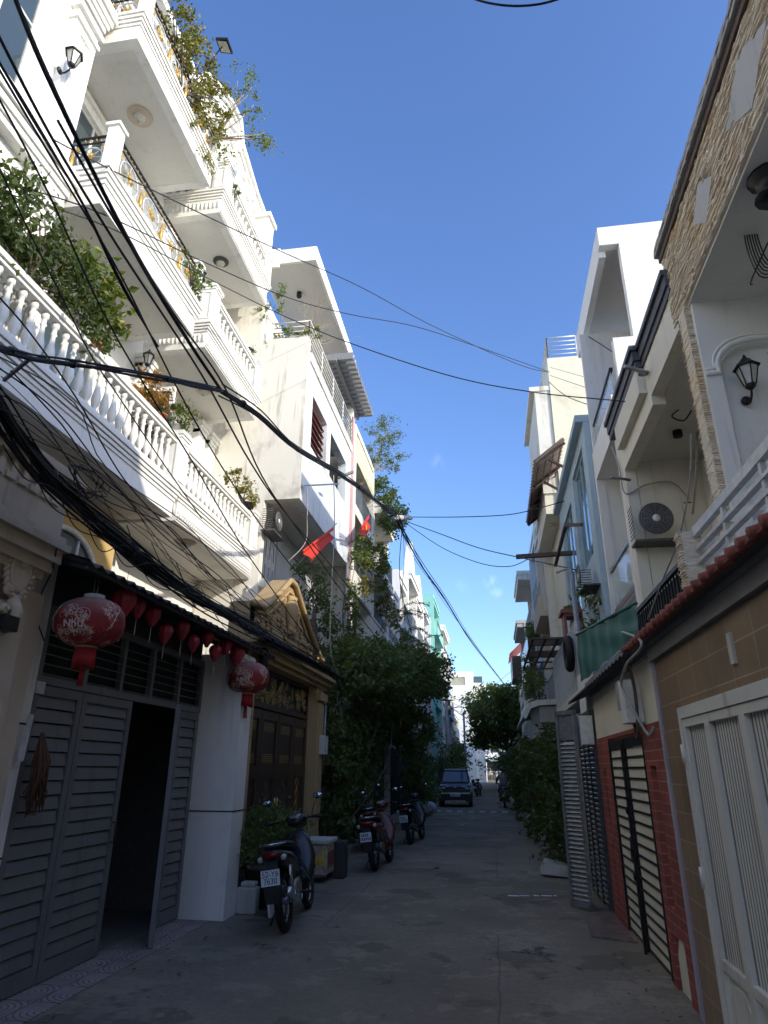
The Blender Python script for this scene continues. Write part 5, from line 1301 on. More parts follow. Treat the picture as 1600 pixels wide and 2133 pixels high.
part('body', MB().wall('Y', c.y-.3, c.y+.2, 1.72, 2.15, c.z-.35, c.z+.22, [(1.78, 2.1, c.z-.2, c.z+.16)]), 'red_paint', t)
part('roof', MB().box(1.66, 2.2, c.y-.36, c.y+.26, c.z+.22, c.z+.30).box(1.74, 2.12, c.y-.3, c.y+.2, c.z+.30, c.z+.38), 'red_paint', t)
part('figure', MB().lathe([(.07, -.2), (.08, -.05), (.05, .05), (.06, .1), (.005, .15)], (1.94, c.y, c.z), 10), 'pot_white', t)
mb = MB(); a, b = at(1075, 1160, 'Y', 16), at(1220, 1150, 'Y', 16.0)
mb.bar(a, b, .10, .10); soloW('steel_beam', mb, 'rust', 'long rusty steel beam jutting level into the street from the pale blue house', 'beam')
mb = MB(); a, b, c = at(1212, 1093, 'X', 2.05), at(1178, 1094, 'X', 1.8), at(1157, 1178, 'X', 1.8)
mb.bar(a, b, .07, .07); mb.bar(b, c, .07, .07); soloW('bent_rail', mb, 'rust', 'bent rusty rail above the steel beam on the beige house', 'rail')

t = thing('red_sign_panel', 'faded dark red panel hanging on a far facade of the right row', 'panel', (2.2, 42, 6)); a, b = at(1104, 1413, 'X', 2.1), at(1094, 1466, 'X', 2.1)
part('board', MB().box(2.05, 2.12, min(a.y, b.y)-1.2, max(a.y, b.y), 6.3, 8.3), 'tail_red', t); part('frame', MB().box(2.04, 2.13, min(a.y, b.y)-1.25, max(a.y, b.y)+.05, 8.3, 8.4), 'dark_metal', t)
# ------------------------------------------------------------------ rows of tube houses further down the street
def tube_house(name, label, side, y0, y1, xf, zt, mat, floors=3, gf=3.4, fins=True, canopy=.0, rail='steel', par=None, gable=False, seed=0, depth=1.1, win='white_metal', trim=None, pane='glass', cat='house'):
    """side -1: left row facing +X; +1: right row facing -X. Recessed balconies between side fins."""
    r = random.Random(seed); s = -side                                    # s points to the street
    t = thing(name, label, cat, (xf-s*4, (y0+y1)/2, 0)); xb = xf-s*depth
    trim = trim or mat; par = par or mat
    fh = (zt-gf)/floors
    y1 = y1-.02
    def bx(mb, xa, xb_, a, b, c, d): return mb.box(min(xa, xb_), max(xa, xb_), a, b, c, d)
    holes = []
    for k in range(floors):
        z = gf+k*fh; yc = (y0+y1)/2; w_ = (y1-y0)*.30
        holes.append((yc-w_, yc+w_*r.uniform(.4, 1), z+.15 if k % 2 == 0 else z+.8, z+fh*.72))
    mb = MB(); mb.wall('X', min(xb, xb-s*.2), max(xb, xb-s*.2), y0+.2, y1-.2, 0, zt-.02, holes); bx(mb, xb-s*.201, xf-s*9, y0+.01, y1-.01, 0, zt)
    part('wall', mb, mat, t)
    for h in holes: window(t, xb, *h, face=1 if s > 0 else -1, frame=win, pane=pane, mull=r.choice((1, 1, 2)), trans=r.choice((0, 1)))
    for yy in ((y0, y0+.2), (y1-.2, y1)):
        mb = MB(); bx(mb, xb-s*.2, xf, yy[0], yy[1], 0, zt+(.25 if fins else 0)); part('side_fin', mb, trim, t)
    for k in range(floors):
        z = gf+k*fh; j = r.choice((0, .0, .25))
        mb = MB(); bx(mb, xb, xf+s*j, y0+.201, y1-.201, z-.16, z)
        bx(mb, xf+s*j, xf+s*(j-.12), y0+.2011, y1-.2011, z, z+(.5 if k % 2 else .18)); part('balcony', mb, par, t)
        q = MB(); zb = z+(.5 if k % 2 else .18); ht = .45 if k % 2 else .8
        bx(q, xf+s*(j-.08), xf+s*(j-.04), y0+.21, y1-.21, zb+ht-.04, zb+ht)
        n = int((y1-y0)/.14)
        for i in range(n+1): y = y0+.22+(y1-y0-.44)*i/n; bx(q, xf+s*(j-.07), xf+s*(j-.05), y-.008, y+.008, zb, zb+ht-.04)
        part('railing', q, rail, t)
    mb = MB(); bx(mb, xf-s*9, xf+s*canopy, y0-.0+.004, y1-.004, zt+.251, zt+.45); bx(mb, xf-s*9, xf+s*(canopy-.06), y0+.05, y1-.05, zt+.001, zt+.25) ; part('roof', mb, trim, t)
    if gable:
        yc = (y0+y1)/2; mb = MB(); mb.prism([(xf, y0+.1, zt+.45), (xf, y1-.1, zt+.45), (xf, yc, zt+.45+gable)], (-s*.3, 0, 0)); part('gable', mb, trim, t)
    g = MB(); bx(g, xf+s*.0, xf+s*.05, y0+.35, y1-.35, .02, 2.5)
    gt = part('street_gate', g, r.choice(('dark_metal', 'steel', 'brown_gate', 'door_grey')), t)
    g = MB(); n = int((y1-y0-.7)/.16)
    for i in range(n+1): y = y0+.36+(y1-y0-.74)*i/n; bx(g, xf+s*.051, xf+s*.075, y, y+.03, .05, 2.45)
    part('gate_bars', g, 'dark_metal', gt)
    g = MB(); bx(g, xf, xf+s*.02, y0+.21, y1-.21, 2.52, gf-.17); part('ground_band', g, 'grey_wall', t)
    return t
LX = -3.95
tube_house('yellow_balcony_house', 'house with yellow balustrade band and red flag, next to the salmon drain strip', -1, 18.76, 22.4, LX, 11.9, 'white_old', 3, 4.4, par='white_old', trim='white_old', seed=1); part('yellow_band', MB().box(LX-.02, LX+.05, 18.97, 22.1, 11.0, 11.9), 'yellow_trim', bpy.data.objects['yellow_balcony_house'])
tube_house('white_finned_house', 'worn white house with pots of trailing plants behind the yellow balustrade house', -1, 22.4, 26.0, LX, 10.6, 'white_old', 3, 4.0, seed=2, canopy=.3)
tube_house('salmon_edged_house', 'white house with salmon edges and pale blue lower panel', -1, 26.0, 29.4, LX, 8.6, 'white', 2, 3.8, seed=3, par='pale_blue')
tube_house('white_tall_house', 'white house with deep window frames above the leafy canopy', -1, 29.4, 33.0, LX, 10.0, 'white_clean', 3, 3.6, seed=4)
tube_house('gabled_house', 'white house with a tall pointed gable on the left', -1, 33.0, 37.0, LX, 11.0, 'white', 3, 3.6, gable=2.2, seed=5, canopy=.2)
tube_house('small_gabled_house', 'white house with a lower pointed gable beyond the tall one', -1, 37.0, 41.0, LX, 10.8, 'white_clean', 3, 3.6, gable=1.6, seed=6)
tube_house('salmon_panel_house', 'pale house with salmon window panels', -1, 41.0, 46.0, LX, 11.2, 'grey_blue', 3, 3.6, seed=7, par='salmon')
tube_house('turquoise_house', 'house with a bright turquoise street front', -1, 46.0, 52.0, LX+.25, 13.0, 'grey_blue', 4, 3.6, seed=8, par='turquoise', trim='turquoise', depth=.7)
tube_house('far_white_house', 'far white house with curved cornice beyond the turquoise front', -1, 52.0, 58.5, LX+.3, 12.0, 'white', 4, 3.6, seed=9, canopy=.3)
tube_house('far_blue_house', 'far pale blue and white house on the left near the utility pole', -1, 58.5, 66.0, LX+.2, 11.0, 'sky_blue', 3, 3.6, seed=10, trim='white')
tube_house('far_cream_house', 'far cream house on the left', -1, 66.0, 74.0, LX, 9.0, 'cream', 3, 3.6, seed=11)
tube_house('distant_white_house', 'last low white house of the left row', -1, 74.0, 84.0, LX, 7.0, 'white_old', 2, 3.4, seed=12)
XR_ = 2.35
tube_house('beige_framed_house', 'beige concrete house with open frames and hanging wires, behind the pale blue house', 1, 21.02, 24.6, 1.95, 9.3, 'beige_ornament', 2, 3.6, seed=21, par='beige_ornament', trim='white_old')
tube_house('grey_fin_house', 'grey-blue house with tall narrow fins on the right', 1, 24.6, 28.2, XR_-.1, 11.6, 'grey_blue', 3, 3.6, seed=22, trim='white')
tube_house('slate_blue_house', 'slate blue house with a tilted roof box on the right', 1, 28.2, 32.5, XR_-.1, 11.4, 'pale_blue', 3, 3.6, seed=23, trim='grey_blue')
tube_house('white_canopy_house', 'house with a white roof slab jutting far into the street', 1, 32.5, 37.5, XR_, 10.6, 'white_old', 3, 3.6, seed=24, canopy=.75)
tube_house('blue_grey_house', 'blue-grey house with dark roof edge in the right row', 1, 37.5, 42.5, XR_, 9.6, 'pale_blue', 3, 3.4, seed=25, trim='grey_wall')
tube_house('stained_roof_house', 'house with a stained concrete roof slab in the right row', 1, 42.5, 48.5, XR_, 10.2, 'grey_blue', 3, 3.4, seed=26, canopy=.5, par='white_old', trim='concrete')
th = tube_house('red_roof_house', 'far house with a small red tin roof and dark upper wall', 1, 48.5, 55.0, XR_-.05, 9.2, 'white_clean', 3, 3.4, seed=27)
part('tin_roof', MB().prism([(1.55, 50.0, 9.66), (1.55, 54.8, 9.66), (2.9, 54.8, 10.9), (2.9, 50.0, 10.9)], (0, 0, .08)), 'roof_red_tiles', th); part('upper_wall', MB().box(1.7, 2.29, 50.2, 54.6, 8.0, 9.6), 'brown_gate', th)
tube_house('far_pink_house', 'far greyish house behind the red roof on the right', 1, 55.0, 63.0, XR_, 9.0, 'grey_wall', 3, 3.4, seed=28)
tube_house('far_plain_house', 'far plain white house behind the big street tree', 1, 63.0, 74.0, XR_, 9.0, 'white', 3, 3.4, seed=29)
tube_house('farthest_right_house', 'farthest house of the right row behind the tree', 1, 74.0, 96.0, XR_, 8.5, 'white_old', 3, 3.4, seed=30)

# tall white apartment block closing the view
t = thing('apartment_block', 'tall white apartment block with a louvred roof opening at the end of the street', 'apartment block', (-8, 104, 0))
a = at(925, 1405, 'Y', 100); b = at(985, 1405, 'Y', 100)
mb = MB(); mb.wall('Y', 100, 100.4, a.x-2, b.x, 0, a.z+.4, [(a.x+.4, at(968, 1400, 'Y', 100).x, at(925, 1428, 'Y', 100).z, at(925, 1411, 'Y', 100).z), (at(972, 1445, 'Y', 100).x, at(975, 1445, 'Y', 100).x, at(972, 1460, 'Y', 100).z, at(972, 1443, 'Y', 100).z), (at(975, 1480, 'Y', 100).x, at(978, 1480, 'Y', 100).x, at(972, 1496, 'Y', 100).z, at(972, 1480, 'Y', 100).z)])
mb.box(a.x-2, b.x, 100.401, 112, 0, a.z+.3); part('wall', mb, 'white_clean', t)
mb = MB(); x = a.x+.4
while x < at(968, 1400, 'Y', 100).x: mb.box(x, x+.06, 100.1, 100.16, at(925, 1428, 'Y', 100).z, at(925, 1411, 'Y', 100).z); x += .17
part('louvres', mb, 'yellow_trim', t)
part('wing', MB().box(b.x+.01, b.x+1.3, 100.6, 112, 0, a.z-1.2), 'white', t)
for k in range(6):
    z = 2+k*2.3; part('window', MB().box(b.x+.02, b.x+1.32, 101.5, 103, z, z+1.2), 'glass', t); part('balcony', MB().box(b.x, b.x+1.9, 101, 103.5, z-.5, z-.1), 'white', t)
t = thing('corner_house', 'sunlit pale house at the far corner left of the street end', 'house', (-6, 92, 0))
part('wall', MB().box(-9, -4.2, 86, 98, 0, 4.2), 'cream', t); part('roof', MB().box(-9.2, -3.8, 85.8, 98.2, 4.2, 4.6), 'white', t); part('window', MB().box(-7.5, -5.5, 85.96, 86.02, 1.5, 3), 'glass', t)
t = thing('far_crossing_house', 'white house facing down the street across the far junction', 'house', (1, 128, 0))
mb = MB(); mb.wall('Y', 126, 126.3, -9, 12, 0, 9, [(-4, -2.4, 4.5, 7), (-.5, 1.1, 4.5, 7), (-3.5, 2.5, 0, 2.8), (3, 4.5, 4.5, 7), (4.5, 7, 0, 2.8)]); mb.box(-9, 12, 126.6, 134, 0, 9); part('wall', mb, 'white', t)
for (x0, x1, z0, z1) in ((-4, -2.4, 4.5, 7), (-.5, 1.1, 4.5, 7), (3, 4.5, 4.5, 7)): part('window', MB().box(x0, x1, 126.2, 126.28, z0, z1), 'glass', t)
part('shop_front', MB().box(-3.5, 2.5, 126.2, 126.28, 0, 2.8), 'dark_metal', t); part('awning', MB().prism([(-4.5, 126, 3.4), (-4.5, 124.6, 2.9), (-4.5, 124.6, 2.98), (-4.5, 126, 3.5)], (8, 0, 0)), 'pale_blue', t)
part('roof', MB().box(-9.2, 12.2, 125.7, 134, 9, 9.4), 'white_old', t)
# houses behind and beside the camera whose roofs shade the street
def back_house(name, label, x0, x1, y0, y1, z, mat):
    t = thing(name, label, 'house', ((x0+x1)/2, (y0+y1)/2, 0))
    part('wall', MB().box(x0, x1, y0, y1, 0, z), mat, t); part('roof', MB().box(x0-.1, x1+.1, y0+.01, y1-.01, z, z+.25), 'concrete', t)
back_house('corner_block', 'plain house behind the camera on the right', 2.2, 10, -14, -8.05, 9.5, 'white_old')
back_house('rear_block', 'plain house far behind the camera on the right', 2.2, 10, -24, -14.1, 11, 'cream')
back_house('left_rear_block', 'plain house behind the camera on the left', -11, -4.0, -16, .9, 10, 'white_old')
# grey porch canopy painted with two letters
t = thing('porch_canopy', 'grey concrete porch canopy with painted letters above the vines on the right', 'canopy', (1.5, 20, 3))
mb = MB(); mb.prism([(.85, 19.2, 3.05), (1.02, 19.2, 3.42), (1.25, 19.2, 3.5), (2.3, 19.2, 3.55), (2.3, 19.2, 3.4), (1.3, 19.2, 3.36), (1.08, 19.2, 3.28), (.93, 19.2, 3.0)], (0, 6, 0)); part('roof_sheet', mb, 'white_old', t)
part('wall', MB().box(1.1, 2.2, 19.6, 19.75, 2.55, 3.35), 'grey_wall', t)
part('signboard', MB().box(1.3, 1.9, 19.3, 19.42, 2.92, 3.34), 'concrete', t)
vs, fs = text_mesh('YO', .36)
mb = MB(); mb.add([(1.62+v.x, 19.59+v.z*3, 2.74+v.y) for v in vs], fs); part('lettering', mb, 'plate_ink', t)
# ------------------------------------------------------------------ plants
def clump_points(vols, n, r, clump=.28, per=26):
    """points gathered in clumps inside ellipsoids (centre, radii), denser towards their skin"""
    pts = []; wts = [v[1][0]*v[1][1]+v[1][1]*v[1][2]+v[1][0]*v[1][2] for v in vols]
    while len(pts) < n:
        c, rad = r.choices(vols, wts)[0]
        d = Vector((r.gauss(0, 1), r.gauss(0, 1), r.gauss(0, 1))).normalized(); q = r.uniform(.35, 1)**.5
        o = Vector((c[0]+d.x*rad[0]*q, c[1]+d.y*rad[1]*q, c[2]+d.z*rad[2]*q)); s = clump*r.uniform(.4, 1.1)
        for k in range(per): pts.append((o.x+r.gauss(0, s*.5), o.y+r.gauss(0, s*.5), o.z+r.gauss(0, s*.38)))
    return pts
def bush(name, label, cat, base, vols, n, size, mat='leaf_mid', seed=1, group=None, clump=.28, stems=True, pot=None, flowers=None, branch='bark', per=26, droop=.3, zmin=None, stem_r=.02, asp=.55):
    r = random.Random(seed); t = thing(name, label, cat, base, group)
    pts = clump_points(vols, n, r, clump, per)
    if zmin is not None: pts = [p for p in pts if p[2] > zmin]
    part('foliage', MB().leaves(pts, size, r, droop=droop, asp=asp), mat, t, fix=False)
    if stems:
        mb = MB(); b = Vector(base)
        for c, rad in (vols if len(vols) < 12 else vols[::4]):
            for k in range(3 if len(vols) < 8 else 1):
                e = Vector(c)+Vector((r.uniform(-.5, .5)*rad[0], r.uniform(-.5, .5)*rad[1], r.uniform(-.3, .5)*rad[2])); m_ = b.lerp(e, .5)+Vector((r.uniform(-.1, .1), r.uniform(-.1, .1), 0))*(e-b).length
                mb.tube(spline([b, m_, e], 5), [stem_r*(1-.7*i/10) for i in range(11)], 5)
        part('stem', mb, branch, t)
    if flowers: part('flowers', MB().leaves(r.sample(pts, min(len(pts), flowers[1])), size*.8, r), flowers[0], t, fix=False)
    if pot:
        c, rr, h, pm = pot
        part('pot', MB().lathe([(rr*.68, 0), (rr*.95, h*.85), (rr*1.08, h*.86), (rr*1.08, h), (rr*.92, h), (rr*.9, h*.9)], c, 16), pm, t)
        part('soil', MB().lathe([(.001, h*.86), (rr*.9, h*.88), (.001, h*.9)], c, 14), 'bark', t)
    return t
# balcony plants of the white house
rl = 6.85
bush('climbing_plant', 'large dark leafy climber spilling over the balustrade at the left edge', 'plant', (-5.05, 5.35, 6.9), [((-5.0, 5.1, 7.55), (.35, .55, .6)), ((-4.95, 5.8, 7.35), (.3, .5, .45)), ((-4.9, 6.3, 7.1), (.22, .3, .3)), ((-5.1, 4.7, 7.2), (.3, .4, .5))], 3300, .095, 'leaf_deep', 1, clump=.26, droop=.9)
bush('potted_creeper', 'bright green creeper with drooping leaves in a white pot on the balustrade', 'plant', (-5.03, 6.15, 7.06), [((-4.95, 6.35, 7.65), (.25, .5, .35)), ((-4.88, 6.75, 7.45), (.18, .3, .25))], 420, .15, 'leaf_bright', 2, pot=((-5.03, 6.15, 6.85), .13, .24, 'pot_white'))
bush('small_potted_bush', 'small green bush in a pot on the balustrade, right of the white pot', 'plant', (-5.03, 6.75, 7.0), [((-5.03, 6.8, 7.15), (.16, .22, .16))], 420, .06, 'leaf_mid', 3, clump=.12, pot=((-5.03, 6.7, 6.85), .1, .16, 'terracotta'))
bush('croton_plant', 'orange and red croton behind the white balustrade in front of the framed relief', 'plant', (-5.2, 8.55, 6.2), [((-5.15, 8.45, 7.35), (.25, .42, .35)), ((-5.15, 8.75, 7.1), (.2, .3, .25))], 560, .13, 'leaf_croton', 4, clump=.16, asp=.3, pot=((-5.2, 8.55, 5.98), .16, .3, 'terracotta'))
bush('snake_plant', 'upright striped grey-green leaves in a pot beside the orange croton', 'plant', (-5.05, 8.75, 6.9), [((-5.05, 8.8, 7.15), (.12, .2, .2))], 160, .16, 'leaf_grey', 5, clump=.1, asp=.2, droop=-1, pot=((-5.03, 8.6, 6.85), .1, .15, 'terracotta'))
bush('fern_bush', 'bushy green fern in a pot beside the pier of the long balustrade', 'plant', (-5.0, 9.1, 6.9), [((-4.98, 9.15, 7.2), (.22, .3, .25))], 700, .08, 'leaf_bright', 6, clump=.14, asp=.3, pot=((-5.03, 9.1, 6.9), .11, .17, 'pot_white'))
bush('hanging_greenery', 'green bush behind the pier between the two balustrades', 'plant', (-5.4, 9.9, 6.0), [((-5.35, 9.9, 6.65), (.2, .25, .3))], 420, .08, 'leaf_bright', 7, clump=.14, pot=((-5.4, 9.9, 6.0), .12, .2, 'pot_dark'))
bush('bonsai_bougainvillea', 'yellow-green bougainvillea in a pot on the far pier of the lace-trimmed balcony', 'plant', (-5.02, 12.3, 6.95), [((-5.0, 12.0, 7.3), (.25, .5, .2)), ((-4.95, 12.4, 7.15), (.25, .35, .2))], 620, .075, 'leaf_yellow', 8, clump=.13, pot=((-5.02, 12.6, 6.93), .17, .12, 'pot_dark'), flowers=('flower_pink', 10))
bush('railing_creeper', 'green creeper with a pink bloom at the far end of the middle iron balcony', 'plant', (-5.0, 8.9, 9.75), [((-4.9, 8.7, 10.15), (.18, .35, .2)), ((-4.8, 8.9, 9.8), (.15, .3, .25))], 420, .075, 'leaf_mid', 9, clump=.12, flowers=('flower_pink', 12))
bush('topiary_vine', 'yellow-green trailing shrubs along the top iron balcony', 'plant', (-5.0, 7.6, 13.1), [((-4.9, 7.1, 14.1), (.25, .5, .5)), ((-4.85, 7.8, 14.2), (.28, .5, .55)), ((-4.8, 8.5, 14.0), (.28, .4, .5)), ((-4.8, 8.3, 13.4), (.15, .9, .3))], 2100, .085, 'leaf_yellow', 10, clump=.2, flowers=('leaf_bright', 700))
bush('overhanging_shrub', 'loose shrub reaching over the sky edge above the carved gable', 'plant', (-4.9, 8.8, 13.4), [((-4.35, 9.1, 14.7), (.3, .35, .35)), ((-4.2, 9.4, 14.1), (.2, .3, .35)), ((-4.5, 9.0, 15.2), (.3, .35, .3))], 620, .07, 'leaf_bright', 11, clump=.2, branch='twig')
bush('trailing_creeper', 'sparse brown creeper trailing down from the top iron balcony', 'plant', (-4.9, 8.6, 13.0), [((-4.85, 8.3, 12.7), (.06, .55, .3)), ((-4.85, 8.7, 12.5), (.06, .35, .35))], 260, .06, 'leaf_yellow', 12, clump=.1, branch='twig', stem_r=.01)
bush('relief_weed', 'tiny green weed growing out of the lace relief', 'plant', (-4.85, 9.9, 13.0), [((-4.82, 9.9, 13.2), (.06, .12, .15))], 80, .06, 'leaf_bright', 13, clump=.08)
# floodlight over the top balcony
p = at(465, 100, 'X', -4.5); t = thing('floodlight', 'black square floodlight on an arm beside the loose shrub near the gable top', 'floodlight', p)
part('housing', MB().prism([p+Vector((-.12, -.12, .1)), p+Vector((.14, -.14, .0)), p+Vector((.14, .14, .0)), p+Vector((-.12, .14, .1))], (0, 0, .06)), 'black_metal', t)
part('lens', MB().prism([p+Vector((-.09, -.10, .085)), p+Vector((.11, -.11, -.005)), p+Vector((.11, .11, -.005)), p+Vector((-.09, .11, .085))], (0, 0, -.006)), 'lamp_glass', t)
part('arm', MB().tube([p+Vector((0, 0, .1)), p+Vector((-.35, .1, -.3)), p+Vector((-.45, .1, -.9))], .012, 6), 'black_metal', t)
# bare tree and creeper on the terrace of the worn blue house
t = thing('bare_tree', 'leafless pale tree on the terrace under the white roof canopy', 'tree', (-4.4, 13.6, 11.3))
mb = MB(); r = random.Random(6)
def grow(mb, p, d, L, w, depth, r):
    q = p+d*L; m_ = p.lerp(q, .5)+Vector((r.gauss(0, 1), r.gauss(0, 1), r.gauss(0, 1)))*L*.06
    mb.tube([p, m_, q], [w, w*.85, w*.7], 4 if depth < 3 else 6, caps=False)
    if depth <= 0: return
    for k in range(r.choice((2, 3))):
        nd = (d+Vector((r.gauss(0, .45), r.gauss(0, .45), r.gauss(.1, .35)))).normalized(); grow(mb, q, nd, L*r.uniform(.6, .9), w*.62, depth-1, r)
for k in range(3): grow(mb, Vector((-4.4, 13.6, 11.3)), Vector((r.uniform(-.1, .5), r.uniform(-.2, .5), 1)).normalized(), .75, .022, 5, r)
part('branches', mb, 'twig', t)
bush('terrace_creeper', 'green creeper climbing the terrace railing of the worn blue house', 'plant', (-4.5, 13.1, 11.3), [((-4.4, 13.02, 11.75), (.45, .08, .25)), ((-3.95, 13.4, 12.0), (.08, .4, .2)), ((-5.0, 13.0, 11.45), (.3, .06, .12)), ((-5.3, 13.0, 11.3), (.12, .06, .2))], 420, .085, 'leaf_bright', 14, clump=.12, branch='twig', stem_r=.008)
bush('side_creeper', 'climbing stems with sparse leaves beside the terrace post', 'plant', (-4.8, 13.1, 12.0), [((-4.75, 13.05, 12.9), (.15, .08, .5)), ((-5.2, 13.0, 12.5), (.15, .08, .4))], 300, .075, 'leaf_mid', 15, clump=.12, branch='twig', stem_r=.008)
# roof plants in the row
bush('roof_bamboo', 'feathery green shrub standing against the sky on the yellow balustrade roof', 'plant', (-4.0, 22.3, 12.2), [((-3.75, 22.0, 13.3), (.6, .7, 1.0)), ((-3.5, 22.6, 14.0), (.5, .6, .8)), ((-3.3, 22.9, 13.0), (.5, .5, .5))], 1900, .13, 'leaf_bright', 16, clump=.3, asp=.25, branch='twig')
bush('roof_shrub', 'round green shrub at the roof edge just above the cable joint', 'plant', (-4.0, 23.6, 11.2), [((-3.7, 23.4, 11.9), (.45, .8, .5)), ((-3.4, 23.4, 10.9), (.6, .8, .7)), ((-3.3, 22.6, 10.3), (.5, .7, .6))], 3200, .12, 'leaf_dark', 17, clump=.25)
bush('balcony_jungle', 'dense mixed plants and ferns on the balcony beside the upper red flag', 'plant', (-4.0, 20.5, 8.0), [((-3.85, 20.0, 8.35), (.35, 1.0, .5)), ((-3.6, 21.4, 8.5), (.4, .9, .55)), ((-3.75, 22.3, 8.0), (.4, .6, .6)), ((-3.8, 19.6, 7.8), (.25, .5, .3))], 2600, .10, 'leaf_bright', 18, clump=.24, flowers=('leaf_yellow', 500))
bush('trailing_fern', 'fern fronds trailing down from the balcony behind the grey air conditioner', 'plant', (-3.9, 20.5, 7.6), [((-3.75, 20.4, 7.2), (.15, .8, .35))], 420, .09, 'leaf_yellow', 19, clump=.16)
bush('pink_bougainvillea', 'bougainvillea with pink flowers on a lower balcony above the vine arbour', 'plant', (-3.9, 23.6, 7.0), [((-3.7, 23.5, 7.3), (.35, .7, .4)), ((-3.5, 24.5, 7.0), (.3, .5, .35))], 1300, .09, 'leaf_dark', 20, clump=.2, flowers=('flower_pink', 260))
bush('wall_ivy', 'dark ivy column climbing the downpipe of the worn blue house', 'plant', (-3.8, 18.2, 4.5), [((-3.8, 18.1, 6.6), (.2, .3, .9)), ((-3.75, 17.9, 5.3), (.3, .4, .7)), ((-3.8, 18.2, 7.6), (.12, .2, .4))], 1300, .10, 'leaf_dark', 21, clump=.2)
bush('dark_tree', 'dark round tree rising behind the ochre pediment', 'tree', (-4.2, 14.6, 2.5), [((-4.15, 14.9, 5.9), (.35, .7, .5)), ((-4.1, 15.6, 5.2), (.4, .8, .6)), ((-4.1, 16.2, 4.8), (.4, .7, .6))], 1500, .11, 'leaf_dark', 22, clump=.25, stem_r=.04)
# the big vine arbour on the left
vols = []
r = random.Random(31)
for k in range(26):
    y = 14.3+k*.42; top = 4.6+(k/26)*1.0; vols.append(((-3.35+.05*k*.9, y, top-.75+r.uniform(-.2, .2)), (.75+.012*k, .65, .75+r.uniform(-.1, .15))))
for k in range(18): y = 14.2+k*.33; vols.append(((-3.5, y, 1.6+r.uniform(-.9, 1.1)), (.34, .5, 1.0)))
for k in range(8): y = 20.0+k*.5; vols.append(((-3.2, y, 3.2+r.uniform(-.3, .3)), (.6, .5, .6)))
for k in range(6): vols.append(((-2.75, 22.8+k*.5, 3.1+r.uniform(-.3, .2)), (.75, .5, .8)))
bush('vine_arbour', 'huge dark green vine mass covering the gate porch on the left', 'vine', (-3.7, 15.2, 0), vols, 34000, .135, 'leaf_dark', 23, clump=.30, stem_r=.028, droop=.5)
vols = [((-3.0, 25.6+k*.7, 1.3+r.uniform(-.6, .9)), (.45, .5, .9)) for k in range(9)]
bush('roadside_vine', 'dark vine curtain behind the parked scooters, left of the car', 'vine', (-3.3, 26.5, 0), vols, 5200, .14, 'leaf_dark', 24, clump=.3, stem_r=.03)
t = thing('arching_sprigs', 'long feathery sprigs arching out of the top of the vine mass against the houses', 'plant', (-3.0, 22, 5.5)); mb = MB(); lf = []
r = random.Random(41)
for k in range(15):
    p = Vector((-3.1+r.uniform(-.2, .3), 18.5+k*.42, 5.3+r.uniform(-.2, .4))); e = p+Vector((r.uniform(.5, 1.3), r.uniform(-.5, .5), r.uniform(.1, .9)))
    pts = spline([p, p.lerp(e, .5)+Vector((0, 0, .35)), e], 8); mb.tube(pts, .009, 4)
    for q in pts[4:]:
        for _ in range(7): lf.append((q.x+r.gauss(0, .03), q.y+r.gauss(0, .04), q.z+r.gauss(0, .03)))
part('stem', mb, 'bark', t); part('foliage', MB().leaves(lf, .09, r, asp=.3), 'leaf_mid', t, fix=False)
# dark gateway under the arbour
t = thing('arbour_gate', 'black gate opening with stone posts under the vine mass', 'gate', (-3.6, 21.5, 0))
part('leaf', MB().box(-3.75, -3.7, 20.6, 23.6, 0, 2.6), 'door_slot', t); part('post', MB().box(-3.85, -3.55, 20.2, 20.55, 0, 2.7), 'grey_wall', t); part('post', MB().box(-3.85, -3.55, 23.7, 24.05, 0, 2.7), 'grey_wall', t)
t = thing('arbour_wall', 'dark garden wall with steel bars behind the hanging vines', 'wall', (-3.9, 17, 0))
part('wall', MB().box(-4.05, -3.88, 13.52, 20.15, 0, 3.0), 'grey_wall', t)
mb = MB()
for i in range(20): mb.box(-3.86, -3.84, 13.6+i*.09, 13.62+i*.09, 2.2, 3.3)
part('bars', mb, 'dark_metal', t)
# vines on the right
spec = [(12.9, 1.45, 1.2, .42, 2500), (14.6, 1.45, 1.6, .5, 3200), (16.2, 1.5, 1.7, .6, 3600), (19.5, 1.45, 1.75, .65, 3600), (24, 1.4, 1.7, .8, 3200), (30, 1.35, 1.7, .9, 2800), (38, 1.3, 1.8, 1.0, 2400)]
labs = ['low green hedge vine beside the louvred shutter leaf, over the tilted slab', 'tall leafy vine just beyond the low hedge vine on the right', 'leafy vine under the grey porch canopy', 'leafy vine in front of the painted letters', 'vine mass on the right level with the parked car', 'vine mass on the right beside the motorbike rider', 'farthest vine mass on the right below the street tree']
for i, (y, x, zc, rx, n) in enumerate(spec):
    r = random.Random(60+i); v = [((x+r.uniform(-.25, .25), y+r.uniform(-1, 1)*(.6+.25*i), zc*r.uniform(.35, 1.25)), (rx, .7+.2*i, .75)) for _ in range(7)]
    bush('hedge_vine', labs[i], 'vine', (x, y, 0), v, n, .10+.012*i, 'leaf_deep', 50+i, 'vines along the right wall', clump=.26, stem_r=.02, zmin=.03)
for i, (y, x, n) in enumerate(((44, -3.1, 1500), (52, -3.0, 1400), (60, -3.0, 1200))):
    bush('roadside_shrub', ['dark shrub at the foot of the utility pole', 'dark shrub between the utility pole and the far corner', 'sunlit-topped shrub near the far left corner'][i], 'shrub', (x, y, 0), [((x, y, 1.8), (.9, 2.2, 1.5)), ((x+.2, y+2, 2.6), (.8, 1.5, 1.2))], n, .2, 'leaf_dark', 70+i, 'shrubs on the far left', clump=.5, stem_r=.04)
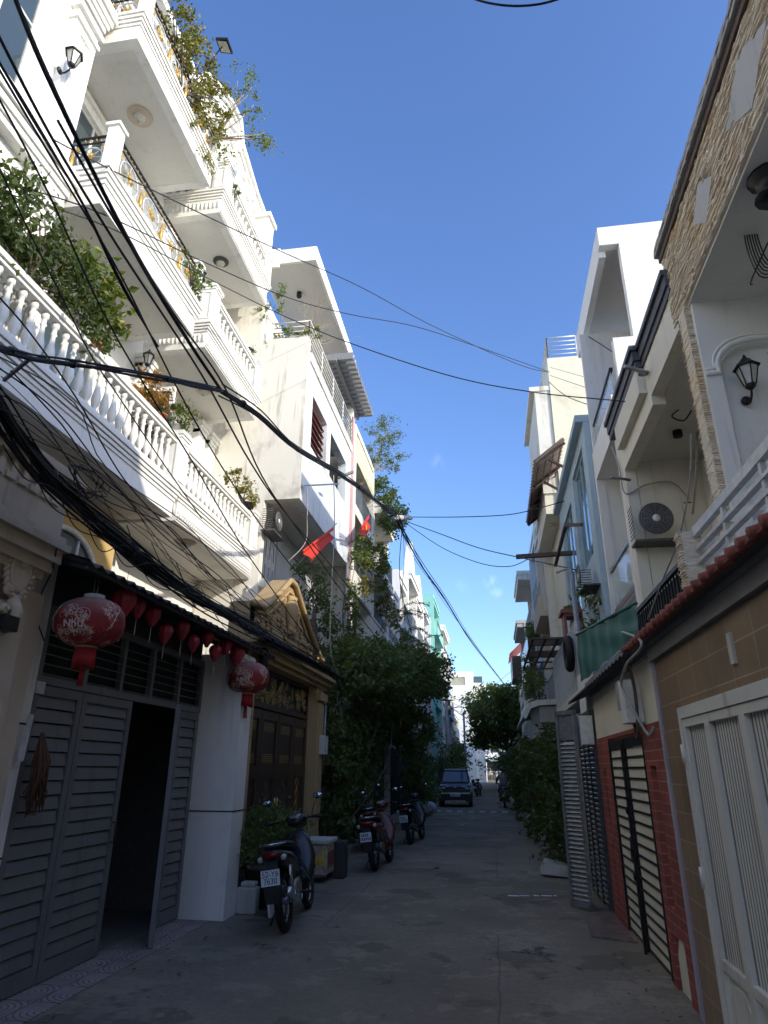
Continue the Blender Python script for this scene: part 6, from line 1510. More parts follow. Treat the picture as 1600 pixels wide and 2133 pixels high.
# street tree
r = random.Random(90)
t = thing('street_tree', 'large dark street tree with sunlit top at the far end of the road', 'tree', (1.6, 62, 0))
c0 = at(1035, 1500, 'Y', 62)
vols = [((c0.x+r.uniform(-2.2, 3.2), 62+r.uniform(-3, 3), c0.z+r.uniform(-1.6, 1.7)), (1.3, 1.4, .8)) for _ in range(22)]
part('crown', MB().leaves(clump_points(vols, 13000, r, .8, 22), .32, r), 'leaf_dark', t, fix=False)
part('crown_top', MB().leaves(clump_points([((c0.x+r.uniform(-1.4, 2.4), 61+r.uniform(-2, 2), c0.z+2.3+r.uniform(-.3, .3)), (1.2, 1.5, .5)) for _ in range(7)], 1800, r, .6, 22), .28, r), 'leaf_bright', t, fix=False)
mb = MB(); mb.tube(spline([(2.0, 62, 0), (1.8, 62, 2.2), (1.3, 62, 3.6)], 5), [.28-.012*i for i in range(11)], 8)
for k in range(9):
    e = Vector(vols[k][0]); mb.tube(spline([(1.4, 62, 3.2), Vector((1.3, 62, 3.6)).lerp(e, .5)+Vector((0, 0, -.2)), e], 5), [.12-.009*i for i in range(11)], 6)
part('trunk', mb, 'bark', t)
t = thing('low_street_tree', 'lower dark tree beneath the big street tree near the junction', 'tree', (.9, 76, 0))
vols = [((.6+r.uniform(-2.0, 2.0), 76+r.uniform(-3, 3), 3.4+r.uniform(-1.4, 1.6)), (1.2, 1.6, .9)) for _ in range(10)]
part('crown', MB().leaves(clump_points(vols, 2200, r, .8, 22), .34, r), 'leaf_mid', t, fix=False); part('trunk', MB().tube([(.9, 76, 0), (.8, 76, 3.5)], [.2, .12], 7), 'bark', t)
# palms behind the tarpaulin
t = thing('potted_palm', 'spiky green palm and leafy plant rising behind the green tarpaulin', 'plant', (2.0, 12.8, 4.0)); mb = MB(); r = random.Random(15)
for k in range(26):
    a = r.uniform(0, 6.28); e = r.uniform(.35, .75); b = Vector((1.95, 12.9, 3.9)); d = Vector((math.cos(a), math.sin(a), 0))
    pts = [b, b+d*e*.5+Vector((0, 0, .38)), b+d*e+Vector((0, 0, .35+r.uniform(-.25, .2)))]
    w_ = Vector((-d.y, d.x, 0))*.022; q = spline(pts, 4); vs = []; 
    for i, p in enumerate(q): f = 1-i/len(q); vs += [p-w_*f, p+w_*f]
    mb.add(vs, [(2*i, 2*i+1, 2*i+3, 2*i+2) for i in range(len(q)-1)])
part('fronds', mb, 'leaf_mid', t, fix=False); part('foliage', MB().leaves(clump_points([((1.9, 12.6, 4.55), (.25, .5, .4))], 130, r, .2, 10), .14, r, asp=.4), 'leaf_dark', t, fix=False)
# street planter on the left
bush('potted_shrub', 'bushy shrub in a large dark pot between the white pier and the motorbike', 'plant', (-3.05, 9.55, .5), [((-3.05, 9.5, .95), (.40, .45, .30)), ((-2.95, 9.9, .85), (.35, .4, .3)), ((-3.15, 9.2, .8), (.25, .25, .25))], 3600, .05, 'leaf_mid', 80, clump=.16, pot=((-3.05, 9.6, 0), .36, .52, 'pot_dark'), stem_r=.014)
soloW('concrete_block', MB().box(-3.28, -3.02, 9.0, 9.16, 0, .30).box(-3.24, -3.05, 9.01, 9.15, .301, .36), 'concrete', 'rough concrete block at the foot of the white pier', 'block', bevel=.02)
soloW('leaning_slab', MB().prism([(-2.78, 8.9, .0), (-2.70, 9.4, 0), (-2.80, 9.4, .42), (-2.86, 8.9, .40)], (-.03, 0, 0)), 'pier_tile', 'pale slab leaning on the large dark pot behind the motorbike', 'slab')
c = at(695, 1775, 'Y', 11.6); t = thing('poster_box', 'white-lidded box with a colourful faded print beside the concrete stub', 'box', (-2.95, 11.8, 0))
part('body', MB().box(-3.25, -2.72, 11.5, 12.1, .12, .56), 'box_print', t, bevel=.01); part('lid', MB().box(-3.28, -2.69, 11.47, 12.13, .56, .62), 'pot_white', t, bevel=.01)
mb = MB(); r = random.Random(3)
for k in range(9): mb.box(-3.2+.05*k, -3.165+.05*k, 11.494, 11.499, r.uniform(.16, .3), r.uniform(.34, .5))
part('print', mb, 'flag_yellow', t)
mb = MB()
for k in range(7): mb.box(-2.719, -2.714, 11.55+.075*k, 11.60+.075*k, .2+.02*(k % 3), .44)
part('print', mb, 'red_paint', t)
soloW('concrete_stub', MB().box(-2.84, -2.54, 12.0, 12.3, 0, .56), 'dark_wall', 'dark concrete stub between the poster box and the second scooter', 'concrete block', bevel=.03)
t = thing('bucket', 'dented pale bucket on the kerb beyond the scooters', 'bucket', (-2.75, 24.5, 0)); part('body', MB().lathe([(.17, 0), (.24, .5), (.25, .5), (.25, .54), (.22, .54)], (-2.75, 24.5, 0), 16), 'bucket', t); part('handle', MB().torus((-2.75, 24.5, .52), .24, .008, 'Y', 20, 5, 0, math.pi), 'steel', t)
r = random.Random(44)
for k, lab in enumerate(('lumpy pale sack on the kerb just beyond the bucket', 'darker sack leaning at the kerb near the car', 'flat white bag lying beside the sacks')):
    y = 27+k*1.3; soloW('sack', MB().loft([(-2.75, y-.35, .2, .1, .08), (-2.75, y-.2, .25, .28, .22), (-2.72, y+.1, .22, .3, .2), (-2.75, y+.3, .16, .12, .1)], 12, 2.2), ['sandbag', 'concrete', 'plate_white'][k], lab, 'sack', 'sacks on the left kerb')
soloW('tilted_slab', MB().prism([(.70, 12.9, .05), (1.22, 12.75, .02), (1.30, 12.78, .16), (.78, 12.95, .22)], (0, .35, .03)), 'concrete', 'tilted pale slab lying at the foot of the low hedge vine', 'slab')
mb = MB(); mb.box(.95, 1.25, 9.9, 10.1, 0, .05)
# dry herb bunch and papers hanging on the left pier
p = at(70, 1600, 'X', -3.78); r = random.Random(13); mb = MB()
for k in range(60):
    a = r.uniform(-.09, .09); b = r.uniform(-.12, .12); mb.tube([(-3.76, p.y+a*.2, p.z+.28), (-3.74+r.uniform(-.02, .05), p.y+a+.02, p.z+.05), (-3.73+r.uniform(-.03, .06), p.y+b, p.z-.25+r.uniform(-.12, .08))], [.004, .012, .004], 4)
soloW('dry_herb_bunch', mb, 'dry_leaf', 'bunch of dried brown herbs hanging upside down on the grey gate', 'herb bunch')
mb = MB(); p = at(52, 1530, 'X', -3.79); mb.prism([(-3.79, p.y-.05, p.z-.22), (-3.79, p.y+.03, p.z-.2), (-3.79, p.y+.05, p.z+.16), (-3.79, p.y+.0, p.z+.16)], (.012, 0, 0)); soloW('paper_roll', mb, 'paper', 'white papers tucked behind the dried herb bunch', 'paper')
p = at(85, 1432, 'X', -3.83); soloW('notice_sheet', MB().box(-3.838, -3.832, p.y-.06, p.y+.06, p.z-.05, p.z+.05), 'paper', 'small blank paper sheet stuck on the grey gate below the large lantern', 'notice')

# ------------------------------------------------------------------ lanterns under the awning
def big_lantern(name, label, c, s, seed):
    t = thing(name, label, 'lantern', (0, 0, 0), 'large round red lanterns'); n = 48; vs = []; r = random.Random(seed)
    prof = [(.085, .19), (.15, .18), (.215, .145), (.262, .085), (.282, .0), (.268, -.085), (.22, -.15), (.155, -.19), (.085, -.205)]
    for (q, z) in prof:
        for k in range(n): a = 2*math.pi*k/n; f = q*(1-.012*(1 if k % 4 == 0 else 0)); vs.append((f*math.cos(a), f*math.sin(a), z))
    m_ = len(prof); mb = MB(); mb.add(vs, [(i*n+k, i*n+(k+1) % n, (i+1)*n+(k+1) % n, (i+1)*n+k) for i in range(m_-1) for k in range(n)], True)
    body = part('globe', mb, 'lantern_red', t, fix=False); ORG[body] = Vector((0, 0, 0))
    part('top_ring', MB().lathe([(.085, .185), (.085, .23), (.078, .23), (.078, .185)], (0, 0, 0), 24), 'pot_white', body)
    part('bottom_ring', MB().lathe([(.085, -.22), (.09, -.2), (.08, -.2)], (0, 0, 0), 24), 'brass', body)
    mb = MB()
    for k in range(60): a = k*.105; mb.tube([(.08*math.cos(a), .08*math.sin(a), -.22), (.085*math.cos(a), .085*math.sin(a), -.37+r.uniform(-.02, .01))], .006, 4)
    part('fringe', mb, 'tassel', t)
    mb = MB(); mb.lathe([(.02, -.37), (.022, -.395)], (0, 0, 0), 8)
    for k in range(9): a = k*.7; mb.tube([(.012*math.cos(a), .012*math.sin(a), -.39), (.02*math.cos(a), .02*math.sin(a), -.52)], .005, 4)
    part('tassel', mb, 'tassel', t)
    part('cord', MB().tube([(.0, -.02, .17), (.0, -.03, .40)], .003, 4).tube([(0, .02, .17), (.0, .03, .40)], .003, 4), 'steel', t)
    # printed figures lie on the cloth
    def on(u, v, out=.004):                        # u: angle (rad), v: height -> point on the globe
        z = max(-.18, min(.17, v)); 
        for i in range(len(prof)-1):
            if prof[i][1] >= z >= prof[i+1][1]:
                f = (prof[i][1]-z)/(prof[i][1]-prof[i+1][1]); q = prof[i][0]*(1-f)+prof[i+1][0]*f; break
        return ((q+out)*math.cos(u), (q+out)*math.sin(u), z)
    mb = MB(); base = -math.pi/2+.55
    for txt, v0, sz in (('Như', -.065, .085), ('Ý', -.135, .07)):
        vsx, fsx = text_mesh(txt, sz); mb.add([on(base-.45+v.x/.25, v0+v.y, .004+v.z) for v in vsx], fsx)
    for (u0, v0, rr) in ((base-.55, .055, .045), (base-.2, .015, .05)):
        mb.tube([on(u0+rr/.26*math.cos(a), v0+rr*math.sin(a)) for a in np.linspace(0, 6.283, 25)], .002, 4)
        for k in range(6):
            a = k*1.05+.3; mb.tube([on(u0+rr*.2/.26*math.cos(a), v0+rr*.2*math.sin(a)), on(u0+rr*.65/.26*math.cos(a+.6), v0+rr*.65*math.sin(a+.6))], .003, 4)
    for side in (0, 2.2, 4.2):
        u, v = base+.55+side, -.10; pts = []
        for k in range(9): pts.append(on(u+.05*k+.03*math.sin(k), v+.025*k)); 
        mb.tube(pts, .0035, 4)
        for k in range(16):
            uu, vv = u+.05*(k*.55)+r.uniform(-.16, .16), v+.025*(k*.55)+r.uniform(-.03, .03)
            for q in range(5): a = q*1.257; mb.lathe([(.001, 0), (.006, .001), (.001, .002)], on(uu+.035*math.cos(a), vv+.009*math.sin(a)), 5)
    part('print', mb, 'lantern_print', body)
    t.location = c; t.scale = (s, s, s)
    return t
big_lantern('large_lantern', 'nearest large round red lantern with printed blossoms under the awning', at(188, 1296, 'X', -3.30), 1.0, 1)
big_lantern('large_lantern', 'farther large round red lantern at the end of the awning beside the brown gate', at(517, 1411, 'X', -3.24), 1.02, 2)
labs = ['largest small silk lantern, right behind the nearest big lantern', 'second small lantern from the nearest big one, half hidden', 'third small red lantern from the left, under the awning edge', 'fourth small lantern from the left, hanging lower than the third', 'fifth small lantern from the left in the garland', 'sixth small lantern from the left, the lowest in mid garland', 'seventh small lantern in front of the pier top', 'eighth small lantern, in front of the white tiled pier', 'ninth small lantern, just above the tapering one', 'tapering silk lantern touching the farther big lantern']
proto = None
for i, (px, py, w_) in enumerate(((258, 1256, 50), (287, 1268, 34), (318, 1283, 35), (344, 1320, 33), (380, 1312, 33), (402, 1340, 29), (432, 1330, 28), (448, 1360, 28), (470, 1347, 27), (493, 1364, 35))):
    c = at(px, py, 'X', -3.36); dist = (c-Vector(EYE)).length; dd = Vector(at(px, py, 'X', -3.36))-Vector(EYE)
    depth = dd.length*.93; s = w_/1364*depth/.2
    if proto is None:
        t = thing('silk_lantern', labs[i], 'lantern', (0, 0, 0), 'small red silk lanterns in a garland'); n = 32
        prof = [(.02, .115), (.045, .112), (.085, .08), (.10, .04), (.095, .0), (.07, -.05), (.045, -.09), (.028, -.115)]; vs = []
        for (q, z) in prof:
            for k in range(n): a = 2*math.pi*k/n; f = q*(1-.15*abs(math.cos(a*4))); vs.append((f*math.cos(a), f*math.sin(a), z))
        mb = MB(); mb.add(vs, [(a*n+k, a*n+(k+1) % n, (a+1)*n+(k+1) % n, (a+1)*n+k) for a in range(len(prof)-1) for k in range(n)], True)
        part('silk_globe', mb, 'lantern_cloth', t, fix=False); part('cap', MB().lathe([(.03, .11), (.03, .125)], (0, 0, 0), 12).lathe([(.03, -.125), (.03, -.11)], (0, 0, 0), 12), 'tassel', t)
        part('tassel', MB().tube([(0, 0, -.12), (0, 0, -.18), (0, 0, -.30)], [.003, .004, .008], 5), 'lantern_print', t); part('cord', MB().tube([(0, 0, .12), (0, 0, .26)], .002, 4), 'cable', t); proto = t; c_ = t
    else: c_ = copy_tree(proto)
    c_['label'] = labs[i]; c_.location = c; c_.scale = (s, s, s*1.05); c_.rotation_euler = (0, 0, i*.5)

# ------------------------------------------------------------------ cables
def cable(label, pts, r_=.007, mat='cable', name='overhead_cable', group='cables over the street', seg=7, n=5):
    P = [at(*p) if len(p) == 4 else Vector(p) for p in pts]
    mb = MB().tube(spline(P, seg), r_, n); return soloW(name, mb, mat, label, 'cable', group)
def X(x, *pp): return [(a, b, 'X', x) for a, b in pp]
# thick bundle from top left down to the joint over the street
def strands(name, label, pts, n, spread, rr, seed, mat='cable', cat='cable bundle', wraps=True, loose=0.0):
    t = thing(name, label, cat, at(*pts[0]) if len(pts[0]) == 4 else pts[0]); r = random.Random(seed)
    P = [at(*p) if len(p) == 4 else Vector(p) for p in pts]
    for k in range(n):
        Q = []; o = Vector((r.gauss(0, spread), r.gauss(0, spread), r.gauss(0, spread)))
        for p in P: Q.append(p+o+Vector((r.gauss(0, spread*.5+loose*r.random()), r.gauss(0, spread*.5), r.gauss(0, spread*.6+loose*.6))))
        part('strand', MB().tube(spline(Q, 5), r.uniform(rr*.6, rr*1.2), 5), mat, t)
    if wraps:
        S = spline(P, 5)
        for k in range(3, len(S)-1, 7): part('binding', MB().tube([S[k], S[k]+(S[k+1]-S[k])*.12], spread*2.1, 8), mat, t)
    return t
strands('cable_bundle', 'thick black cable coming from the top left corner to the joint', [(20, -30, 'X', -2.5), (90, 140, 'X', -2.5), (200, 370, 'X', -2.5), (300, 560, 'X', -2.55), (400, 722, 'X', -2.6), (460, 812, 'X', -2.6)], 4, .006, .011, 1)
strands('cable_bundle', 'black cable bundle sagging level from the left edge across the balustrade', [(-30, 715, 'X', -2.7), (60, 742, 'X', -2.7), (150, 758, 'X', -2.7), (300, 780, 'X', -2.65), (400, 800, 'X', -2.6), (460, 813, 'X', -2.6)], 7, .014, .009, 2)
strands('cable_bundle', 'heavy black bundle running from the joint up to the splice case over the street', [(460, 812, 'X', -2.6), (540, 865, 'X', -2.6), (620, 935, 'X', -2.6), (720, 995, 'X', -2.6), (780, 1040, 'X', -2.6), (828, 1080, 'X', -2.6)], 8, .020, .012, 3)
strands('cable_bundle', 'black cables descending from the splice case towards the far end of the street', [(828, 1080, 'X', -2.6), (845, 1120, 'Y', 20), (880, 1180, 'Y', 23), (930, 1255, 'Y', 30), (985, 1340, 'Y', 44), (1052, 1428, 'Y', 74)], 7, .035, .014, 4, wraps=False, loose=.05)
strands('cable_bundle', 'huge tangled black cable bundle sagging low past the awning and pediment', [(-60, 740, 'X', -3.0), (0, 850, 'X', -3.0), (100, 990, 'X', -3.0), (230, 1110, 'X', -3.0), (330, 1190, 'X', -3.0), (430, 1256, 'X', -3.05), (540, 1318, 'X', -3.1), (640, 1372, 'X', -3.2), (710, 1412, 'X', -3.3)], 34, .034, .0085, 5)
strands('cable_bundle', 'thinner parallel cables just above the huge tangled bundle', [(-60, 770, 'X', -2.95), (60, 880, 'X', -2.95), (200, 1010, 'X', -2.95), (330, 1130, 'X', -2.98), (440, 1215, 'X', -3.0), (560, 1300, 'X', -3.1), (680, 1385, 'X', -3.2)], 12, .075, .005, 6, wraps=False, loose=.05)
strands('cable_bundle', 'black cables crossing steeply from upper left behind the big leafy climber', [(-20, 100, 'X', -2.75), (60, 235, 'X', -2.75), (170, 420, 'X', -2.75), (260, 600, 'X', -2.8), (330, 720, 'X', -2.85)], 3, .012, .008, 7, wraps=False)
p0 = at(60, 742, 'X', -2.7); soloW('cable_bracket', MB().bar(at(66, 744, 'X', -2.7), at(8, 792, 'X', -3.0), .02, .02), 'steel', 'short steel bracket linking the two cable bundles at the left edge', 'bracket')
a, b = at(820, 1078, 'X', -2.6), at(858, 1079, 'X', -2.45); soloW('splice_case', MB().tube([a, a.lerp(b, .1), a.lerp(b, .9), b], [.04, .085, .085, .04], 10), 'grey_wall', 'grey cylindrical splice case where the cables part over the street', 'splice case')
t = strands('cable_clutter', 'black knot of cables gathered at the splice case', [(800, 1052, 'X', -2.6), (822, 1075, 'X', -2.6), (835, 1100, 'X', -2.6)], 14, .05, .012, 8, wraps=False, loose=.03)
c = cable
c('thin cable descending steeply from the left edge past the croton', X(-2.85, (-10, 130), (120, 350), (250, 570), (370, 810), (480, 1000), (600, 1170), (710, 1300)), .0085)
c('thin cable running left of the croton towards the ochre pediment', X(-2.85, (-10, 190), (100, 400), (210, 640), (300, 800), (400, 960), (500, 1130), (590, 1260), (650, 1345)), .008)
c('cable passing in front of the framed relief and down to the pediment', X(-2.75, (-10, 60), (110, 290), (250, 520), (420, 780), (520, 960), (600, 1075), (700, 1190), (800, 1320)), .011)
c('second cable beside the thick one, falling to the vine mass', X(-2.6, (120, 250), (240, 460), (360, 650), (470, 810), (545, 990), (640, 1130), (770, 1310), (845, 1400)), .010)
c('thin cable from the left edge to the bracket bundle', X(-2.8, (-10, 330), (60, 480), (130, 620), (190, 740), (250, 830), (330, 950), (420, 1080)), .006)
c('fine cable below the level bundle, dropping to the awning', X(-2.8, (-10, 610), (60, 690), (160, 830), (260, 1000), (370, 1120), (450, 1210)), .006)
c('highest wire crossing the sky from the white house', [(-10, 225, 'Y', 5), (215, 345, 'Y', 6), (430, 450, 'Y', 8), (600, 530, 'Y', 10), (750, 597, 'Y', 12), (900, 678, 'Y', 14), (1075, 757, 'Y', 16), (1140, 775, 'Y', 17.2)], .010)
c('second wire crossing the sky just below the highest', [(-10, 375, 'Y', 5), (200, 440, 'Y', 6.2), (430, 548, 'Y', 8), (600, 620, 'Y', 10), (730, 655, 'Y', 11.5), (865, 680, 'Y', 13), (1000, 724, 'Y', 15), (1145, 775, 'Y', 17.2)], .010)
c('third wire crossing the sky down to the insulator of the cream house', [(-10, 395, 'Y', 5), (230, 475, 'Y', 6.5), (430, 578, 'Y', 8), (600, 662, 'Y', 9), (750, 722, 'Y', 9), (950, 786, 'Y', 9), (1120, 818, 'Y', 9), (1280, 834, 'Y', 8.6), (1425, 850, 'Y', 8.0)], .009)
c('black wire from the white block roof down to the insulator', [(1222, 698, 'Y', 12), (1330, 768, 'Y', 10), (1425, 832, 'Y', 8)], .010)
c('thin wire from the cream tower roof to the insulator', [(1146, 765, 'Y', 17), (1300, 808, 'Y', 12), (1425, 838, 'Y', 8)], .006)
c('lower thin wire from the cream tower to the insulator', [(1146, 782, 'Y', 17), (1300, 832, 'Y', 12), (1425, 846, 'Y', 8)], .007)
c('sagging loop cable on the cream tower and cornice', [(1143, 795, 'Y', 17), (1180, 825, 'Y', 15), (1250, 850, 'Y', 12), (1270, 848, 'Y', 11), (1350, 846, 'Y', 9), (1425, 850, 'Y', 8)], .010)
c('twisted cable from the splice case level to the tiled canopy', [(858, 1077, 'X', -2.45), (950, 1077, 'Y', 18.5), (1050, 1073, 'Y', 18), (1110, 1062, 'Y', 17), (1200, 1037, 'Y', 15.5)], .014)
c('upper sagging cable from the splice case to the rusty beam', [(846, 1086, 'X', -2.5), (920, 1113, 'Y', 18.5), (1000, 1142, 'Y', 17.5), (1100, 1165, 'Y', 15), (1200, 1187, 'Y', 12)], .013)
c('lower sagging cable from the splice case to the rusty beam', [(846, 1090, 'X', -2.5), (920, 1140, 'Y', 18.5), (1000, 1173, 'Y', 17.5), (1060, 1180, 'Y', 16.5), (1098, 1166, 'Y', 16)], .011)
c('pale cord hanging from the worn blue house to the ochre gateway', [(695, 990, 'X', -3.5), (697, 1100, 'X', -3.4), (692, 1200, 'X', -3.3), (688, 1330, 'X', -3.25), (700, 1400, 'X', -3.25), (722, 1448, 'X', -3.25)], .012, 'cable_pale', 'hanging_cable')
c('pale cord looped around the box on the worn blue facade', [(640, 1015, 'X', -3.7), (640, 1080, 'X', -3.7), (636, 1130, 'X', -3.75), (600, 1170, 'X', -3.9)], .010, 'cable_pale', 'hanging_cable')
c('black loop hanging beside the gateway pier', [(705, 1440, 'X', -3.25), (703, 1465, 'X', -3.25), (715, 1482, 'X', -3.25), (722, 1460, 'X', -3.25)], .006, 'cable_pale', 'hanging_cable')
c('dark cable dropping from the splice case, left of two', [(838, 1100, 'X', -2.6), (832, 1180, 'Y', 20), (838, 1240, 'Y', 21), (858, 1320, 'Y', 21.5)], .012, 'cable', 'hanging_cable')
c('dark cable dropping from the splice case, right of two', [(840, 1100, 'X', -2.6), (842, 1170, 'Y', 20), (838, 1230, 'Y', 21), (842, 1290, 'Y', 21.5), (856, 1380, 'Y', 21.5)], .010, 'cable_pale', 'hanging_cable')
c('black cord from the awning looping down the left white pier', [(118, 1140, 'X', -3.4), (108, 1190, 'X', -3.5), (85, 1240, 'X', -3.7), (78, 1290, 'X', -3.75), (92, 1335, 'X', -3.78)], .006, 'cable', 'hanging_cable')
r = random.Random(77)
names_ = ['small wire loop sagging over the %s' % q for q in ('Greek key cornice', 'end of the beige gate wall', 'near end of the awning', 'yellow wall under the balcony', 'arched window', 'middle of the awning', 'far part of the awning', 'far end of the awning', 'left slope of the pediment', 'gateway cornice', 'right slope of the pediment', 'brown gate transom')]
for i, lab in enumerate(names_):
    u = (i+.5)/12; px = 40+620*u; py = 950+(1380-950)*(u**.8)
    c(lab, X(-2.9, (px-60, py-60+r.uniform(-30, 10)), (px-15, py+r.uniform(0, 35)), (px+40, py+25+r.uniform(-10, 55)), (px+90, py+45+r.uniform(-20, 40))), .0045, 'cable', 'loose_wire')
t = thing('coiled_cable', 'coil of spare cable hung on the tangled bundle over the awning', 'cable coil', at(180, 1000, 'X', -2.9)); p = at(178, 1000, 'X', -2.9); mb = MB()
for k in range(6):
    q0 = r.uniform(.08, .15); ph = r.random()*6; mb.tube([(p.x+.03*math.sin(a*2+ph), p.y+q0*1.5*math.cos(a)+.02*math.sin(3*a+ph)+k*.012, p.z+q0*.7*math.sin(a)+.02*math.cos(2*a+ph)) for a in np.linspace(0, 6.0, 22)], .004, 4)
part('loops', mb, 'cable', t)
t = thing('insulator_rack', 'small insulator rack holding the wires on the cream house frame', 'insulator', at(1420, 845, 'Y', 8))
p = at(1422, 848, 'Y', 8.0); part('rack', MB().box(p.x-.05, p.x+.3, p.y-.02, p.y+.02, p.z-.03, p.z+.02), 'steel', t)
mb = MB(); mb.lathe([(.03, 0), (.045, .02), (.03, .04), (.045, .06), (.02, .08)], (p.x, p.y, p.z), 10); part('spool', mb, 'black_metal', t)
part('wire_end', MB().tube(spline([p, p+Vector((-.15, 0, -.12)), p+Vector((-.02, 0, -.2)), p+Vector((.1, 0, -.06))], 6), .01, 5), 'cable', t)
# facade wire arm on the worn blue house
mb = MB(); mb.bar(at(628, 1012, 'X', -3.95), at(705, 1008, 'Y', 14.2), .035, .035); soloW('wire_arm', mb, 'steel', 'thin steel arm on the worn blue facade carrying cords', 'bracket')
a, b = at(705, 995, 'Y', 14.3), at(735, 983, 'Y', 14.5); mb = MB().bar(a, b, .1, .06)
soloW('cable_clamp', mb, 'dark_metal', 'slotted dark cable clamp below the heavy bundle', 'clamp')
# utility pole
t = thing('utility_pole', 'grey concrete utility pole behind the parked car', 'utility pole', (-2.95, 45, 0))
part('pole', MB().tube([(-2.85, 45, 0), (-2.9, 45, 6.5)], [.17, .12], 10), 'concrete', t)
part('cable_box', MB().box(-2.78, -2.62, 44.85, 45.1, 5.0, 5.35).box(-2.78, -2.66, 44.85, 45.05, 5.6, 5.85), 'dark_metal', t)
part('cross_arm', MB().box(-3.3, -2.5, 44.85, 44.92, 5.9, 5.98), 'dark_metal', t)
mb = MB()
for z in (1.9, 2.5): mb.cyl((-2.86, 45, z), (-2.86, 45, z+.2), .176, 10)
part('band', mb, 'paper', t)
t = thing('slender_pole', 'thin dark pole right of the concrete utility pole', 'pole', (-2.4, 60, 0)); part('pole', MB().cyl((-2.4, 60, 0), (-2.4, 60, 6.4), .09, 8), 'concrete', t); part('arm', MB().bar((-2.4, 60, 6.2), (-1.4, 60, 6.3), .05, .05), 'concrete', t)
for i, (ex, ey, Y) in enumerate(((1065, 1398, 50), (1075, 1420, 50), (1078, 1445, 50), (1078, 1508, 48), (1082, 1545, 46), (1000, 1500, 70), (960, 1560, 60), (1010, 1430, 90), (985, 1470, 90), (905, 1430, 44), (880, 1400, 40))):
    lab = 'thin distant wire from the utility pole to ' + ('the red roof', 'the house under the red roof', 'the stained roof house', 'the porch canopy side', 'the right vines', 'the low street tree', 'the corner house', 'the apartment block roof', 'the apartment block wall', 'the turquoise house', 'the vine mass')[i]
    s0 = Vector((-2.85, 45, 5.3+.08*i)); e = at(ex, ey, 'Y', Y); c(lab, [s0, s0.lerp(e, .5)+Vector((0, 0, -.35)), e], .012, group='thin wires at the utility pole')
t = thing('street_lamp', 'slim street lamp arm reaching out from behind the vine mass', 'street lamp', (-3.6, 40, 6)); a, b = at(893, 1386, 'Y', 40), at(915, 1379, 'Y', 40)
part('arm', MB().tube(spline([a+Vector((-.6, 0, -.5)), a, b], 5), .03, 6), 'steel', t); q = at(931, 1377, 'Y', 40); part('lamp_head', MB().tube([b, b.lerp(q, .3), b.lerp(q, .8), q], [.03, .07, .06, .02], 8), 'grey_wall', t)
t = thing('convex_mirror', 'round convex traffic mirror above the right hand vines', 'mirror', (.75, 40, 0)); p = at(1053, 1577, 'Y', 40)
part('dish', MB().lathe([(.3, 0), (.3, .03), (.27, -.02), (.15, -.06), (.01, -.07)], (p.x, p.y, p.z), 20, 'Y'), 'glass_blue', t); part('post', MB().cyl((p.x, p.y+.06, 0), (p.x, p.y+.06, p.z), .035, 8), 'steel', t)

# ------------------------------------------------------------------ flags and remaining fittings
def flag(label, a, b, c, d, star, pole0):
    a, b, c, d = [at(*q) for q in (a, b, c, d)]; t = thing('red_flag', label, 'flag', a, 'red flags on the left facades'); n = 14; vs = []
    for j in range(n+1):
        for i in range(n+1):
            u, v = i/n, j/n; p = a*(1-u)*(1-v)+b*u*(1-v)+c*u*v+d*(1-u)*v; vs.append(p+Vector((.05*math.sin(u*9+v*2), .06*math.cos(u*7), 0))*min(1, u*3))
    part('cloth', MB().add(vs, [(j*(n+1)+i, j*(n+1)+i+1, (j+1)*(n+1)+i+1, (j+1)*(n+1)+i) for j in range(n) for i in range(n)], True), 'flag_red', t, fix=False)
    P = at(*pole0); part('staff', MB().cyl(P, a+(a-P)*.1, .012, 6), 'steel', t)
    if star:
        ce = a*.22+b*.28+c*.28+d*.22; ux = (b-a).normalized(); uy = (d-a).normalized(); R_ = (c-a).length*.16
        pts = [ce+(ux*math.cos(k*math.pi/5)+uy*math.sin(k*math.pi/5))*(R_ if k % 2 == 0 else R_*.42)+Vector((.03, -.05, 0)) for k in range(10)]; part('star', MB().add(pts, [tuple(range(10))]), 'flag_yellow', t, fix=False)
    return t
flag('red flag hanging limp and folded from the worn blue house', (694, 1098, 'X', -3.5), (690, 1122, 'X', -3.5), (650, 1172, 'X', -3.5), (630, 1146, 'X', -3.5), False, (612, 1185, 'X', -4.3))
flag('red flag with a yellow star hanging by the balcony plants', (768, 1073, 'X', -3.5), (768, 1098, 'X', -3.5), (762, 1122, 'X', -3.5), (746, 1106, 'X', -3.5), True, (735, 1130, 'X', -3.9))
ac_unit(Vector((-4.78, 13.25, 6.55)), 1, 'slatted air conditioner under the overhang of the worn blue house', .8, .55, .3)
ac_unit(Vector((-4.9, 19.4, 5.55)), 'Y', 'air conditioner on the lower recess beside the vine-covered downpipe', .9, .65, .3)
ac_unit(Vector((-4.6, 21.3, 9.6)), 'Y', 'air conditioner in the upper recess behind the heavy cable bundle', .85, .6, .3)
wall_lantern(Vector((-5.41, at(150, 125, 'X', -5.25).y, at(150, 125, 'X', -5.25).z)), 0, 'black carriage lamp on the white pilaster near the top left', 1.0)
wall_lantern(at(292, 752, 'X', -6.0)+Vector((0, 0, 0)), 0, 'black carriage lamp beside the framed relief', .9)
p = at(290, 245, 'Z', 12.335); ceiling_rose(Vector((-5.57, 7.39, 12.335)), .21, 'large pale moulded ceiling lamp under the top iron balcony')
ceiling_rose(Vector((at(460, 545, 'Z', 12.21).x, at(460, 545, 'Z', 12.21).y, 12.215)), .17, 'dark-rimmed ceiling lamp under the top balustrade balcony', mat='dark_metal')
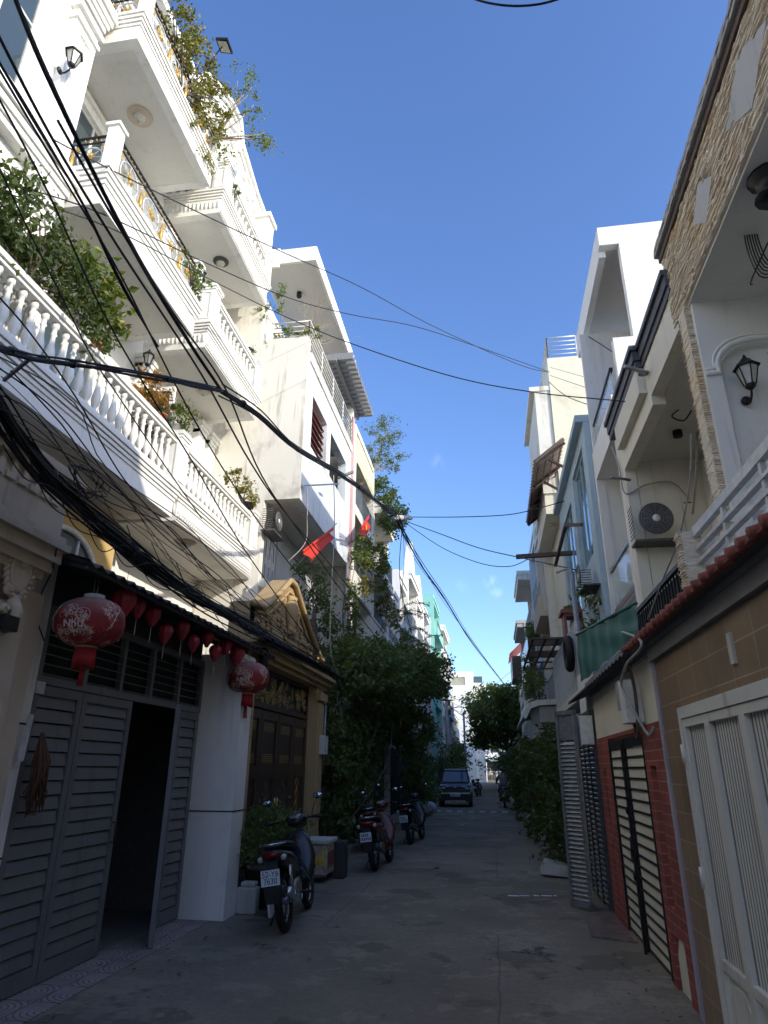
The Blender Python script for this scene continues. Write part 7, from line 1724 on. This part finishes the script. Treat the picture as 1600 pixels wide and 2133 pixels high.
ceiling_rose(Vector((at(425, 812, 'Z', 9.01).x, at(425, 812, 'Z', 9.01).y, 9.015)), .19, 'moulded ceiling lamp under the middle balustrade balcony')
ceiling_rose(Vector((at(385, 1130, 'Z', 5.45).x, at(385, 1130, 'Z', 5.45).y, 5.455)), .19, 'moulded ceiling lamp under the lowest long balcony')
for (px, py, lab) in ((418, 578, 'small dark lantern on the pier of the middle balustrade'), (519, 737, 'small black lantern at the far end of the middle balustrade')):
    p = at(px, py, 'X', -5.03); t = thing('pier_lamp', lab, 'lamp', p); part('base', MB().lathe([(.09, 0), (.09, .03), (.03, .05)], (p.x, p.y, p.z-.06), 8), 'black_metal', t); part('glass', MB().lathe([(.06, .05), (.08, .15)], (p.x, p.y, p.z-.06), 6), 'glass', t); part('cap', MB().lathe([(.12, .15), (.02, .24)], (p.x, p.y, p.z-.06), 4), 'black_metal', t)
c_ = at(672, 1545, 'X', -3.32); t = thing('meter_box', 'white meter box on the pier right of the brown gate', 'meter box', (-3.35, c_.y, 2)); part('box', MB().box(-3.385, -3.24, 13.15, 13.45, 1.95, 2.3), 'pot_white', t, bevel=.01); part('conduit', MB().cyl((-3.33, 13.5, 1.6), (-3.33, 13.5, 2.9), .02, 6), 'steel', t)
t = thing('hanging_lamp', 'black lantern hanging from the ochre cornice above the big lantern', 'lamp', (-3.3, 9.6, 3.0)); p = at(550, 1372, 'X', -3.25)
part('body', MB().lathe([(.02, .2), (.05, .12), (.08, .06), (.06, -.12), (.02, -.18)], p, 6), 'black_metal', t); part('arm', MB().tube([p+Vector((0, 0, .2)), p+Vector((-.1, 0, .26)), p+Vector((-.15, 0, .1))], .01, 5), 'black_metal', t)
mb = MB(); p = at(508, 1500, 'X', -3.36)
vs = []
for k in range(9): mb.box(-3.363, -3.358, 9.17+.02*(k % 2), 9.25+.02*(k % 3), 1.9+k*.09, 1.94+k*.09)
soloW('red_streamer', mb, 'red_paint', 'faded red paper streamer on the ochre pilaster', 'streamer')

bush('porch_plants', 'spiky palms and shrubs growing on top of the grey porch canopy', 'plant', (1.6, 24.5, 3.5), [((1.5, 23.5, 4.3), (.4, .9, .5)), ((1.6, 25.5, 4.6), (.4, .9, .7))], 1300, .16, 'leaf_mid', 91, clump=.3, asp=.28)
bush('balcony_greens', 'leafy pot plants on a far right balcony edge', 'plant', (2.0, 30, 7.2), [((2.0, 30, 7.6), (.3, .8, .5))], 700, .14, 'leaf_mid', 92, clump=.25)
bush('hanging_pots', 'dark hanging pot plants on the slate blue facade', 'plant', (2.0, 35, 6.0), [((2.0, 35, 6.6), (.25, .5, .8))], 500, .15, 'leaf_dark', 93, clump=.25)

c('short arc of thick cable at the very top edge of the sky', [(960, -14, 'Y', 3.0), (1010, 4, 'Y', 3.0), (1070, 12, 'Y', 3.0), (1130, 7, 'Y', 3.0), (1185, -10, 'Y', 3.0)], .008)
# ------------------------------------------------------------------ motorbikes, car, people
def wheel(parent, y, rad=.285, w_=.042, spokes=True, rim='chrome', name='wheel'):
    o = part(name, MB().torus((0, y, rad), rad-w_, w_, 'X', 36, 10), 'rubber', parent); ORG[o] = Vector((0, 0, 0))
    part('rim', MB().torus((0, y, rad), rad-w_*2-.006, .013, 'X', 36, 6), rim, o)
    mb = MB(); mb.cyl((-.05, y, rad), (.05, y, rad), .035, 12)
    if spokes:
        for k in range(18):
            a = k*math.pi/9; s = .03 if k % 2 else -.03; mb.cyl((s, y+.03*math.cos(a), rad+.03*math.sin(a)), (0, y+(rad-w_*2)*math.cos(a+.25), rad+(rad-w_*2)*math.sin(a+.25)), .0025, 4)
    else:
        for k in range(5):
            a = k*1.2566; mb.bar((0, y+.03*math.cos(a), rad+.03*math.sin(a)), (0, y+(rad-w_*2)*math.cos(a), rad+(rad-w_*2)*math.sin(a)), .03, .02, up=(1, 0, 0))
    part('hub', mb, 'alloy', o); return o
def plate(parent, y, z, lines, tilt=.25):
    t_ = part('licence_plate', MB().prism([(-.095, y, z-.07), (.095, y, z-.07), (.095, y+.02, z+.07), (-.095, y+.02, z+.07)], (0, .004, 0)), 'plate_white', parent); ORG[t_] = Vector((0, 0, 0))
    if lines:
        mb = MB()
        for k, tx in enumerate(lines):
            vs, fs = text_mesh(tx, .075); mb.add([(v.x*.95, y-.0035+.02*(.5+(.033-.064*k+v.y)/.14)-.0*v.z, z+.030-.062*k+v.y) for v in vs], fs)
        part('lettering', mb, 'plate_ink', t_)
    else:                                    # too small to read in the photograph: dark strokes only
        mb = MB()
        for k in range(2):
            for i in range(4+k): mb.box(-.07+i*.034, -.052+i*.034, y-.004, y-.001, z+.01-.058*k, z+.052-.058*k)
        part('lettering', mb, 'plate_ink', t_)
    return t_
def motorbike(label, name='motorbike', body='bike_black', lines=None, scooter=False, group='motorbikes parked along the left wall', lean=8):
    t = thing(name, label, 'motorbike', (0, 0, 0), group); k = 1.35 if scooter else 1.15
    wheel(t, 0, .27 if scooter else .285, .05 if scooter else .042, not scooter); wheel(t, 1.22, .27 if scooter else .285, .05 if scooter else .04, not scooter)
    mb = MB(); mb.loft([(0, -.40, .76, .05*k, .03), (0, -.34, .745, .10*k, .055), (0, -.15, .70, .125*k, .085), (0, .12, .64, .12*k, .11), (0, .38, .56, .10*k, .11 if not scooter else .17), (0, .55, .47, .07*k, .07 if not scooter else .12)], 16, 2.6)
    tail = part('tail_fairing', mb, body, t, bevel=0); ORG[tail] = Vector((0, 0, 0))
    part('tail_light', MB().loft([(0, -.425, .755, .04, .02), (0, -.405, .755, .075*k, .034), (0, -.35, .75, .08*k, .038)], 12, 2.6), 'tail_red', tail)
    mb = MB()
    for s in (-1, 1): mb.lathe([(.03, 0), (.028, -.03), (.004, -.04)], (s*.105*k, -.33, .72), 10, 'Y')
    part('indicator', mb, 'lamp_glass', tail)
    mb = MB(); mb.loft([(0, -.33, .825, .07, .02), (0, -.2, .83, .125*k, .035), (0, .08, .80, .135*k, .04), (0, .35, .745, .11, .04), (0, .47, .72, .06, .02)], 16, 2.8); part('seat', mb, 'seat_black', t)
    mb = MB(); mb.tube(spline([(.10, .0, .80), (.12, -.25, .84), (.08, -.42, .85), (0, -.45, .855), (-.08, -.42, .85), (-.12, -.25, .84), (-.10, .0, .80)], 4), .011, 6); part('grab_rail', mb, 'chrome', t)
    mb = MB(); mb.prism([(-.055, -.36, .72), (.055, -.36, .72), (.08, -.47, .46), (-.08, -.47, .46)], (0, .01, 0)); mb.prism([(-.08, -.47, .46), (.08, -.47, .46), (.06, -.46, .33), (-.06, -.46, .33)], (0, .008, 0)); part('rear_fender', mb, 'seat_black', t)
    plate(t, -.485, .56, lines)
    mb = MB()
    for s in (-1, 1): mb.tube([(s*.10, .02, .28), (s*.105, -.02, .46), (s*.10, -.05, .64)], [.016, .026, .02], 8)
    part('rear_shock', mb, 'chrome' if not scooter else 'dark_metal', t)
    mb = MB()
    for s in (-1, 1): mb.bar((s*.085, -.03, .285), (s*.075, .42, .30), .02, .035)
    part('swingarm', mb, 'alloy', t)
    mb = MB(); mb.tube(spline([(.07, .55, .30), (.10, .40, .24), (.125, .15, .25), (.135, .0, .30)], 4), .018, 8); mb.tube([(.135, .05, .285), (.14, -.1, .32), (.145, -.36, .41), (.145, -.38, .415)], [.028, .042, .045, .03], 12); part('exhaust', mb, 'chrome' if not scooter else 'dark_metal', t)
    part('heat_shield', MB().prism([(.182, .02, .29), (.186, -.26, .36), (.186, -.24, .42), (.182, .04, .34)], (.006, 0, 0)), 'chrome', t)
    mb = MB(); mb.loft([(0, .36, .34, .08, .09), (0, .50, .36, .10, .12), (0, .66, .37, .06, .09)], 12, 3); part('engine', mb, 'alloy', t)
    # leg shield and steering head
    mb = MB(); mb.loft([(0, .72, .28, .10*k, .05), (0, .76, .42, .17*k, .06), (0, .84, .60, .19*k, .065), (0, .90, .78, .16, .06), (0, .90, .88, .08, .05)], 16, 2.4, axis='Z'); part('leg_shield', mb, body, t)
    mb = MB(); mb.loft([(0, .55, .46, .055, .06), (0, .66, .50, .05, .05), (0, .80, .66, .05, .06)], 10, 2.4); part('frame_cover', mb, body, t)
    mb = MB()
    for s in (-1, 1): mb.bar((s*.14, .72, .42), (s*.11, .50, .62), .012, .02); mb.bar((s*.15, .74, .36), (s*.12, .45, .52), .012, .03)
    part('trim_stripe', mb, 'alloy', t)
    mb = MB()
    for s in (-1, 1): mb.tube([(s*.075, 1.22, .285), (s*.07, 1.14, .50), (s*.055, .98, .82)], [.02, .022, .022], 8)
    part('front_fork', mb, 'chrome' if not scooter else 'dark_metal', t)
    mb = MB(); vs = []
    for i in range(15):
        a = R(20+i*10); rr = .33
        for x, q in ((-.075, .0), (-.05, .03), (0, .045), (.05, .03), (.075, .0)): vs.append((x, 1.22+(rr+q-.03)*math.cos(a), .285+(rr+q-.03)*math.sin(a)))
    mb.add(vs, [(i*5+j, i*5+j+1, i*5+j+6, i*5+j+5) for i in range(14) for j in range(4)], True); part('front_fender', mb, body, t, fix=False)
    mb = MB(); mb.loft([(0, .86, .98, .06, .04), (0, .93, 1.0, .13, .07), (0, 1.03, .98, .12, .08), (0, 1.10, .95, .07, .06)], 14, 2.4); hd = part('head_cowl', mb, body, t); ORG[hd] = Vector((0, 0, 0))
    part('headlight', MB().lathe([(.06, 0), (.05, .02), (.01, .03)], (0, 1.095, .95), 14, 'Y'), 'lamp_glass', hd)
    part('dial', MB().loft([(0, .84, 1.02, .05, .01), (0, .90, 1.05, .08, .02), (0, .97, 1.05, .06, .02)], 12, 2.4), 'alloy', hd)
    mb = MB(); mb.tube(spline([(-.34, .80, 1.0), (-.22, .88, 1.01), (-.1, .95, 1.0), (0, .96, 1.0), (.1, .95, 1.0), (.22, .88, 1.01), (.34, .80, 1.0)], 4), .012, 6)
    for s in (-1, 1): mb.cyl((s*.24, .87, 1.01), (s*.35, .795, 1.0), .018, 8); mb.tube([(s*.2, .93, 1.0), (s*.33, .88, .985)], .006, 5)
    part('handlebar', mb, 'seat_black', t)
    for s in (-1, 1):
        st = MB().tube(spline([(s*.21, .90, 1.02), (s*.23, .90, 1.10), (s*.30, .86, 1.20)], 4), .006, 5)
        mi = part('mirror', MB().loft([(s*.32, .868, 1.235, .055, .032), (s*.32, .845, 1.235, .062, .038), (s*.32, .838, 1.235, .058, .034)], 18, 2.2).add([], []), 'seat_black', t); ORG[mi] = Vector((0, 0, 0))
        part('mirror_stem', st, 'black_metal', mi)
        part('mirror_glass', MB().loft([(s*.32, .8385, 1.235, .052, .030), (s*.32, .836, 1.235, .052, .030)], 18, 2.2), 'mirror', mi)
    mb = MB(); mb.tube([(-.10, .30, .28), (-.24, .26, .02)], .012, 6); mb.bar((-.26, .25, .012), (-.20, .27, .012), .03, .01); part('side_stand', mb, 'dark_metal', t)
    mb = MB(); mb.cyl((-.2, .62, .26), (.2, .62, .26), .014, 8)
    for s in (-1, 1): mb.cyl((s*.14, .1, .33), (s*.22, .1, .33), .014, 8)
    part('footrest', mb, 'rubber', t)
    if not scooter:
        mb = MB()
        for a_ in ((-.09, 1), (.09, 1)): pass
        mb.tube(spline([(-.11, .06, .33), (-.11, .2, .30), (-.11, .45, .30)], 3), .03, 8); part('chain_case', mb, 'dark_metal', t)
    return t
def place(t, x, y, yaw, lean=0, s=1.0): t.location = (x, y, 0); t.rotation_euler = (0, R(lean), R(yaw)); t.scale = (s, s, s); return t
b1 = motorbike('black underbone motorbike with chrome trim and a readable rear plate, nearest the camera', lines=('52-Y6', '7630'))
place(b1, -2.38, 8.22, 4, -9, 1.08)
b2 = motorbike('dark red scooter parked with its rear to the camera beside the concrete stub', body='bike_red', scooter=True); place(b2, -2.18, 13.0, -3, -7, 1.05)
b3 = motorbike('dark scooter with its plate showing, farthest of the parked motorbikes', body='bike_black', scooter=True); place(b3, -2.08, 17.6, -6, -7, 1.05)
b4 = motorbike('greenish scooter squeezed between the red scooter and the farthest one', body='bike_green', scooter=True); place(b4, -2.75, 15.9, 12, -8, 1.05)
b5 = motorbike('dark motorbike parked inside the unlit yard behind the open gate leaf', body='bike_black'); place(b5, -4.35, 7.15, 60, -6, 1.0)

def car():
    t = thing('parked_car', 'small boxy dark blue car parked facing the camera beside the utility pole', 'car', (0, 0, 0)); H = .80
    mb = MB(); side = [(0, .42), (.02, .88), (.10, .98), (.72, 1.06), (1.15, 1.06), (3.1, 1.06), (3.16, .42)]
    mb.prism([(-H+.03, y, z) for y, z in side], (2*H-.06, 0, 0)); body = part('body', mb, 'car_paint', t, bevel=.05); ORG[body] = Vector((0, 0, 0))
    mb = MB(); vs = [(-.72, .72, 1.05), (.72, .72, 1.05), (.74, 3.08, 1.05), (-.74, 3.08, 1.05), (-.60, 1.10, 1.60), (.60, 1.10, 1.60), (.62, 2.98, 1.60), (-.62, 2.98, 1.60)]
    mb.add(vs, [(0, 3, 2, 1), (4, 5, 6, 7), (0, 1, 5, 4), (1, 2, 6, 5), (2, 3, 7, 6), (3, 0, 4, 7)]); part('cabin', mb, 'car_black', body, bevel=.03)
    part('roof', MB().loft([(0, 1.05, 1.61, .60, .03), (0, 1.3, 1.64, .63, .04), (0, 2.8, 1.64, .64, .04), (0, 3.02, 1.61, .60, .03)], 16, 5), 'car_paint', body)
    mb = MB(); mb.prism([(-.62, .735, 1.09), (.62, .735, 1.09), (.54, 1.085, 1.56), (-.54, 1.085, 1.56)], (0, -.02, .012)); part('windscreen', mb, 'glass_car', body)
    mb = MB(); mb.box(-.74, .74, -.03, .012, .66, .90); g = part('grille', mb, 'car_black', body, bevel=.02)
    mb = MB(); mb.tube([(-.70, -.045, .90), (-.12, -.045, .90)], .016, 6); mb.tube([(.70, -.045, .90), (.12, -.045, .90)], .016, 6); mb.tube([(-.12, -.045, .90), (0, -.045, .86), (.12, -.045, .90)], .016, 6)
    mb.tube([(-.74, -.045, .88), (-.74, -.045, .68), (-.66, -.045, .60), (.66, -.045, .60), (.74, -.045, .68), (.74, -.045, .88)], .020, 6); part('chrome_trim', mb, 'chrome', g)
    for s in (-1, 1): part('headlight', MB().box(min(s*.48, s*.68), max(s*.48, s*.68), -.05, -.028, .80, .86), 'lamp_glass', body)
    mb = MB(); mb.prism([(-H, -.04, .22), (-H, -.06, .56), (-H, .06, .60), (-H, .5, .60), (-H, .5, .24)], (2*H, 0, 0)); part('bumper', mb, 'car_black', body, bevel=.03)
    part('skid_plate', MB().box(-.5, .5, -.07, -.02, .24, .29), 'alloy', body)
    mb = MB()
    for s in (-1, 1): mb.box(min(s*.74, s*.83), max(s*.74, s*.83), .25, 3.05, .30, .62)
    part('wheel_arch', mb, 'car_black', body, bevel=.03)
    for s in (-1, 1):
        for y in (.55, 2.55):
            w_ = part('wheel', MB().lathe([(.30, 0), (.33, .04), (.33, .16), (.30, .20), (.18, .20), (.18, 0)], (s*.72-.1, y, .33), 26, 'X'), 'rubber', t); ORG[w_] = Vector((0, 0, 0)); part('rim', MB().lathe([(.18, .195), (.10, .17), (.02, .19)] if s > 0 else [(.18, .005), (.10, .03), (.02, .01)], (s*.72-.1, y, .33), 18, 'X'), 'alloy', w_)
        part('wing_mirror', MB().loft([(s*.86, .93, 1.12, .07, .07), (s*.88, 1.0, 1.13, .09, .085), (s*.86, 1.06, 1.12, .06, .06)], 10, 3), 'car_black', body)
    pl = part('licence_plate', MB().box(-.23, .23, -.085, -.07, .47, .60), 'plate_white', body); mb = MB()
    for i in range(8): mb.box(-.19+i*.048, -.165+i*.048, -.088, -.0855, .50, .57)
    part('lettering', mb, 'plate_ink', pl)
    part('roof_rail', MB().bar((-.56, 1.2, 1.70), (-.56, 2.9, 1.70), .03, .03).bar((.56, 1.2, 1.70), (.56, 2.9, 1.70), .03, .03), 'car_black', body)
    return t
c_ = car(); c_.location = (-1.93, 34.6, 0); c_.rotation_euler = (0, 0, R(2)); c_.scale = (1.0, 1.0, 1.02)
t = thing('white_car', 'small white car crossing in the sunlight at the far junction', 'car', (1.1, 108, 0))
wb = part('body', MB().prism([(.2, 106.8, .35), (.2, 106.8, .85), (.2, 107.6, .95), (.2, 108.2, 1.4), (.2, 110, 1.4), (.2, 110.6, .9), (.2, 110.8, .35)], (1.6, 0, 0)), 'car_white', t, bevel=.08)
part('windscreen', MB().prism([(.35, 107.62, 1.0), (1.65, 107.62, 1.0), (1.6, 108.15, 1.36), (.4, 108.15, 1.36)], (0, -.02, .01)), 'glass_car', wb)
for x in (.3, 1.7): part('wheel', MB().lathe([(.3, -.1), (.32, 0), (.3, .1)], (x, 107.5, .31), 16, 'X'), 'rubber', t)

def skin_fig(name, joints, bones, mat, parent, sub=2):
    """one continuous surface grown round a stick figure; joints = {key: (x, y, z, radius)}"""
    import bmesh
    keys = list(joints); me = bpy.data.meshes.new(name)
    me.from_pydata([joints[k][:3] for k in keys], [(keys.index(a), keys.index(b)) for a, b in bones], [])
    o = bpy.data.objects.new(name, me); col.objects.link(o); o.parent = parent
    bm = bmesh.new(); bm.from_mesh(me); lay = bm.verts.layers.skin.verify(); bm.verts.ensure_lookup_table()
    for i, k in enumerate(keys):
        r_ = joints[k][3]; bm.verts[i][lay].radius = (r_, r_) if not isinstance(r_, tuple) else r_
        bm.verts[i][lay].use_root = (i == 0)
    bm.to_mesh(me); bm.free(); me.materials.append(MATS[mat])
    o.modifiers.new('skin', 'SKIN').use_smooth_shade = True
    s = o.modifiers.new('subdivision', 'SUBSURF'); s.levels = sub; s.render_levels = sub
    return o
def person(label, pos, yaw, J, shirt, trousers, hair='helmet_dark', helmet=False, group=None):
    t = thing('person', label, 'person', (0, 0, 0), group)
    sides = ('l', 'r'); bones = [('pelvis', 'waist'), ('waist', 'chest'), ('chest', 'neck'), ('neck', 'head'), ('head', 'crown')]
    for s in sides: bones += [('chest', 'sh'+s), ('sh'+s, 'el'+s), ('el'+s, 'wr'+s), ('wr'+s, 'palm'+s), ('pelvis', 'hip'+s), ('hip'+s, 'kn'+s), ('kn'+s, 'an'+s), ('an'+s, 'toe'+s)]
    # five fingers on each hand
    JJ = dict(J)
    for s in sides:
        px_, py_, pz_, _ = J['palm'+s]; wx, wy, wz, _ = J['wr'+s]; d = (Vector((px_, py_, pz_))-Vector((wx, wy, wz))).normalized(); sd = d.cross(Vector((0, 0, 1)) if abs(d.z) < .8 else Vector((0, 1, 0))).normalized()
        for k, (off, L) in enumerate(((-.030, .055), (-.010, .07), (.010, .075), (.028, .065))):
            q = Vector((px_, py_, pz_))+sd*off+d*.015; JJ['f%d%s' % (k, s)] = (*q, .010); e = q+d*L*.6+Vector((0, 0, -.025)); JJ['g%d%s' % (k, s)] = (*e, .007); bones += [('palm'+s, 'f%d%s' % (k, s)), ('f%d%s' % (k, s), 'g%d%s' % (k, s))]
        q = Vector((wx, wy, wz)).lerp(Vector((px_, py_, pz_)), .5)+sd*-.04; JJ['t'+s] = (*q, .011); bones += [('wr'+s, 't'+s)]
    body = skin_fig('body', JJ, bones, 'skin', t)
    S = {k: (*v[:3], v[3]*1.18+.008) for k, v in J.items()}
    sb = [('pelvis', 'waist'), ('waist', 'chest'), ('chest', 'collar')]; sj = {k: S[k] for k in ('pelvis', 'waist', 'chest')}
    n_, c0 = Vector(J['neck'][:3]), Vector(J['chest'][:3]); sj['collar'] = (*c0.lerp(n_, .75), .07)
    for s in sides:
        m_ = Vector(J['el'+s][:3]).lerp(Vector(J['wr'+s][:3]), .8); sj.update({'sh'+s: S['sh'+s], 'el'+s: S['el'+s], 'cu'+s: (*m_, .045)}); sb += [('chest', 'sh'+s), ('sh'+s, 'el'+s), ('el'+s, 'cu'+s)]
    skin_fig('shirt', sj, sb, shirt, t)
    tj = {'pelvis': (*J['pelvis'][:3], J['pelvis'][3]*1.15)}; tb = []
    for s in sides:
        m_ = Vector(J['kn'+s][:3]).lerp(Vector(J['an'+s][:3]), .88); tj.update({'hip'+s: S['hip'+s], 'kn'+s: S['kn'+s], 'hem'+s: (*m_, .06)}); tb += [('pelvis', 'hip'+s), ('hip'+s, 'kn'+s), ('kn'+s, 'hem'+s)]
    skin_fig('trousers', tj, tb, trousers, t)
    h = Vector(J['head'][:3]); c1 = Vector(J['crown'][:3])
    if helmet: part('helmet', MB().lathe([(.125, -.06), (.142, .0), (.138, .06), (.10, .12), (.04, .145), (.002, .15)], (c1.x, c1.y, c1.z-.03), 18), hair, t)
    else: part('hair', MB().lathe([(.085, -.05), (.098, .0), (.092, .05), (.06, .09), (.002, .11)], (c1.x, c1.y-.015, c1.z-.01), 14), hair, t)
    mb = MB(); f = h+Vector((0, .085, .03))
    for s in (-1, 1): mb.lathe([(.001, 0), (.012, .004), (.001, .01)], (f.x+s*.032, f.y, f.z), 8, 'Y')
    part('eyes', mb, 'plate_ink', t); part('nose', MB().loft([(f.x, f.y-.01, f.z-.03, .014, .02), (f.x, f.y+.022, f.z-.04, .01, .01)], 8), 'skin', t)
    part('mouth', MB().box(f.x-.022, f.x+.022, f.y-.004, f.y+.003, f.z-.078, f.z-.070), 'red_paint', t)
    for s in sides:
        a = Vector(J['an'+s][:3]); b = Vector(J['toe'+s][:3]); d = (b-a); part('shoe', MB().loft([(a.x, a.y-.06, b.z, .035, .035), (a.x, a.y, b.z+.01, .048, .05), (b.x, b.y, b.z, .05, .035), (b.x, b.y+.06, b.z-.005, .03, .02)], 12), 'seat_black', t)
    t.location = pos; t.rotation_euler = (0, 0, R(yaw)); return t
# rider seen from behind, feet on the footrests, hands on the grips
bk = motorbike('black scooter being ridden away from the camera in the middle distance', name='motorbike', body='bike_black', scooter=True, group=None); place(bk, .40, 34.6, -1, 0, 1.05)
RJ = {'pelvis': (0, .02, .93, .15), 'waist': (0, .05, 1.10, .135), 'chest': (0, .10, 1.34, .155), 'neck': (0, .13, 1.53, .055), 'head': (0, .15, 1.63, .085), 'crown': (0, .15, 1.72, .085)}
for s, g in (('l', -1), ('r', 1)):
    RJ.update({'sh'+s: (g*.20, .11, 1.43, .062), 'el'+s: (g*.33, .36, 1.20, .045), 'wr'+s: (g*.345, .72, 1.09, .032), 'palm'+s: (g*.34, .80, 1.065, .030), 'hip'+s: (g*.11, .06, .90, .10), 'kn'+s: (g*.23, .50, .78, .065), 'an'+s: (g*.20, .52, .37, .045), 'toe'+s: (g*.21, .66, .31, .035)})
person('motorbike rider in a loose grey shirt and dark helmet, seen from behind', (.40, 34.6, .0), -1, RJ, 'shirt_grey', 'trousers_grey', 'helmet_dark', True)
def stand(g0=.0):
    J = {'pelvis': (0, 0, .95, .13), 'waist': (0, 0, 1.1, .115), 'chest': (0, .01, 1.32, .13), 'neck': (0, .01, 1.49, .05), 'head': (0, .02, 1.58, .08), 'crown': (0, .02, 1.66, .08)}
    for s, g in (('l', -1), ('r', 1)): J.update({'sh'+s: (g*.18, 0, 1.41, .055), 'el'+s: (g*.24, .02+g*g0*.3, 1.13, .042), 'wr'+s: (g*.25, .10+g*g0, .90, .03), 'palm'+s: (g*.25, .12+g*g0, .83, .028), 'hip'+s: (g*.09, 0, .90, .09), 'kn'+s: (g*.10, .04-g*g0, .50, .06), 'an'+s: (g*.10, -g*g0*1.6, .09, .042), 'toe'+s: (g*.11, .14-g*g0*1.6, .035, .032)})
    return J
person('person in a pale pink top walking in the far sunlight, left of a pair', (-.55, 104, 0), 170, stand(.1), 'shirt_pale', 'trousers_grey', group=None)
person('person in dark clothes walking in the far sunlight, right of a pair', (.05, 104.6, 0), 175, stand(-.1), 'trousers_grey', 'trousers_grey', group=None)
bf = copy_tree(b3); bf['label'] = 'far motorbikes parked by the dark shrubs just beyond the car'; place(bf, -1.2, 48, -8, -7, 1.05)
bf['label'] = 'far motorbike parked by the shrubs just beyond the car'
# litter on the road
r = random.Random(19)
for i, (px, py) in enumerate(((983, 1704), (962, 1720), (908, 1810))):
    p = at(px, py, 'Z', 0); soloW('litter', MB().prism([(p.x-.05, p.y-.06, .012), (p.x+.06, p.y-.02, .02), (p.x+.04, p.y+.08, .03), (p.x-.03, p.y+.05, .012)], (0, 0, .004)), 'paper' if i < 2 else 'black_metal', ['crumpled white paper scrap in the middle of the road', 'pale scrap beside the puddle streak on the road', 'tiny dark scrap on the near asphalt'][i], 'litter')
# unseen upper storey added behind the stone house to shade the facades opposite
th = R1
part('unseen_storey', MB().box(4.3, 9, -8, 2.6, 7.1, 10.9), 'white', th)
